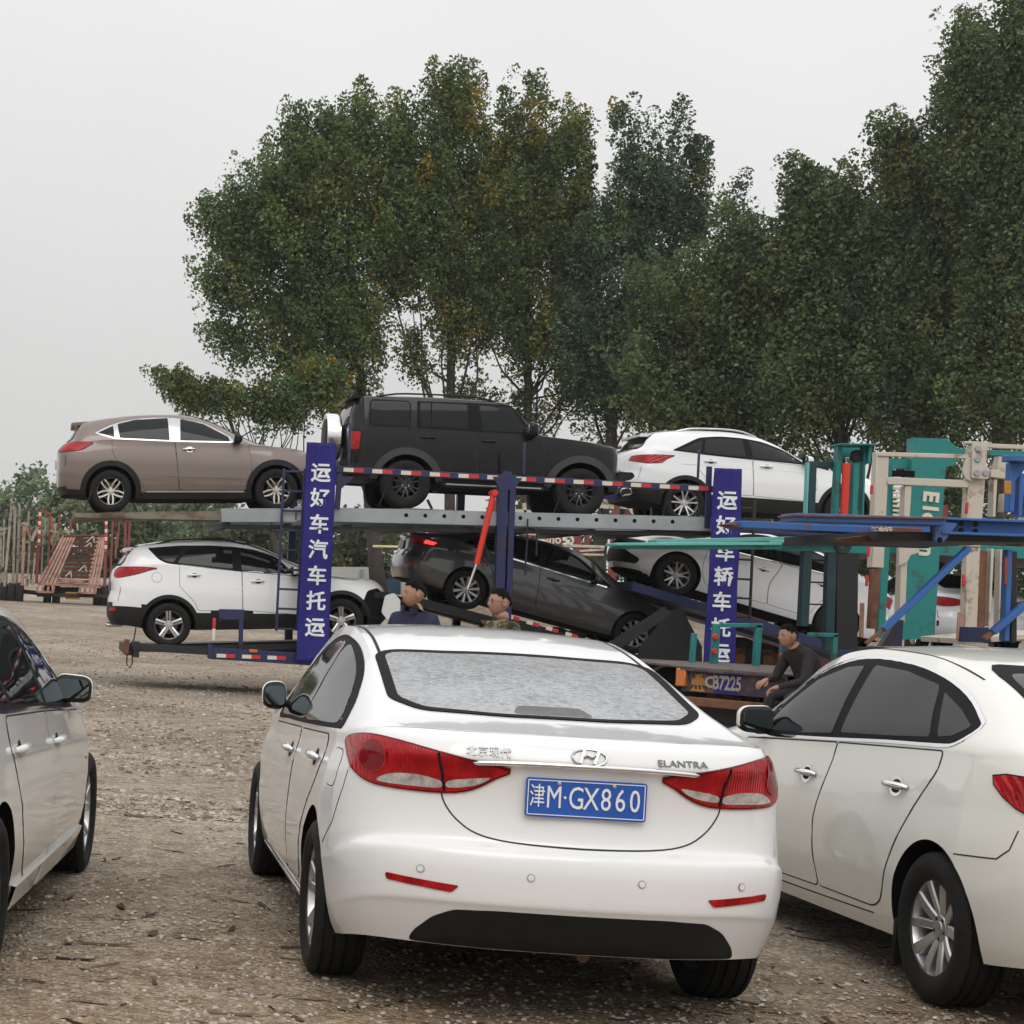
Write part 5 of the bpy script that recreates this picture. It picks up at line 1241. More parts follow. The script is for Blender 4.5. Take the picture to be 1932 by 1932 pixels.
# ---- teal transporter on the right
c4 = lambda x, y: (1494+x/4.388, 786.3+y/4.388)
c5 = lambda x, y: (2050/1.27174+x/6.0369, 1180/1.27174+y/6.0369)
YT = 25.5
T2 = thing('car_transporter', 'teal transporter with a wide lettered upright and red cylinder behind cream posts', 'transporter')
part(T2, 'ramp_tongue', lambda bm: [PB(bm, c3(120, 652), c3(840, 650), YT, 6, .5, 1, bev=.02), PB(bm, c3(140, 661), c3(845, 664), YT, 8, .42), PB(bm, c3(840, 640), c3(1140, 632), YT, 5, .4, 1)], [M_['teal'], M_['teal_lit']])
part(T2, 'ramp_tongue', lambda bm: [PB(bm, c3(300, 640), c3(1140, 622), YT+1.7, 8, .4, 1)], [M_['teal'], M_['teal_lit']])
part(T2, 'ramp_bracket', lambda bm: PP(bm, [c3(838, 652), c3(1245, 645), c3(1245, 690), c3(1000, 682), c3(850, 678)], YT-.05, .1), [M_['teal']])
part(T2, 'bracket_hole', lambda bm: lathe(bm, [(.05, 0), (.11, -.01), (.11, .03), (.05, .03)], 20, 'Y', at(*c3(1138, 655), YT-.07), closed=True), [M_['steel']])
for p, q, w, m_ in ((c4(160, 380), c4(145, 810), 14, 'teal_dk'), (c4(385, 235), c4(355, 810), 9, 'teal'), (c4(520, 390), c4(500, 815), 11, 'teal'), (c4(590, 240), c4(570, 815), 4, 'teal'), (c3(977, 680), c3(960, 1010), 16, 'teal_dk'), (c3(1083, 690), c3(1070, 1120), 17, 'teal_dk'), (c3(1150, 690), c3(1145, 1110), 40, 'steel')):
    member(T2, 'post', m_, p, q, YT, w, .14)
part(T2, 'post_cap', lambda bm: [PB(bm, c4(350, 236), c4(625, 240), YT, 3, .5), PB(bm, c4(615, 238), c4(600, 390), YT, 6, .3), PP(bm, [c4(410, 250), c4(600, 250), c4(600, 390), c4(480, 390), c4(480, 335), c4(440, 335), c4(410, 380)], YT+.35, .04)], [M_['teal']])
part(T2, 'pulley', lambda bm: lathe(bm, [(.001, 0), (.075, 0), (.085, .02), (.085, .06), (.001, .06)], 20, 'Y', at(*c4(545, 325), YT-.02)), [M_['steel']])
part(T2, 'hydraulic_cylinder', lambda bm: tube(bm, [at(*c4(452, 385), YT-.1), at(*c4(430, 810), YT-.1)], .052, 12), [M_['red_cyl']])
part(T2, 'side_frame', lambda bm: [PB(bm, c4(130, 395), c4(370, 400), YT+.1, 12, .1), PB(bm, c4(128, 380), c4(110, 810), YT-.05, 4, .1, 1)], [M_['teal_dk'], M_['teal_lit']])
up_ = part(T2, 'wide_upright', lambda bm: [PP(bm, [c4(1010, 172), c4(1285, 182), c4(1380, 262), c4(1450, 268), c4(1450, 330), c4(1365, 360), c4(1340, 405), c4(1275, 412), c4(1225, 1100), c4(1180, 1835), c4(912, 1845), c4(985, 590), c4(995, 345), c4(1008, 320)], YT+.2, .22)], [M_['teal']])
def sign_text(bm, i, j):
    for ch, x, y, s in (('E', 1146, 660, 1.0), ('l', 1142, 759, 1.0), ('o', 1134, 846, 1.0), ('n', 1112, 1112, 1.0))[i:j]:
        c = at(*c4(x, y), YT+.19); rr = Matrix.Rotation(R(90), 4, 'X')
        M = Matrix.Translation(c) @ Matrix.Rotation(R(90+3.2), 4, 'Y') @ rr
        text_bm(bm, ch, M, .285, .004, 0, bold=.012)
for grp in (0, 3), (3, 4):
    ob_ = bmesh.new(); sign_text(ob_, *grp); ob('upright_lettering', ob_, M_['tape_white'], up_, 0)
part(T2, 'recess', lambda bm: PP(bm, [c4(845, 440), c4(1020, 448), c4(1015, 498), c4(842, 495)], YT+.12, .05), [M_['well']])
part(T2, 'side_panel', lambda bm: [PP(bm, [c4(780, 345), c4(1010, 345), c4(1000, 420), c4(840, 430), c4(835, 830), c4(770, 830)], YT+.3, .08), PB(bm, c4(770, 1050), c4(725, 1830), YT+.3, 14, .1), PB(bm, c4(800, 1085), c4(1920, 1130), YT+.6, 22, .3)], [M_['teal']])
part(T2, 'grille_bars', lambda bm: [PB(bm, c4(835, 590+k*37), c4(915, 596+k*37), YT+.25, 4.5, .03) for k in range(7)], [M_['tape_white']])
part(T2, 'top_rail', lambda bm: PB(bm, c4(1610, 300), c4(2000, 318), YT+.2, 11, .15), [M_['teal']])
for k in range(4): member(T2, 'ladder_rung', 'steel', c4(140, 1185+k*183), c4(285, 1190+k*183), YT+.05, 3, .03) if k < 3 else None
part(T2, 'low_frame', lambda bm: [PB(bm, c3(600, 1005), c3(782, 1008), 24.0, 8, .08), PB(bm, c3(767, 1003), c3(755, 1185), 24.0, 12, .08)], [M_['teal']])
part(T2, 'low_frame', lambda bm: [PB(bm, c3(985, 1047), c3(1112, 1050), 24.2, 8, .08), PB(bm, c3(1102, 1045), c3(1095, 1180), 24.2, 8, .08)], [M_['teal']])
for x, y0, y1 in ((582, 1000, 1185), (882, 1045, 1190), (485, 1040, 1195)):
    pst = part(T2, 'short_post', lambda bm: PB(bm, c3(x, y0), c3(x-12, y1), 23.8, 12 if x > 500 else 8, .1), [M_['teal']])
    if x > 500:
        for k in (.3, .65): part(pst, 'bolt', lambda bm: lathe(bm, [(.001, -.03), (.03, -.03), (.035, 0), (.035, .03)], 12, 'Y', at(*c3(x-12*k, y0+(y1-y0)*k), 23.72)), [M_['red_cyl']])
# tail deck with painted number
YD = 21.6
def deck(bm):
    z = at(1300, 1258, YD).z
    a = at(1290, 1259, YD); b = at(1478, 1290, YD-.9)
    bm_pts = [a, b, Vector((b.x+2.5, YD+.4, z+.02)), Vector((a.x+2.2, YD+3.2, z)), Vector((a.x-.1, YD+2.6, z))]
    lo_ = [bm.verts.new((p.x, p.y, z-.02)) for p in bm_pts]; hi_ = [bm.verts.new((p.x, p.y, z)) for p in bm_pts]
    n = len(lo_); bm.faces.new(hi_); bm.faces.new(lo_[::-1])
    for k in range(n): bm.faces.new((lo_[k], lo_[(k+1) % n], hi_[(k+1) % n], hi_[k]))
part(T2, 'tail_deck', deck, [M_['board']], 30)
zt = at(1300, 1258, YD).z; FA = at(1286, 1260, YD); FB = at(1480, 1290, YD-.9); FA.z = FB.z = zt-.022
fd = (FB-FA).normalized(); fn = Vector((fd.y, -fd.x, 0))
def fpt(u, dz, out=0): return FA+(FB-FA)*u+Vector((0, 0, dz))+fn*out
part(T2, 'tail_fascia', lambda bm: [bar(bm, fpt(0, -.13, -.04), fpt(1, -.13, -.04), .06, .25, .006), bar(bm, fpt(0, -.012, .01), fpt(1, -.012, .01), .06, .03, .006)], [M_['fascia']])
part(T2, 'rear_bar', lambda bm: bar(bm, fpt(.05, -.36, 0), fpt(1, -.36, 0), .12, .10, .01), [M_['rust']])
part(T2, 'underframe', lambda bm: [bar(bm, fpt(0, -.5, -.3), fpt(1.3, -.5, -.3), .3, .2), bar(bm, fpt(.1, -.62, -.1), fpt(1, -.64, -.1), .1, .06)], [M_['steel']])
lam = part(T2, 'tail_lamp', lambda bm: bar(bm, fpt(-.04, -.1, .0), fpt(.06, -.1, .0), .08, .2, .01), [M_['orange_lens']])
fm = Matrix((fd, Vector((0, 0, 1)), fn)).transposed().to_4x4()
def num(bm, s, u, sz, sx_=1): text_bm(bm, s, Matrix.Translation(fpt(u, -.135, -.003)) @ fm @ Matrix.Diagonal((sx_, 1, 1, 1)), sz, .002, 0, bold=.006)
part(T2, 'ochre_patch', lambda bm: bar(bm, fpt(.10, -.14, -.008), fpt(.24, -.14, -.008), .004, .21), [M_['yellow']])
part(T2, 'purple_patch', lambda bm: bar(bm, fpt(.33, -.13, -.0085), fpt(.57, -.13, -.0085), .003, .23), [M_['banner']])
b_ = bmesh.new(); num(b_, '黑', .17, .21); ob('number_lettering', b_, M_['fascia'], T2, 0)
b_ = bmesh.new(); num(b_, 'C', .285, .17); num(b_, 'B7225', .455, .215, .62); ob('number_lettering', b_, M_['dusty'], T2, 0)
part(T2, 'step_box', lambda bm: box(bm, (at(1537, 1270, 20.3).x+.1, 20.35, .36), (.9, .75, .72), None, .02), [M_['steel']])
truck_wheels(T2, [(fpt(.8, 0, 0).x+dx, YD+1.2+dy, .48) for dx in (0.2, 1.5) for dy in (0, 1.6)], .48)

# ---- blue transporter nearest, reaching in from the right
YB = 19.5
T3 = thing('car_transporter', 'mid blue transporter reaching in from the right edge with two rusty ramp tongues', 'transporter')
part(T3, 'ramp_tongue', lambda bm: [PB(bm, c3(900, 534), c3(1545, 553), YB, 15, .45), PB(bm, c3(890, 527), c3(1545, 541), YB-.02, 4, .5, 1)], [M_['blue'], M_['rust']])
part(T3, 'ramp_tongue', lambda bm: [PB(bm, c3(665, 565), c3(1250, 592), YB+1.9, 13, .45, 0), PP(bm, [c3(640, 562), c3(700, 551), c3(700, 583)], YB+1.8, .4, 1), PB(bm, c3(1245, 590), c3(1450, 600), YB+1.9, 14, .4, 1)], [M_['blue'], M_['rust']])
part(T3, 'ramp_arm', lambda bm: [PP(bm, [c3(1130, 625), c3(1250, 612), c3(1450, 596), c3(1550, 600), c3(1550, 640), c3(1150, 640)], YB+.3, .2)], [M_['rust']])
part(T3, 'deck_beam', lambda bm: [PP(bm, [c3(1545, 535), c3(1960, 548), c3(1960, 618), c3(1550, 603)], YB, .15), PB(bm, c3(1545, 537), c3(1960, 552), YB-.06, 5, .12), PB(bm, c3(1560, 600), c3(1960, 614), YB-.06, 5, .12)], [M_['blue']])
part(T3, 'deck_beam', lambda bm: bar(bm, at(*c3(1545, 570), YB)+Vector((0, 2.4, 0)), at(*c3(1980, 585), YB)+Vector((0, 2.4, 0)), .15, .3), [M_['blue']])
part(T3, 'deck_underside', lambda bm: bar(bm, at(*c3(1300, 612), YB)+Vector((0, 1.3, 0)), at(*c3(1980, 624), YB)+Vector((0, 1.3, 0)), 2.5, .09), [M_['steel']])
part(T3, 'hinge_bracket', lambda bm: [PP(bm, rp_([c3(1546, 545), c3(1640, 560), c3(1585, 635), c3(1560, 648), c3(1540, 632)], 4), YB-.1, .06)], [M_['blue']])
for x, y in ((1658, 559), (1720, 562), (1656, 590), (1720, 594), (1563, 632)):
    part(T3, 'bolt_hole', lambda bm: lathe(bm, [(.001, 0), (.026, 0), (.03, .006)], 12, 'Y', at(*c3(x, y), YB-.106)), [M_['well']])
def decal(bm):
    for k, x in enumerate((1278, 1308, 1338)): text_bm(bm, '轿车运'[k], Matrix.Translation(at(*c3(x, 593), YB+1.66)) @ Matrix.Rotation(R(-1), 4, 'Y') @ Matrix.Rotation(R(90), 4, 'X'), .085, .002, 0, bold=.003)
b_ = bmesh.new(); decal(b_); ob('tongue_lettering', b_, M_['tape_white'], T3, 0)
part(T3, 'brace', lambda bm: [PB(bm, c5(1300, 640), c5(330, 1570), YB, 11, .09), PB(bm, c5(330, 1570), c5(130, 1730), YB+.02, 6, .06, 1)], [M_['blue'], M_['rust']])
part(T3, 'brace', lambda bm: [PB(bm, c5(1960, 1270), c5(1570, 1600), YB, 12, .09), PB(bm, c5(1570, 1600), c5(1470, 1680), YB+.02, 8, .08, 1)], [M_['blue'], M_['rust']])
for p, q, w, m_ in ((c5(1745, 660), c5(1705, 1700), 10, 'blue'), (c5(1790, 680), c5(1785, 1720), 11, 'steel'), (c4(1815, 380), c4(1795, 790), 10, 'blue'), (c4(1885, 470), c4(1865, 830), 8, 'blue')):
    member(T3, 'post', m_, p, q, YB+.1, w, .12)
part(T3, 'post_cap', lambda bm: [PB(bm, c4(1775, 345), c4(1960, 352), YB, 12, .2), PP(bm, [c4(1830, 370), c4(1925, 370), c4(1925, 440), c4(1860, 520), c4(1830, 520)], YB+.05, .04)], [M_['blue']])
part(T3, 'yellow_tag', lambda bm: PB(bm, c4(1787, 530), c4(1785, 640), YB-.03, 13, .02), [M_['yellow']])
part(T3, 'red_stripe', lambda bm: PB(bm, c5(1730, 745), c5(1718, 1060), YB-.02, 7, .03), [M_['oldred']])
for q in ([c5(1250, 1540), c5(1530, 1545), c5(1560, 1720), c5(1230, 1710)], [c5(480, 1480), c5(560, 1460), c5(540, 1760), c5(300, 1760)]): part(T3, 'base_plate', lambda bm: PP(bm, q, YB+.8, .1), [M_['navy']])
truck_wheels(T3, [(11.2, 20.2, .48), (12.5, 20.2, .48)], .48)

# ---- cream transporter between the blue and the teal one
YC = 23.2
T4 = thing('car_transporter', 'cream rust streaked transporter posts and rails between the blue and teal ones', 'transporter')
for p, q, w in ((c4(735, 295), c4(690, 1250), 23), (c4(1530, 240), c4(1470, 1080), 31), (c5(1330, 640), c5(1300, 1560), 25), (c4(945, 575), c4(930, 835), 12), (c4(915, 1055), c4(890, 1700), 12), (c4(1665, 520), c4(1650, 830), 6), (c5(1545, 650), c5(1505, 1530), 5), (c5(1665, 660), c5(1640, 1530), 10), (c4(1760, 640), c4(1750, 790), 12), (c4(1735, 340), c4(1700, 480), 18)):
    member(T4, 'post', 'cream', p, q, YC, w, .14)
for p, q, w in ((c4(700, 310), c4(1450, 332), 8), (c4(775, 530), c4(1450, 558), 14), (c4(1420, 215), c4(1640, 222), 5), (c4(1600, 240), c4(2000, 258), 8), (c4(1630, 470), c4(1790, 485), 15)):
    member(T4, 'rail', 'cream', p, q, YC-.04, w, .1)
for q, d_ in ((rp_([c4(1500, 220), c4(1640, 222), c4(1600, 320), c4(1612, 415), c4(1640, 430), c4(1625, 515), c4(1490, 505)], 3), .16), (rp_([c4(1440, 350), c4(1490, 330), c4(1490, 540), c4(1440, 510), c4(1412, 450)], 4), .12), ([c5(510, 600), c5(740, 640), c5(740, 690), c5(640, 720), c5(600, 800), c5(510, 840)], .1)):
    part(T4, 'gusset_plate', lambda bm: PP(bm, q, YC-d_, .03), [M_['cream']])
for x, y in ((1540, 262), (1535, 350), (1530, 465), (1602, 465)):
    part(T4, 'bolt', lambda bm: lathe(bm, [(.001, -.02), (.035, -.02), (.045, 0)], 12, 'Y', at(*c4(x, y), YC-.16)), [M_['galv']])
for p, q in ((c4(662, 565), c4(658, 640)), (c5(163, 620), c5(153, 740)), (c5(145, 950), c5(138, 1075)), (c4(1450, 710), c4(1443, 800)), (c5(1245, 940), c5(1238, 1075))):
    member(T4, 'red_marker', 'tape_red', p, q, YC-.1, 5, .03)
for p, q, w in ((c5(88, 1265), c5(75, 1660), 8), (c5(1215, 1370), c5(1195, 1690), 12)): member(T4, 'marker_board', 'pink', p, q, YC-.1, w, .03)
for p, q, w, dp in ((c5(235, 880), c5(195, 1560), 15, .1), (c5(1455, 670), c5(1420, 1540), 14, .1)): member(T4, 'rusty_channel', 'rust', p, q, YC-.03, w, dp)
member(T4, 'deck_edge', 'cream', c5(1000, 1690), c5(1990, 1610), YC+.8, 10, 1.2)
truck_wheels(T4, [(9.6, 24.0, .48), (10.9, 24.0, .48)], .48)
# ---------------------------------------------------------------- things standing behind the transporters
def copy_tree(o, parent=None, matmap=None):
    c = o.copy(); COL.objects.link(c)
    if parent: c.parent = parent
    if matmap and c.type == 'MESH':
        for i, sl_ in enumerate(c.material_slots):
            if sl_.material in matmap: m = matmap[sl_.material]; sl_.link = 'OBJECT'; sl_.material = m
    for ch in [q for q in bpy.data.objects if q.parent == o]: copy_tree(ch, c, matmap)
    return c
WD = root                                   # the white saloon facing left is the last car built
def ghere(x, y): return ground_z(x, y)
def ground_z(x, y):
    return .9*sstep((y-34)/36)+1.0*sstep((y-71)/6)+.25*sstep((y-90)/60)
T5 = thing('car_transporter', 'dark transporter carrying a white and a silver car, behind the cream posts', 'transporter')
lampw = at(1790, 1137, 34.0)
dz = lampw.z-.90
part(T5, 'lower_deck', lambda bm: box(bm, (lampw.x+2.2, 36.2, dz-.06), (6.0, 7.0, .12)), [M_['steel']])
part(T5, 'upper_deck', lambda bm: box(bm, (lampw.x+2.5, 36.2, 3.05), (5.4, 7.0, .12)), [M_['steel']])
for x, y in ((lampw.x-.6, 39.4), (lampw.x+5, 33), (lampw.x+5, 39.4), (lampw.x+2.4, 39.6)): part(T5, 'post', lambda bm: bar(bm, (x, y, dz), (x, y, 4.2), .14), [M_['oldred']])
truck_wheels(T5, [(lampw.x+dx, y, .6) for dx in (.2, 3.4) for y in (34.2, 38)], .5)
part(T5, 'chassis', lambda bm: box(bm, (lampw.x+2.2, 36.2, dz-.3), (5.4, 6.0, .3)), [M_['oldred']])
cA = copy_tree(WD); cA['label'] = 'white sedan with red tail lamp seen between the cream posts'; cA['group'] = 'cars on the dark transporter'
cA.matrix_world = Matrix.Translation((lampw.x+.70, 34.9, dz)) @ Matrix.Rotation(R(88), 4, 'Z')
M_['silver_car'] = paint('silver_blue_metallic', (.30, .33, .38), flake=.5, rough=.35)
cB = copy_tree(WD, None, {M_['white_new']: M_['silver_car']}); cB['label'] = 'silver blue sedan half hidden behind cream posts on a high deck'; cB['group'] = 'cars on the dark transporter'
cB.matrix_world = Matrix.Translation((lampw.x+5.0, 34.2, 3.11)) @ Matrix.Rotation(R(176), 4, 'Z')

# red transporter seen under and over the deck beam
c7 = lambda x, y: (912.1+x/6.1425, 920+y/6.1425)
YR = 42.
T6 = thing('car_transporter', 'red transporter with cream boards glimpsed behind the black off-roader', 'transporter')
for p, q, w in ((c7(1547, 60), c7(1480, 1130), 12), (c7(1680, 160), c7(1640, 800), 7), (c7(1090, 470), c7(1080, 800), 12), (c7(620, 480), c7(600, 620), 5), (c7(530, 480), c7(520, 620), 5), (c7(1205, 480), c7(1190, 800), 6), (c7(150, 140), c7(140, 290), 12), (c7(2300, 480), c7(2290, 900), 14)):
    member(T6, 'post', 'oldred', p, q, YR, w, .15)
part(T6, 'name_board', lambda bm: PP(bm, [c7(735, 490), c7(920, 495), c7(915, 690), c7(730, 690)], YR-.1, .04), [M_['oldred']])
b_ = bmesh.new(); text_bm(b_, 'Auho O', Matrix.Translation(at(*c7(825, 602), YR-.115)) @ Matrix.Rotation(R(90), 4, 'X'), .26, .004, 0, bold=.008); ob('board_lettering', b_, M_['tape_white'], T6, 0)
for q in ([c7(1400, 115), c7(1520, 118), c7(1510, 245), c7(1350, 240)], [c7(1590, 120), c7(1640, 150), c7(1680, 180), c7(1750, 200), c7(1785, 320), c7(1720, 310), c7(1680, 250), c7(1580, 240)]):
    part(T6, 'cream_board', lambda bm: PP(bm, q, YR-.1, .03), [M_['cream']])
b_ = bmesh.new(); text_bm(b_, 'Auho', Matrix.Translation(at(*c7(1448, 165), YR-.115)) @ Matrix.Rotation(R(90), 4, 'X'), .17, .003, 0); ob('board_lettering', b_, M_['steel'], T6, 0)
for p, q, w in ((c7(930, 672), c7(1400, 688), 5), (c7(1110, 735), c7(1390, 720), 4), (c7(1110, 775), c7(1390, 780), 4), (c7(350, 270), c7(560, 285), 7), (c7(430, 520), c7(740, 540), 8), (c7(470, 180), c7(480, 290), 6), (c7(630, 500), c7(740, 600), 5)):
    member(T6, 'cream_rail', 'cream', p, q, YR-.05, w, .08)
part(T6, 'deck', lambda bm: bar(bm, at(1000, 1130, YR), at(1500, 1160, YR), 2.4, .3), [M_['oldred']])
truck_wheels(T6, [(at(px, 1150, YR).x, YR, .72) for px in (1050, 1100, 1400, 1450)], .5)

# two transporters parked at the far left
c6 = lambda x, y: (x/7.226, 904.3+y/7.226)
YL = 67.
T7 = thing('car_transporter', 'faded red transporter with its slatted loading ramp folded up, parked at far left', 'transporter')
rq = lambda u, v: at(*c6(870+u*600-v*340*(1-u)-v*110*u, 775+v*650+u*v*40-u*5), YL+2.2*(1-v))
part(T7, 'ramp_panel', lambda bm: [bar(bm, rq(.30, v/12), rq(.80, v/12), .24, .10) for v in range(13)], [mat('dark_red_panel', (.10, .028, .022), .75, var=.3, vs=2)])
def slats(us):
    return lambda bm: [bar(bm, rq(u, 0), rq(u, 1.0), .085, .10, .01, 0, (0, -.3, 1)) for u in us]
part(T7, 'ramp_slats', slats([0, .065, .13, .195, .26]), [M_['pink']]); part(T7, 'ramp_slats', slats([.80, .855, .91, .96]), [M_['pink']])
part(T7, 'ramp_top', lambda bm: [bar(bm, rq(0, 0)+Vector((0, k*.35, .02)), rq(.95, 0)+Vector((0.1, k*.35, .02)), .3, .06) for k in range(4)], [M_['oldred']])
for v, u in ((.08, .66), (.2, .64), (.66, .66), (.80, .44)):
    c = rq(u, v); part(T7, 'wheel_stop', lambda bm: [bar(bm, c+Vector((-.18, -.16, -.1)), c+Vector((.03, -.2, .12)), .05), bar(bm, c+Vector((.03, -.2, .12)), c+Vector((.1, -.16, -.15)), .05)], [M_['cream']])
for x0, x1, y in ((512, 735, 1500), (1092, 1308, 1512)):
    part(T7, 'ramp_foot', lambda bm: [PB(bm, c6(x0+(x1-x0)*k/3, y-40), c6(x0+(x1-x0)*k/3-12, y+40), YL-.2, 4.5, .3) for k in range(4)]+[PB(bm, c6(x0, y+35), c6(x1, y+42), YL-.25, 4, .3)], [M_['pink']])
part(T7, 'ramp_hinge', lambda bm: [PB(bm, c6(530, 1425), c6(1370, 1470), YL-.1, 4, .2), PB(bm, c6(820, 1395), c6(1160, 1398), YL-.05, 7, .05)], [M_['pink']])
part(T7, 'tail_bumper', lambda bm: [PB(bm, c6(500, 1575), c6(1460, 1590), YL, 7, .3)], [M_['steel']])
part(T7, 'tail_board', lambda bm: PB(bm, c6(740, 1510), c6(1090, 1515), YL+.2, 12, .1), [M_['steel']])
part(T7, 'number_plate', lambda bm: PP(bm, [c6(895, 1535), c6(1090, 1540), c6(1085, 1640), c6(890, 1635)], YL-.1, .03), [M_['yellow']])
truck_wheels(T7, [tuple(at(*c6(x, 1630), YL+.4)) for x in (640, 760, 1320, 1430)], .5)
for o in [q for q in bpy.data.objects if q.parent == T7 and q.name.startswith('truck_wheel')]: o.rotation_euler = (0, 0, R(90))
for p, q, w in ((c6(545, 430), c6(495, 1420), 5.5), (c6(1450, 520), c6(1425, 1480), 5.5), (c6(685, 470), c6(655, 1180), 4.5), (c6(815, 480), c6(790, 700), 4), (c6(965, 530), c6(955, 700), 5.5), (c6(1540, 540), c6(1500, 1400), 4), (c6(1630, 540), c6(1600, 900), 4), (c6(1715, 540), c6(1690, 1250), 5), (c6(1770, 560), c6(1740, 1250), 4)):
    member(T7, 'post', 'oldred', p, q, YL+.2, w, .12)
member(T7, 'top_bar', 'oldred', c6(530, 425), c6(705, 480), YL+.2, 5, .15)
tapes(T7, c6(546, 440), c6(528, 920), YL+.1, 4, 5, 14); tapes(T7, c6(1450, 560), c6(1440, 1000), YL+.1, 4, 5, 14)
for o in [q for q in bpy.data.objects if q.parent == T7 and q.name.startswith('reflective')]: pass
for p, q, w, m_ in ((c6(820, 690), c6(700, 1000), 4, 'pink'), (c6(1600, 740), c6(1570, 1080), 4, 'pink'), (c6(870, 680), c6(1000, 720), 4, 'cream'), (c6(755, 600), c6(750, 740), 3.5, 'cream'), (c6(1050, 590), c6(1060, 700), 2.5, 'cream')):
    member(T7, 'strut', m_, p, q, YL+.6, w, .1)
T8 = thing('car_transporter', 'cluttered off white transporter with many bare uprights at the left edge', 'transporter')
rr = random.Random(5)
for k, (x0, y0, x1, y1, w) in enumerate(((160, 330, 60, 1460, 5), (205, 380, 175, 1500, 5), (265, 420, 225, 1500, 5), (150, 260, 185, 420, 4), (255, 330, 275, 430, 4), (395, 440, 380, 640, 3.5), (60, 550, 40, 1200, 3), (125, 530, 110, 900, 2), (340, 600, 400, 760, 6), (330, 640, 300, 1450, 6), (410, 760, 370, 1450, 4), (450, 700, 420, 1420, 3), (515, 650, 430, 840, 6), (10, 650, 0, 1500, 5), (590, 700, 560, 1400, 3), (620, 560, 610, 760, 2), (715, 520, 705, 900, 3), (90, 800, 85, 1500, 4), (480, 1000, 440, 1450, 3))):
    member(T8, 'upright', ('dusty', 'dusty', 'pink', 'rust')[0 if k < 8 else rr.randrange(4)], c6(x0, y0), c6(x1, y1), YL-.6+(k % 3)*.5, w, .12)
for p, q, w in ((c6(0, 690), c6(100, 670), 5), (c6(0, 760), c6(80, 720), 5), (c6(290, 600), c6(400, 610), 5), (c6(570, 700), c6(800, 720), 3), (c6(300, 1300), c6(480, 1430), 4), (c6(0, 1280), c6(70, 1400), 10)):
    member(T8, 'cross_rail', 'dusty', p, q, YL-.2, w, .1)
part(T8, 'tail_frame', lambda bm: PP(bm, [c6(0, 1450), c6(60, 1440), c6(130, 1570), c6(270, 1530), c6(290, 1300), c6(320, 1320), c6(310, 1600), c6(0, 1640)], YL-.4, .5), [M_['steel']])
truck_wheels(T8, [tuple(at(*c6(x, 1610), YL)) for x in (40, 150, 260)], .52)
for o in [q for q in bpy.data.objects if q.parent == T8 and q.name.startswith('truck_wheel')]: o.rotation_euler = (0, 0, R(90))
member(T8, 'chassis', 'steel', c6(320, 1530), c6(520, 1550), YL+.4, 8, .3)

# white and blue site cabin and yellow barrier pole beyond
c8 = lambda x, y: (644.8+x/9.828, 967.2+y/9.828)
CB = thing('site_cabin', 'low white site cabin with blue base seen behind the tree trunk', 'cabin')
YK = 86.
part(CB, 'wall', lambda bm: PP(bm, [c8(-700, 1000), c8(640, 1010), c8(640, 1225), c8(-700, 1225)], YK, 2.4), [mat('cabin_white', (.62, .62, .6), .6, var=.08)])
part(CB, 'base', lambda bm: PP(bm, [c8(-700, 1226), c8(1110, 1226), c8(1110, 1560), c8(-700, 1560)], YK+.05, 2.3), [mat('cabin_blue', (.02, .07, .13), .6)])
part(CB, 'door_post', lambda bm: PB(bm, c8(375, 1050), c8(365, 1400), YK-.1, 7, .1), [M_['galv']])
part(CB, 'end_wall', lambda bm: PP(bm, [c8(1112, 1290), c8(1500, 1300), c8(1500, 1545), c8(1112, 1535)], YK-.3, 2.0), [mat('cabin_cream', (.55, .52, .45), .6)])
bp_ = thing('barrier_pole', 'pale yellow horizontal barrier pole in front of the tree trunk', 'barrier')
part(bp_, 'pole', lambda bm: tube(bm, [at(*c8(575, 624), 76), at(*c8(1300, 640), 76)], .05, 8), [mat('pale_yellow', (.62, .56, .25), .5)])
part(bp_, 'stand', lambda bm: bar(bm, at(*c8(1300, 640), 76), at(*c8(1290, 1560), 76)+Vector((0, 0, -.6)), .12), [M_['galv']])

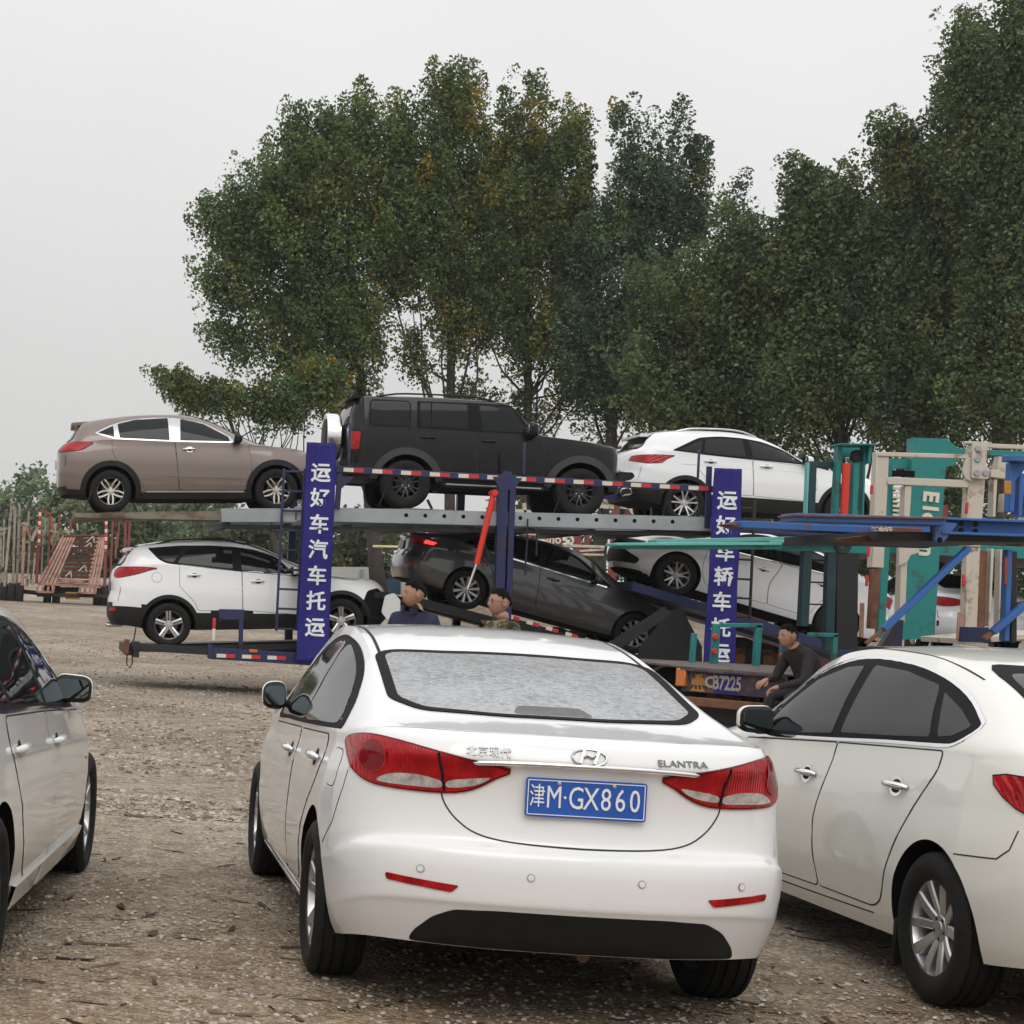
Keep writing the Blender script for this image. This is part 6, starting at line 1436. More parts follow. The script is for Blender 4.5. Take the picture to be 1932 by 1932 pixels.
# ---------------------------------------------------------------- trees
def leaf_material(name, rough=.55):
    m = mat(name, (.05, .07, .03), rough, spec=.25, vcol='Col'); t = m.node_tree; b = t.nodes['Principled BSDF']
    tr = t.nodes.new('ShaderNodeBsdfTranslucent'); mx = t.nodes.new('ShaderNodeMixShader'); mx.inputs[0].default_value = .33
    a = [n for n in t.nodes if n.type == 'ATTRIBUTE'][0]; t.links.new(a.outputs['Color'], tr.inputs['Color'])
    out = [n for n in t.nodes if n.type == 'OUTPUT_MATERIAL'][0]
    t.links.new(b.outputs[0], mx.inputs[1]); t.links.new(tr.outputs[0], mx.inputs[2]); t.links.new(mx.outputs[0], out.inputs[0])
    return m
M_['leaf'] = leaf_material('foliage'); M_['bark'] = mat('bark', (.055, .046, .04), .9, var=.45, vs=6, bump=.6, bs=14)
def leaves_mesh(name, C, N, size, col, colvar, seed, axis=None):
    """C: clump centres (k,3) with radii (k,3) and colours (k,3); N leaves spread over them"""
    g = np.random.default_rng(seed); cen, rad, cc = C
    k = g.integers(0, len(cen), N)
    if axis is None: p = cen[k]+g.normal(0, .5, (N, 3))*rad[k]
    else:                                   # spindle shaped sprays along the boughs
        A = axis[k]; t = g.uniform(-1, 1, N); w = np.sqrt(np.clip(1-((t+.25)/1.25)**2, .02, 1))
        q = g.normal(0, 1, (N, 3)); q -= A*(q*A).sum(1)[:, None]; q /= np.linalg.norm(q, axis=1)[:, None]+1e-6
        p = cen[k]+A*(t*rad[k, 2]*.95)[:, None]+q*(np.sqrt(g.uniform(0, 1, N))*w*rad[k, 0]*.66)[:, None]
    s = size*g.uniform(.55, 1.3, N)
    n = g.normal(0, 1, (N, 3)); n[:, 2] = np.abs(n[:, 2])*.9+.1; n /= np.linalg.norm(n, axis=1)[:, None]
    u = np.cross(n, g.normal(0, 1, (N, 3))); u /= np.linalg.norm(u, axis=1)[:, None]; v = np.cross(n, u)
    s = s[:, None]
    P = np.stack([p-u*s*.6, p-v*s*.36+n*s*.08, p+u*s*.6, p+v*s*.36+n*s*.08], 1).reshape(-1, 3)
    me = bpy.data.meshes.new(name)
    me.vertices.add(N*4); me.vertices.foreach_set('co', P.astype(np.float32).ravel())
    me.loops.add(N*4); me.loops.foreach_set('vertex_index', np.arange(N*4, dtype=np.int32))
    me.polygons.add(N); me.polygons.foreach_set('loop_start', np.arange(0, N*4, 4, dtype=np.int32)); me.polygons.foreach_set('loop_total', np.full(N, 4, dtype=np.int32))
    me.update()
    c = cc[k]*g.uniform(1-colvar, 1+colvar, (N, 1)); c = np.clip(c, .004, .6)
    a = me.color_attributes.new('Col', 'FLOAT_COLOR', 'CORNER'); a.data.foreach_set('color', np.repeat(np.concatenate([c, np.ones((N, 1))], 1), 4, 0).astype(np.float32).ravel())
    return me
GREEN = [(.105, .165, .060), (.082, .138, .060), (.132, .185, .064), (.16, .19, .058)]
YEL = [(.25, .22, .04), (.20, .20, .04), (.31, .23, .035)]
def tree(label, trunk, blobs, Y, n, size=.17, yel=.0, tones=GREEN, seed=0, group=None, trunkw=.26, clump=.75, dens=1.0, shell=.45, limbs=True, cat='tree', name='broadleaf_tree'):
    """blobs: crown masses (px, py, rx, ry[, depth]) in picture units at distance Y; trunk: (px, base z) foot and (px, py) top"""
    g = np.random.default_rng(seed); (tx, tz), (ux, uy) = trunk
    top = at(ux, uy, Y); foot = Vector((at(tx, 1130, Y).x, Y, tz if tz is not None else ground_z(0, Y)))
    o = thing(name, label, cat, foot, group=group)
    cen, rad, col = [], [], []
    tips = []
    wsum = sum(b[2]*b[3] for b in blobs); k = Y/FPX
    nclump = int(n/130)
    for b in blobs:
        c = np.array(at(b[0], b[1], Y)); r = np.array([b[2]*k, (b[4] if len(b) > 4 else min(b[2], b[3]))*k, b[3]*k])
        m = max(4, int(nclump*b[2]*b[3]/wsum))
        d = g.normal(0, 1, (m, 3)); d /= np.linalg.norm(d, axis=1)[:, None]
        q = g.uniform(0, 1, m)**shell
        p = c+d*np.maximum(r*.96-.22, r*.45)*q[:, None]
        tips.append((Vector(c), r)); 
        cl = clump*g.uniform(.65, 1.35, (m, 1))*np.array([[.95, .95, 1.15]])
        cen.append(p); rad.append(cl)
        base = np.array(tones)[g.integers(0, len(tones), m)]*g.uniform(.6, 1.35, (m, 1))
        if yel:
            hi = (p[:, 2]-c[2])/r[2]
            prob = yel*1.5*np.clip(hi+.25, 0.05, 1); ys_ = g.uniform(0, 1, m) < prob
            base[ys_] = np.array(YEL)[g.integers(0, 3, ys_.sum())]*g.uniform(.6, 1.1, (ys_.sum(), 1))
        col.append(base)
    C = (np.concatenate(cen)-np.array(foot), np.concatenate(rad), np.concatenate(col))
    ax_ = C[0]-np.array([0, 0, .25*C[0][:, 2].max()]); ax_ /= np.linalg.norm(ax_, axis=1)[:, None]; ax_ = ax_*.95+np.array([0, 0, .28])+g.normal(0, .33, ax_.shape); ax_ /= np.linalg.norm(ax_, axis=1)[:, None]
    me = leaves_mesh('crown', C, n, size, None, .3, seed+1, ax_)
    link('crown', me, M_['leaf'], o)
    bm = bmesh.new(); f0 = Vector((0, 0, -.3)); t0 = top-foot
    pts = [f0+(t0-f0)*t+Vector((math.sin(t*5+seed)*.15*t, math.cos(t*4+seed)*.12*t, 0)) for t in np.linspace(0, 1, 10)]
    tube(bm, pts, [trunkw*(1.25 if t == 0 else 1)*(1-.72*t) for t in np.linspace(0, 1, 10)], 10)
    if limbs:
        for i in range(30):
            t = g.uniform(.30, .95); b = pts[int(t*9)]; pk = C[0][g.integers(0, len(C[0]), 8)]
            ok = [Vector(q) for q in pk if q[2] > b.z+.8]
            if not ok: continue
            e2 = min(ok, key=lambda q: (q-b).length*(1+.6*(math.hypot(q.x-b.x, q.y-b.y) < .6)))
            mid = b.lerp(e2, .5)+Vector((g.uniform(-.4, .4), g.uniform(-.4, .4), -.06*(e2-b).length)); r0 = trunkw*(1-.72*t)*.40
            tube(bm, cr([b, b.lerp(mid, .5), mid, mid.lerp(e2, .5)+Vector((g.uniform(-.3, .3), 0, .1)), e2], 3, False), [r0*(1-k_/13)+.008 for k_ in range(13)], 6)
    bmesh.ops.recalc_face_normals(bm, faces=bm.faces[:])
    ob('trunk', bm, M_['bark'], o, 180)
    return o
YA = 79.
G1 = 'tall trees along the yard edge'
tree('widest broadleaf tree, with its left side drooping over the grey brown crossover', ((716, None), (640, 300)), [(560, 330, 90, 130), (500, 470, 120, 100), (430, 400, 55, 45), (420, 545, 75, 65), (610, 450, 100, 180), (450, 650, 75, 55), (640, 640, 110, 110), (560, 250, 40, 50), (400, 430, 35, 55), (520, 600, 90, 70), (545, 700, 80, 60), (640, 750, 80, 50), (690, 600, 60, 70), (500, 380, 90, 110), (620, 340, 80, 150), (600, 600, 100, 110), (460, 470, 90, 100)], YA, 86895, 0.146, .05, seed=11, group=G1, trunkw=.31, clump=.9, shell=.55)
tree('low leafy bough spreading left beside the widest tree', ((560, None), (420, 740)), [(340, 735, 50, 32), (420, 750, 75, 32), (520, 765, 75, 40), (600, 720, 60, 50), (310, 722, 18, 24)], YA-5, 15524, 0.141, .16, seed=13, group=G1, trunkw=.15, clump=.7)
tree('tall tree with the highest yellowing crown top in the middle of the row', ((850, None), (850, 200)), [(850, 240, 110, 105), (800, 400, 110, 150), (900, 400, 110, 170), (690, 270, 75, 90), (740, 500, 110, 120), (860, 600, 90, 110), (830, 165, 45, 40), (885, 165, 35, 42), (690, 190, 30, 35), (750, 250, 60, 90), (620, 300, 50, 90), (640, 240, 40, 60), (760, 330, 100, 150), (720, 440, 100, 150), (840, 480, 90, 120), (780, 660, 50, 50), (880, 770, 70, 40)], YA+1, 86895, 0.146, .22, seed=17, group=G1, trunkw=.26, clump=.9, shell=.6)
tree('tall tree with ochre leaves on its right flank, right of the highest crown', ((990, None), (1000, 260)), [(1000, 300, 90, 120), (1040, 400, 85, 120), (970, 470, 90, 130), (1060, 560, 80, 120), (960, 190, 22, 40), (1010, 180, 30, 40), (1085, 250, 40, 60), (1000, 640, 90, 100), (1100, 370, 30, 70), (950, 330, 80, 140), (930, 560, 90, 130), (1080, 450, 70, 140), (1060, 300, 60, 90), (1010, 780, 70, 40), (1090, 720, 55, 70)], YA+2, 70077, 0.146, .24, seed=19, group=G1, trunkw=.24, clump=.85, shell=.62)
tree('open branched tree with sky showing through its forked top', ((1125, None), (1200, 300)), [(1190, 300, 45, 105), (1240, 330, 60, 130), (1310, 320, 38, 100), (1170, 480, 65, 110), (1250, 500, 80, 100), (1320, 420, 40, 60), (1150, 640, 90, 110), (1285, 230, 15, 40), (1165, 220, 16, 40), (1385, 370, 22, 45), (1130, 760, 80, 70), (1220, 760, 90, 80), (1125, 480, 55, 150), (1195, 420, 65, 130), (1140, 600, 80, 100), (1290, 400, 60, 120), (1090, 640, 70, 110), (1180, 690, 90, 110)], YA, 58865, 0.146, .04, tones=[(.088, .140, .075), (.074, .122, .068), (.105, .155, .075)], seed=23, group=G1, trunkw=.28, clump=.75, shell=.6)
DK = [(.098, .145, .064), (.084, .125, .060), (.118, .160, .066), (.135, .165, .062)]
tree('dense tree with rounded top filling the dip right of the forked tree', ((1440, None), (1440, 480)), [(1345, 560, 80, 140), (1420, 560, 110, 130), (1400, 480, 90, 110), (1450, 600, 130, 150), (1370, 650, 110, 150), (1500, 445, 60, 70), (1300, 640, 90, 120), (1420, 780, 170, 90), (1260, 560, 90, 110), (1250, 720, 110, 110), (1320, 800, 120, 70)], YA-8, 75735, 0.151, .03, tones=DK, seed=29, group=G1, clump=1.0, shell=.42)
tree('dense rounded tree whose crown tops the middle of the right hand wood', ((1590, None), (1580, 400)), [(1570, 400, 85, 85), (1560, 505, 120, 120), (1620, 610, 130, 150), (1540, 710, 150, 130), (1510, 360, 35, 40)], YA-10, 78540, 0.151, .03, tones=DK, seed=31, group=G1, clump=1.0, shell=.42)
tree('tall dense tree with ragged stepped top left of the tallest one', ((1730, None), (1720, 300)), [(1690, 285, 55, 60), (1740, 385, 95, 115), (1690, 450, 80, 110), (1740, 570, 140, 160), (1720, 730, 150, 130), (1805, 225, 50, 75)], YA-12, 86955, 0.144, .04, tones=DK, seed=37, group=G1, clump=.95, shell=.42)
tree('tallest tree, rising out of the upper right corner', ((1890, None), (1890, 100)), [(1840, 150, 80, 90), (1830, 80, 45, 45), (1920, 130, 90, 130), (1880, 330, 130, 160), (1930, 500, 150, 180), (1880, 700, 160, 170), (2000, 300, 120, 200), (1920, 30, 35, 50)], YA-15, 106590, 0.138, .04, tones=DK, seed=41, group=G1, clump=.95, shell=.42)
# undergrowth and more distant wood
FAR = [(.21, .27, .16), (.18, .24, .15), (.23, .28, .155)]  # paler, greyer greens: distance haze put into the leaf colour
def thicket(name, label, cat, xs, Y, n, size, tones, seed, y_top, h, depth=6, group=None):
    g = np.random.default_rng(seed); cen, rad, col = [], [], []
    k = Y/FPX; a, b = at(xs[0], y_top, Y).x, at(xs[1], y_top, Y).x; m = int((b-a)*h/1.2)+6
    X = g.uniform(a, b, m); zt = np.interp(X, [a, b], [at(xs[0], y_top, Y).z, at(xs[1], y_top+(xs[1]-xs[0])*.0555, Y).z])
    prof = 1+.22*np.sin(X*.9+seed)+.16*np.sin(X*2.3+seed*2)
    z0 = ground_z(0, Y)-.4
    q = g.uniform(0, 1, m)**.8
    Z = z0+(zt-z0)*q*np.clip(prof, .6, 1.15); Yv = Y+g.uniform(0, depth, m)
    cen = np.stack([X, Yv, Z], 1); rad = g.uniform(.5, 1.1, (m, 3))*1.1; col = np.array(tones)[g.integers(0, len(tones), m)]*g.uniform(.6, 1.35, (m, 1))
    me = leaves_mesh(name, (cen, rad, col), n, size, None, .35, seed)
    return me
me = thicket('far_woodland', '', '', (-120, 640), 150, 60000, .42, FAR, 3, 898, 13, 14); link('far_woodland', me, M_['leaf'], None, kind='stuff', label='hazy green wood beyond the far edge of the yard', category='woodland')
me = thicket('scrub', '', '', (200, 800), 95, 26000, .27, [(.11, .135, .07), (.09, .115, .06), (.14, .155, .075)], 5, 985, 6, 5); link('scrub', me, M_['leaf'], None, kind='stuff', label='green scrub under the trees beyond the transporters', category='undergrowth')
me = thicket('scrub', '', '', (980, 2150), 84, 42000, .26, DK, 9, 850, 9, 6); link('dark_undergrowth', me, M_['leaf'], None, kind='stuff', label='dark undergrowth beneath the trees on the right', category='undergrowth')

# ---------------------------------------------------------------- ground
def ground():
    g = np.random.default_rng(2)
    xs = np.concatenate([[-900, -400, -200, -100, -60], np.arange(-40, 71, 2.0), [90, 140, 250, 450, 900]])
    ys = np.concatenate([[-300, -60, -20], np.arange(-6, 110, 1.5), [120, 140, 170, 220, 300, 450, 700, 1000]])
    bm = bmesh.new(); grid = [[bm.verts.new((x, y, ground_z(x, y)+(.018*noise.noise((x*.5, y*.5, 0))+.012*noise.noise((x*1.7, y*1.7, 3)) if abs(x) < 75 and -10 < y < 112 else 0))) for x in xs] for y in ys]
    for j in range(len(ys)-1):
        for i in range(len(xs)-1): bm.faces.new((grid[j][i], grid[j][i+1], grid[j+1][i+1], grid[j+1][i]))
    m = bpy.data.materials.new('gravelly_earth'); m.use_nodes = True; t = m.node_tree; b = t.nodes['Principled BSDF']; b.inputs['Roughness'].default_value = .95; b.inputs['Specular IOR Level'].default_value = .15
    co = t.nodes.new('ShaderNodeTexCoord'); l = t.links.new
    def nz(sc, det=8, rg=.6):
        n = t.nodes.new('ShaderNodeTexNoise'); n.inputs['Scale'].default_value = sc; n.inputs['Detail'].default_value = det; n.inputs['Roughness'].default_value = rg; l(co.outputs['Object'], n.inputs['Vector']); return n
    def ramp(src, stops):
        r = t.nodes.new('ShaderNodeValToRGB'); el = r.color_ramp.elements
        el[0].position, el[0].color = stops[0][0], (*stops[0][1], 1); el[1].position, el[1].color = stops[-1][0], (*stops[-1][1], 1)
        for p, c in stops[1:-1]: q = el.new(p); q.color = (*c, 1)
        l(src, r.inputs[0]); return r
    big = ramp(nz(.22, 4).outputs[0], [(.36, (.295, .24, .184)), (.5, (.395, .342, .283)), (.64, (.49, .444, .385))])
    vo = t.nodes.new('ShaderNodeTexVoronoi'); vo.inputs['Scale'].default_value = 46; vo.inputs['Randomness'].default_value = 1; l(co.outputs['Object'], vo.inputs['Vector'])
    sep = t.nodes.new('ShaderNodeSeparateColor'); l(vo.outputs['Color'], sep.inputs[0])
    st = ramp(sep.outputs[0], [(.0, (.6, .58, .55)), (.35, (.88, .86, .84)), (.7, (1.06, 1.05, 1.03)), (1.0, (1.4, 1.4, 1.4))])
    fine = ramp(nz(95, 4, .7).outputs[0], [(.3, (.62, .6, .58)), (.7, (1.35, 1.33, 1.3))])
    mid = ramp(nz(3.2, 9, .7).outputs[0], [(.32, (.62, .60, .58)), (.62, (1.16, 1.15, 1.14))])
    def mulc(a, c):
        x = t.nodes.new('ShaderNodeMix'); x.data_type = 'RGBA'; x.blend_type = 'MULTIPLY'; x.inputs[0].default_value = 1; l(a, x.inputs[6]); l(c, x.inputs[7]); return x.outputs[2]
    spy = t.nodes.new('ShaderNodeSeparateXYZ'); l(co.outputs['Object'], spy.inputs[0])
    n7 = nz(.45, 5); ma = t.nodes.new('ShaderNodeMath'); ma.operation = 'MULTIPLY_ADD'; ma.inputs[1].default_value = 7; l(n7.outputs[0], ma.inputs[0]); l(spy.outputs['Y'], ma.inputs[2])
    mr = t.nodes.new('ShaderNodeMapRange'); mr.inputs[1].default_value = 9.5; mr.inputs[2].default_value = 13.5; l(ma.outputs[0], mr.inputs[0])      # bare trodden earth where the cars park
    earth = t.nodes.new('ShaderNodeMix'); earth.data_type = 'RGBA'; earth.inputs[6].default_value = (.86, .74, .60, 1); earth.inputs[7].default_value = (1, 1, 1, 1); l(mr.outputs[0], earth.inputs[0])
    big2 = mulc(big.outputs[0], earth.outputs[2])
    l(mulc(mulc(mulc(big2, st.outputs[0]), fine.outputs[0]), mid.outputs[0]), b.inputs['Base Color'])
    bp1 = t.nodes.new('ShaderNodeBump'); bp1.inputs['Strength'].default_value = .9; bp1.inputs['Distance'].default_value = .03
    ad = t.nodes.new('ShaderNodeMath'); ad.operation = 'SUBTRACT'; l(nz(18, 8, .7).outputs[0], ad.inputs[0]); l(vo.outputs['Distance'], ad.inputs[1]); l(ad.outputs[0], bp1.inputs['Height']); l(bp1.outputs[0], b.inputs['Normal'])
    o = ob('ground', bm, m, None, 180, kind='structure')
ground()
def scatter(name, N, yr, templ, sizes, cols, seed, label, cat, flat=1.0, ypow=1.6):
    """loose bits on the ground: one templ (verts, faces) turned and scaled N times"""
    g = np.random.default_rng(seed); tv, tf = templ; tv = np.array(tv, float); nv = len(tv)
    y = yr[0]+(yr[1]-yr[0])*g.uniform(0, 1, N)**ypow; x = g.uniform(-.12, .62, N)*y+g.uniform(-.5, .5, N)
    s = g.uniform(0, 1, N)**2.2*(sizes[1]-sizes[0])+sizes[0]
    a = g.uniform(0, 2*math.pi, N); ca, sa = np.cos(a), np.sin(a)
    an = np.stack([g.uniform(.7, 1.4, N), g.uniform(.6, 1.1, N), g.uniform(.5, 1.0, N)*flat], 1)*s[:, None]
    V = tv[None]*an[:, None, :]; V = V*(1+g.uniform(-.18, .18, (N, nv, 1)))
    X = V[..., 0]*ca[:, None]-V[..., 1]*sa[:, None]+x[:, None]; Yv = V[..., 0]*sa[:, None]+V[..., 1]*ca[:, None]+y[:, None]
    Z = V[..., 2]+np.array([ground_z(0, q) for q in y])[:, None]+.002
    P = np.stack([X, Yv, Z], 2).reshape(-1, 3); nf = len(tf); k = len(tf[0])
    F = (np.array(tf)[None]+(np.arange(N)*nv)[:, None, None]).reshape(-1).astype(np.int32)
    me = bpy.data.meshes.new(name); me.vertices.add(len(P)); me.vertices.foreach_set('co', P.astype(np.float32).ravel())
    me.loops.add(len(F)); me.loops.foreach_set('vertex_index', F); me.polygons.add(N*nf)
    me.polygons.foreach_set('loop_start', np.arange(0, N*nf*k, k, dtype=np.int32)); me.polygons.foreach_set('loop_total', np.full(N*nf, k, dtype=np.int32)); me.update()
    c = np.array(cols)[g.integers(0, len(cols), N)]*g.uniform(.7, 1.3, (N, 1))
    at_ = me.color_attributes.new('Col', 'FLOAT_COLOR', 'CORNER'); at_.data.foreach_set('color', np.repeat(np.concatenate([c, np.ones((N, 1))], 1), nf*k, 0).astype(np.float32).ravel())
    return link(name, me, M_['bits'], None, kind='stuff', label=label, category=cat)
M_['bits'] = mat('loose_bits', (.2, .16, .12), .9, spec=.15, vcol='Col')
ST = ([(1, 0, -.1), (.31, .95, -.1), (-.81, .59, -.1), (-.81, -.59, -.1), (.31, -.95, -.1), (.7, .1, .5), (.1, .65, .55), (-.55, .3, .5), (-.5, -.45, .5), (.25, -.6, .6)], [(0, 1, 6, 5), (1, 2, 7, 6), (2, 3, 8, 7), (3, 4, 9, 8), (4, 0, 5, 9), (5, 6, 7, 9), (9, 7, 8, 4)])
scatter('gravel', 60000, (5.5, 34), ST, (.003, .016), [(.30, .247, .195), (.36, .305, .25), (.40, .35, .29), (.44, .40, .345), (.22, .17, .125)], 3, 'loose gravel over the yard', 'gravel')
scatter('gravel', 45000, (13, 46), ST, (.008, .034), [(.30, .25, .20), (.38, .33, .28), (.43, .385, .33), (.2, .16, .12), (.14, .11, .085)], 8, 'coarser stones farther across the yard', 'gravel', 1.0, 1.3)
CH = ([(-1, -.18, .05), (-.4, -.22, .0), (.3, -.2, .03), (1, -.12, .16), (1, .1, .18), (.3, .2, .10), (-.4, .2, .09), (-1, .15, .14)], [(0, 1, 6, 7), (1, 2, 5, 6), (2, 3, 4, 5)])
scatter('bark_debris', 1500, (5.6, 26), CH, (.03, .10), [(.05, .033, .022), (.075, .05, .033), (.10, .07, .045), (.035, .025, .02)], 4, 'scraps of bark and dead leaves on the gravel', 'debris', .9, 1.2)
LF = ([(-1, 0, .02), (0, -.5, .12), (1, 0, .05), (0, .5, .14)], [(0, 1, 2, 3)])
scatter('fallen_leaves', 500, (5.6, 24), LF, (.02, .05), [(.13, .085, .05), (.20, .15, .09), (.09, .06, .04)], 6, 'fallen leaves on the gravel', 'leaves', 1.0, 1.2)
# ---------------------------------------------------------------- people
M_['skin'] = mat('skin', (.36, .19, .13), .55, var=.08, vs=20); M_['hair'] = mat('black_hair', (.006, .0055, .005), .85, spec=.1, bump=.5, bs=120)
M_['lip'] = mat('lips', (.24, .09, .08), .5); M_['eye'] = mat('eye', (.02, .015, .012), .2); M_['eyewhite'] = mat('eye_white', (.28, .24, .22), .3)
def head_bm(bm, M, mi=0, lip=1, eye=2, white=3):
    """sculpted head, face towards +x, centred between the ears"""
    n0 = len(bm.verts); r = bmesh.ops.create_uvsphere(bm, u_segments=36, v_segments=28, radius=1)
    gs = lambda p, c, s: math.exp(-((p-Vector(c)).length/s)**2)
    for v in r['verts']:
        d = v.co.copy(); x, y, z = d
        p = Vector((x*.098, y*.077, z*.118))
        if z < 0: k = 1+.26*z; p.y *= k; p.x = p.x*(1+.12*z) if x < 0 else p.x*(1+.02*z)
        if x < -.2 and z < -.3: p.x *= 1-.25*min(1, (-z-.3)/.5)
        if z < 0: p.x += .022*min(1, -z*1.1)
        f = Vector((p.x, p.y, p.z))
        p.x += .024*gs(f, (.098, 0, -.018), .017)+.012*gs(f, (.1, 0, .004), .016)          # nose
        p.x += .006*gs(f, (.085, .03, .026), .018)+.006*gs(f, (.085, -.03, .026), .018)      # brow
        p.x -= .010*gs(f, (.088, .030, .008), .014)+.010*gs(f, (.088, -.030, .008), .014)    # sockets
        p.x += .008*gs(f, (.108, 0, -.058), .018)+.010*gs(f, (.10, 0, -.096), .022)           # mouth, chin
        p.x -= .005*gs(f, (.115, 0, -.078), .010)
        v.co = M @ p
    for v in r['verts']:
        for fc in v.link_faces: fc.material_index = mi
    def ball(c, rad, m, sc=(1, 1, 1)):
        q = bmesh.ops.create_uvsphere(bm, u_segments=12, v_segments=8, radius=rad, matrix=M @ Matrix.Translation(c) @ Matrix.Diagonal((*sc, 1)))
        for v in q['verts']:
            for fc in v.link_faces: fc.material_index = m
    for s in (1, -1):
        ball((.079, s*.030, .006), .011, white); ball((.0865, s*.030, .006), .0055, eye)
        ball((-.005, s*.079, -.012), .028, mi, (.75, .28, 1.1))
    ball((.108, 0, -.056), .018, lip, (.35, 1.0, .28))
    for s in (1, -1): ball((.094, s*.031, .028), .016, eye, (.22, 1, .22))
def hair_obj(M, parent, style='short', grey=False):
    bm = bmesh.new(); r = bmesh.ops.create_uvsphere(bm, u_segments=36, v_segments=28, radius=1)
    kill = []
    for v in r['verts']:
        x, y, z = v.co; p = Vector((x*.1015, y*.0805, z*.1225+.001))
        lim = .38+.25*max(0, x) if x > -.1 else .38-.9*min(.95, (-x-.1))
        if abs(y) > .75 and x > -.1: lim = .22 if x < .25 else .4
        if z < lim: kill.append(v)
        j = .006*noise.noise(Vector((x*6, y*6, z*6)))
        v.co = M @ (p*(1+j*2.5))
    bmesh.ops.delete(bm, geom=kill, context='VERTS')
    o = ob('hair', bm, M_['hair'], parent, 180)
    md = o.modifiers.new('t', 'SOLIDIFY'); md.thickness = .006; md.offset = 1
    return o
def body_skin(name, nodes, edges, rad, label, parent_loc, regions, mats, extra=None, cat='person', sub=2):
    """one surface grown from a skeleton; regions: fn(face centre, nearest bone) -> material index"""
    me = bpy.data.meshes.new('skel'); names = list(nodes); idx = {n: i for i, n in enumerate(names)}
    me.from_pydata([nodes[n] for n in names], [(idx[a], idx[b]) for a, b in edges], [])
    o = bpy.data.objects.new('skel', me); COL.objects.link(o)
    md = o.modifiers.new('s', 'SKIN'); md.use_smooth_shade = True
    for n in names:
        sv = me.skin_vertices[0].data[idx[n]]; r = rad[n]; sv.radius = r if isinstance(r, tuple) else (r, r); sv.use_root = n == 'pelvis'
    o.modifiers.new('u', 'SUBSURF').levels = sub
    dg = bpy.context.evaluated_depsgraph_get(); dg.update()
    res = bpy.data.meshes.new_from_object(o.evaluated_get(dg)); bpy.data.objects.remove(o)
    bm = bmesh.new(); bm.from_mesh(res); bpy.data.meshes.remove(res)
    segs = [(a, b, Vector(nodes[a]), Vector(nodes[b])) for a, b in edges]
    for f in bm.faces:
        c = f.calc_center_median(); best = None
        for a, b, p, q in segs:
            d = q-p; t = max(0, min(1, (c-p).dot(d)/max(d.length_squared, 1e-9))); dd = (p+d*t-c).length
            if best is None or dd < best[0]: best = (dd, a, b, t)
        f.material_index = regions(c, best)
    if extra: extra(bm)
    p = ob('person', bm, mats, None, 180); p.location = parent_loc
    p['label'] = label; p['category'] = cat
    return p
def hand(nodes, edges, rad, side, wrist, aim, palm_n, tag_):
    """palm, four unequal curled fingers and a thumb, as short chains rooted in the palm"""
    a = Vector(aim).normalized(); n = Vector(palm_n).normalized(); s = a.cross(n).normalized()*side
    w = Vector(wrist); nodes[tag_+'palm'] = w+a*.05; rad[tag_+'palm'] = (.036, .02); edges.append((tag_+'wrist', tag_+'palm'))
    for k, (o, l) in enumerate(((.027, .072), (.009, .082), (-.009, .077), (-.026, .06))):
        b = w+a*.085+s*o
        pts = [b, b+a*l*.42-n*l*.12, b+a*l*.62-n*l*.48, b+a*l*.55-n*l*.80]; prev = tag_+'palm'
        for i, p in enumerate(pts):
            nm = f'{tag_}f{k}{i}'; nodes[nm] = p; rad[nm] = .0098-.0009*i; edges.append((prev, nm)); prev = nm
    b = w+a*.03+s*.034; prev = tag_+'palm'
    for i, p in enumerate((b, b+a*.03+s*.016-n*.01, b+a*.058+s*.012-n*.026)):
        nm = f'{tag_}t{i}'; nodes[nm] = p; rad[nm] = .011-.001*i; edges.append((prev, nm)); prev = nm
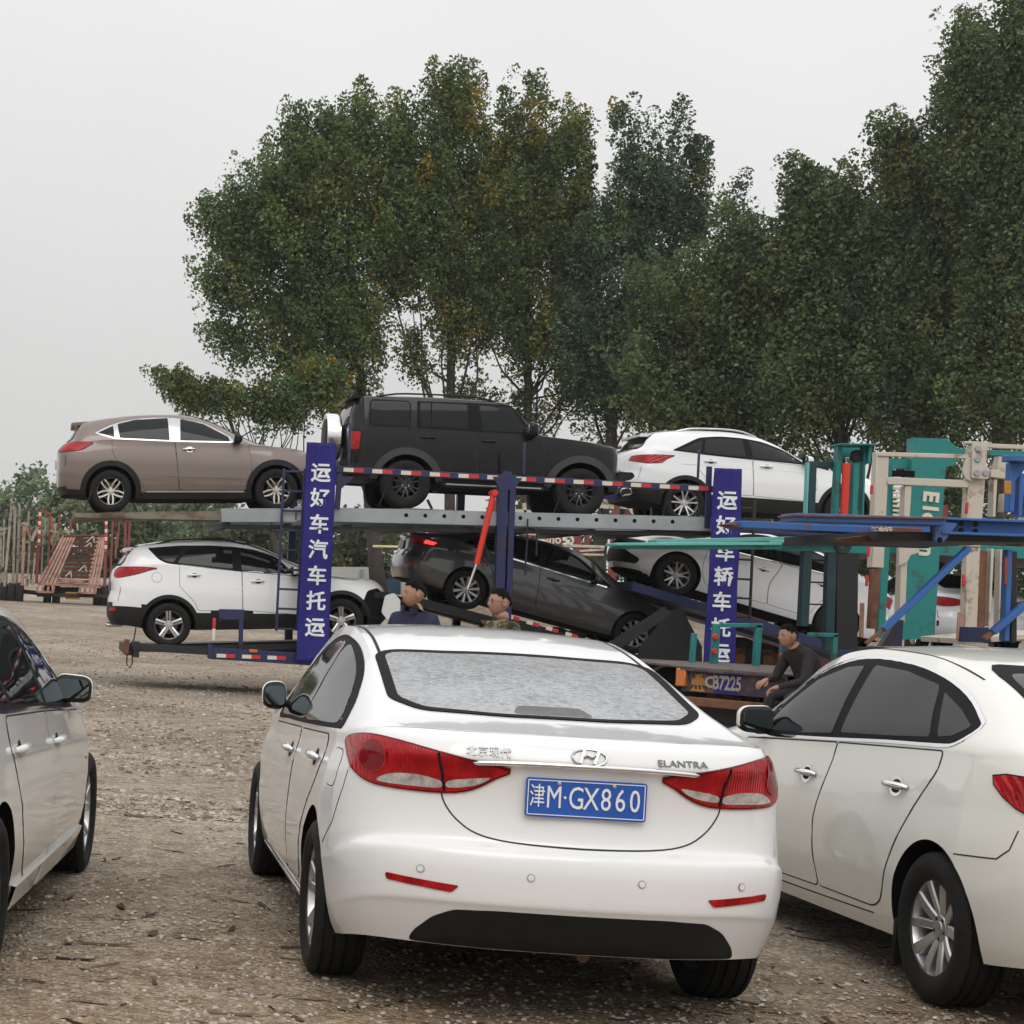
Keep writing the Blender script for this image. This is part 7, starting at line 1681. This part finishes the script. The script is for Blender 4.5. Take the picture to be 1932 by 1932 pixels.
def standing(label, X, Y, H, face, mats, shirt_extra=None, lean=0):
    """face: heading the chest points to (radians from +x, in plan); head may turn by its own angle"""
    k = H/1.74; head_h, chest_h = face
    f = Vector((math.cos(chest_h), math.sin(chest_h), 0)); l = Vector((-f.y, f.x, 0)); z = Vector((0, 0, 1))
    P = lambda a, b, c: (f*a+l*b+z*c)*k
    nodes = {'pelvis': P(0, 0, .95), 'waist': P(.01, 0, 1.08), 'chest': P(.0, 0, 1.28), 'neck0': P(-.015, 0, 1.455), 'neck1': P(.0, 0, 1.55)}
    rad = {'pelvis': (.165*k, .12*k), 'waist': (.16*k, .12*k), 'chest': (.175*k, .13*k), 'neck0': .075*k, 'neck1': .064*k}
    edges = [('pelvis', 'waist'), ('waist', 'chest'), ('chest', 'neck0'), ('neck0', 'neck1')]
    for s, t in ((1, 'L'), (-1, 'R')):
        nodes[t+'sh'] = P(-.01, s*.185, 1.39); nodes[t+'el'] = P(-.03, s*.26, 1.12); nodes[t+'wrist'] = P(.06, s*.25, .88)
        rad[t+'sh'] = .068*k; rad[t+'el'] = .046*k; rad[t+'wrist'] = .031*k; edges += [('chest', t+'sh'), (t+'sh', t+'el'), (t+'el', t+'wrist')]
        hand(nodes, edges, rad, s, nodes[t+'wrist'], P(.15, 0, -1), P(0, -s, 0), t)
        nodes[t+'hip'] = P(0, s*.10, .88); nodes[t+'kn'] = P(.02, s*.11, .49); nodes[t+'an'] = P(-.02, s*.12, .09); nodes[t+'toe'] = P(.15, s*.14, .04)
        rad[t+'hip'] = .098*k; rad[t+'kn'] = .066*k; rad[t+'an'] = .048*k; rad[t+'toe'] = (.045*k, .035*k)
        edges += [('pelvis', t+'hip'), (t+'hip', t+'kn'), (t+'kn', t+'an'), (t+'an', t+'toe')]
    hf = head_h; HM = Matrix.Translation(P(.022, 0, 1.615)) @ Matrix.Rotation(hf, 4, 'Z') @ Matrix.Rotation(R(4), 4, 'Y') @ Matrix.Scale(k, 4)
    def reg(c, b):
        _, a, bb, t = b
        if bb.endswith('toe'): return 6
        if a.endswith(('hip', 'kn')) or bb.endswith('hip') or (a == 'pelvis' and c.z < .93*k): return 5
        if a == 'neck0': return 0 if c.z > 1.475*k else 4
        if a.endswith('sh') and t > .62: return 0
        if a.endswith(('el', 'wrist', 'palm')) or 'palm' in a or bb[1:2] in 'ft' and len(bb) == 4 or bb[1:2] == 't' and len(bb) == 3: return 0
        return 4
    o = body_skin('person', nodes, edges, rad, label, (X, Y, ground_z(X, Y)), reg, [M_['skin'], M_['lip'], M_['eye'], M_['eyewhite']]+mats, lambda bm: head_bm(bm, HM, 0))
    hair_obj(HM, o)
    return o, f, l, k, HM
M_['polo'] = mat('navy_polo', (.014, .014, .05), .8, var=.2, vs=12); M_['trousers'] = mat('dark_trousers', (.02, .02, .025), .8); M_['shoe'] = mat('dark_shoe', (.015, .013, .012), .5)
def camo():
    m = mat('camouflage_cloth', (.1, .1, .06), .85); t = m.node_tree; b = t.nodes['Principled BSDF']
    co = t.nodes.new('ShaderNodeTexCoord'); n = t.nodes.new('ShaderNodeTexNoise'); n.inputs['Scale'].default_value = 11; n.inputs['Detail'].default_value = 2; t.links.new(co.outputs['Object'], n.inputs['Vector'])
    r = t.nodes.new('ShaderNodeValToRGB'); r.color_ramp.interpolation = 'CONSTANT'; el = r.color_ramp.elements
    el[0].position = 0; el[0].color = (.02, .018, .012, 1); el[1].position = .44; el[1].color = (.09, .085, .035, 1)
    for p, c in ((.5, (.05, .03, .018, 1)), (.56, (.22, .20, .11, 1))): q = el.new(p); q.color = c
    t.links.new(n.outputs[0], r.inputs[0]); t.links.new(r.outputs[0], b.inputs['Base Color']); return m
M_['camo'] = camo()
q = at(783, 1130, 17.2)
p1, f, l, k, HM = standing('man in a navy polo shirt standing beyond the white sedan, looking left', q.x, 17.2, 1.765, (R(192), R(236)), [M_['polo'], M_['trousers'], M_['shoe']])
bm = bmesh.new(); ring = [HM.translation+Vector((0, 0, -.145*k))+Vector((math.cos(t)*.075-.03, math.sin(t)*.082, .012*math.sin(t-1)))*k for t in np.linspace(R(236)+.35, R(236)+2*math.pi-.35, 22)]
for a, b in zip(ring, ring[1:]): bar(bm, a, b, .012, .045)
col_ = ob('collar', bm, M_['polo'], p1)
bm = bmesh.new(); c = f*.137*k+l*.085*k+Vector((0, 0, 1.30*k)); bar(bm, c-l*.035, c+l*.035, .004, .012); ob('chest_badge', bm, M_['white_plain'], p1)
q = at(935, 1150, 17.0)
p2, f, l, k, HM = standing('man with glasses in a camouflage shirt standing beyond the white sedan', q.x+.05, 17.0, 1.73, (R(196), R(205)), [M_['camo'], M_['camo'], M_['shoe']])
bm = bmesh.new()
for s in (1, -1):
    tube(bm, [HM @ Vector((.10+.002*math.cos(t), s*.031+.02*math.cos(t), .006+.015*math.sin(t))) for t in np.linspace(0, 2*math.pi, 13)], .0016, 5, cap=False)
    tube(bm, [HM @ Vector(v) for v in ((.10, s*.05, .012), (.06, s*.08, .012), (-.01, s*.088, .006))], .0016, 5)
tube(bm, [HM @ Vector((.104, .012, .008)), HM @ Vector((.104, -.012, .008))], .0016, 5)
ob('glasses', bm, M_['steel'], p2)
# the man sitting hunched on the tail deck
M_['jacket'] = mat('black_jacket', (.014, .012, .012), .8, var=.25, vs=14)
YM = 20.35; zs_ = at(1505, 1178, YM).z-.80; px_ = at(1537, 1270, YM); f = Vector((-.97, -.24, 0)).normalized(); l = Vector((-f.y, f.x, 0)); z = Vector((0, 0, 1))
P = lambda a, b, c: f*a+l*b+z*c
nodes = {'pelvis': P(0, 0, .12), 'waist': P(.05, 0, .27), 'chest': P(.16, 0, .43), 'neck0': P(.24, 0, .545), 'neck1': P(.30, 0, .60)}
rad = {'pelvis': (.17, .13), 'waist': (.165, .125), 'chest': (.19, .135), 'neck0': .08, 'neck1': .064}
edges = [('pelvis', 'waist'), ('waist', 'chest'), ('chest', 'neck0'), ('neck0', 'neck1')]
for s, t in ((1, 'L'), (-1, 'R')):
    nodes[t+'sh'] = P(.20, s*.19, .475); nodes[t+'el'] = P(.30, s*.25, .21); nodes[t+'wrist'] = P(.50, s*.10, .13 if s > 0 else .19)
    rad[t+'sh'] = .075; rad[t+'el'] = .052; rad[t+'wrist'] = .031; edges += [('chest', t+'sh'), (t+'sh', t+'el'), (t+'el', t+'wrist')]
    hand(nodes, edges, rad, s, nodes[t+'wrist'], f*1.0+z*-.35-l*s*.2, l*-s*.4+z*.9, t)
    nodes[t+'hip'] = P(.06, s*.11, .08); nodes[t+'kn'] = P(.42, s*.17, .03); nodes[t+'an'] = P(.40, s*.17, -.42); nodes[t+'toe'] = P(.56, s*.19, -.47)
    rad[t+'hip'] = .10; rad[t+'kn'] = .068; rad[t+'an'] = .05; rad[t+'toe'] = (.045, .035)
    edges += [('pelvis', t+'hip'), (t+'hip', t+'kn'), (t+'kn', t+'an'), (t+'an', t+'toe')]
HM = Matrix.Translation(P(.345, 0, .675)) @ Matrix.Rotation(math.atan2(f.y, f.x), 4, 'Z') @ Matrix.Rotation(R(8), 4, 'Y')
def reg3(c, b):
    _, a, bb, t = b
    if bb.endswith('toe'): return 6
    if a.endswith(('hip', 'kn')) or bb.endswith('hip'): return 5
    if a == 'neck0' and t > .5: return 0
    if a.endswith(('wrist', 'palm')) or 'palm' in a or (len(bb) >= 3 and bb[1] in 'ft' and bb[2].isdigit()): return 0
    return 4
p3 = body_skin('person', nodes, edges, rad, 'man in a black jacket sitting hunched on the tail deck with hands held out', (px_.x, YM, zs_), reg3, [M_['skin'], M_['lip'], M_['eye'], M_['eyewhite'], M_['jacket'], M_['trousers'], M_['shoe']], lambda bm: head_bm(bm, HM, 0))
hair_obj(HM, p3)

# ---------------------------------------------------------------- the air
bm = bmesh.new(); box(bm, (0, 0, 14.5), (2400, 2400, 33)); m = bpy.data.materials.new('haze'); m.use_nodes = True; t = m.node_tree; t.nodes.clear()
o_ = t.nodes.new('ShaderNodeOutputMaterial'); pv = t.nodes.new('ShaderNodeVolumePrincipled'); pv.inputs['Color'].default_value = (.93, .94, .95, 1); pv.inputs['Density'].default_value = .0003; pv.inputs['Anisotropy'].default_value = .2
t.links.new(pv.outputs[0], o_.inputs['Volume']); ob('haze', bm, m, None, 0, kind='stuff', label='thin haze over the yard', category='haze')
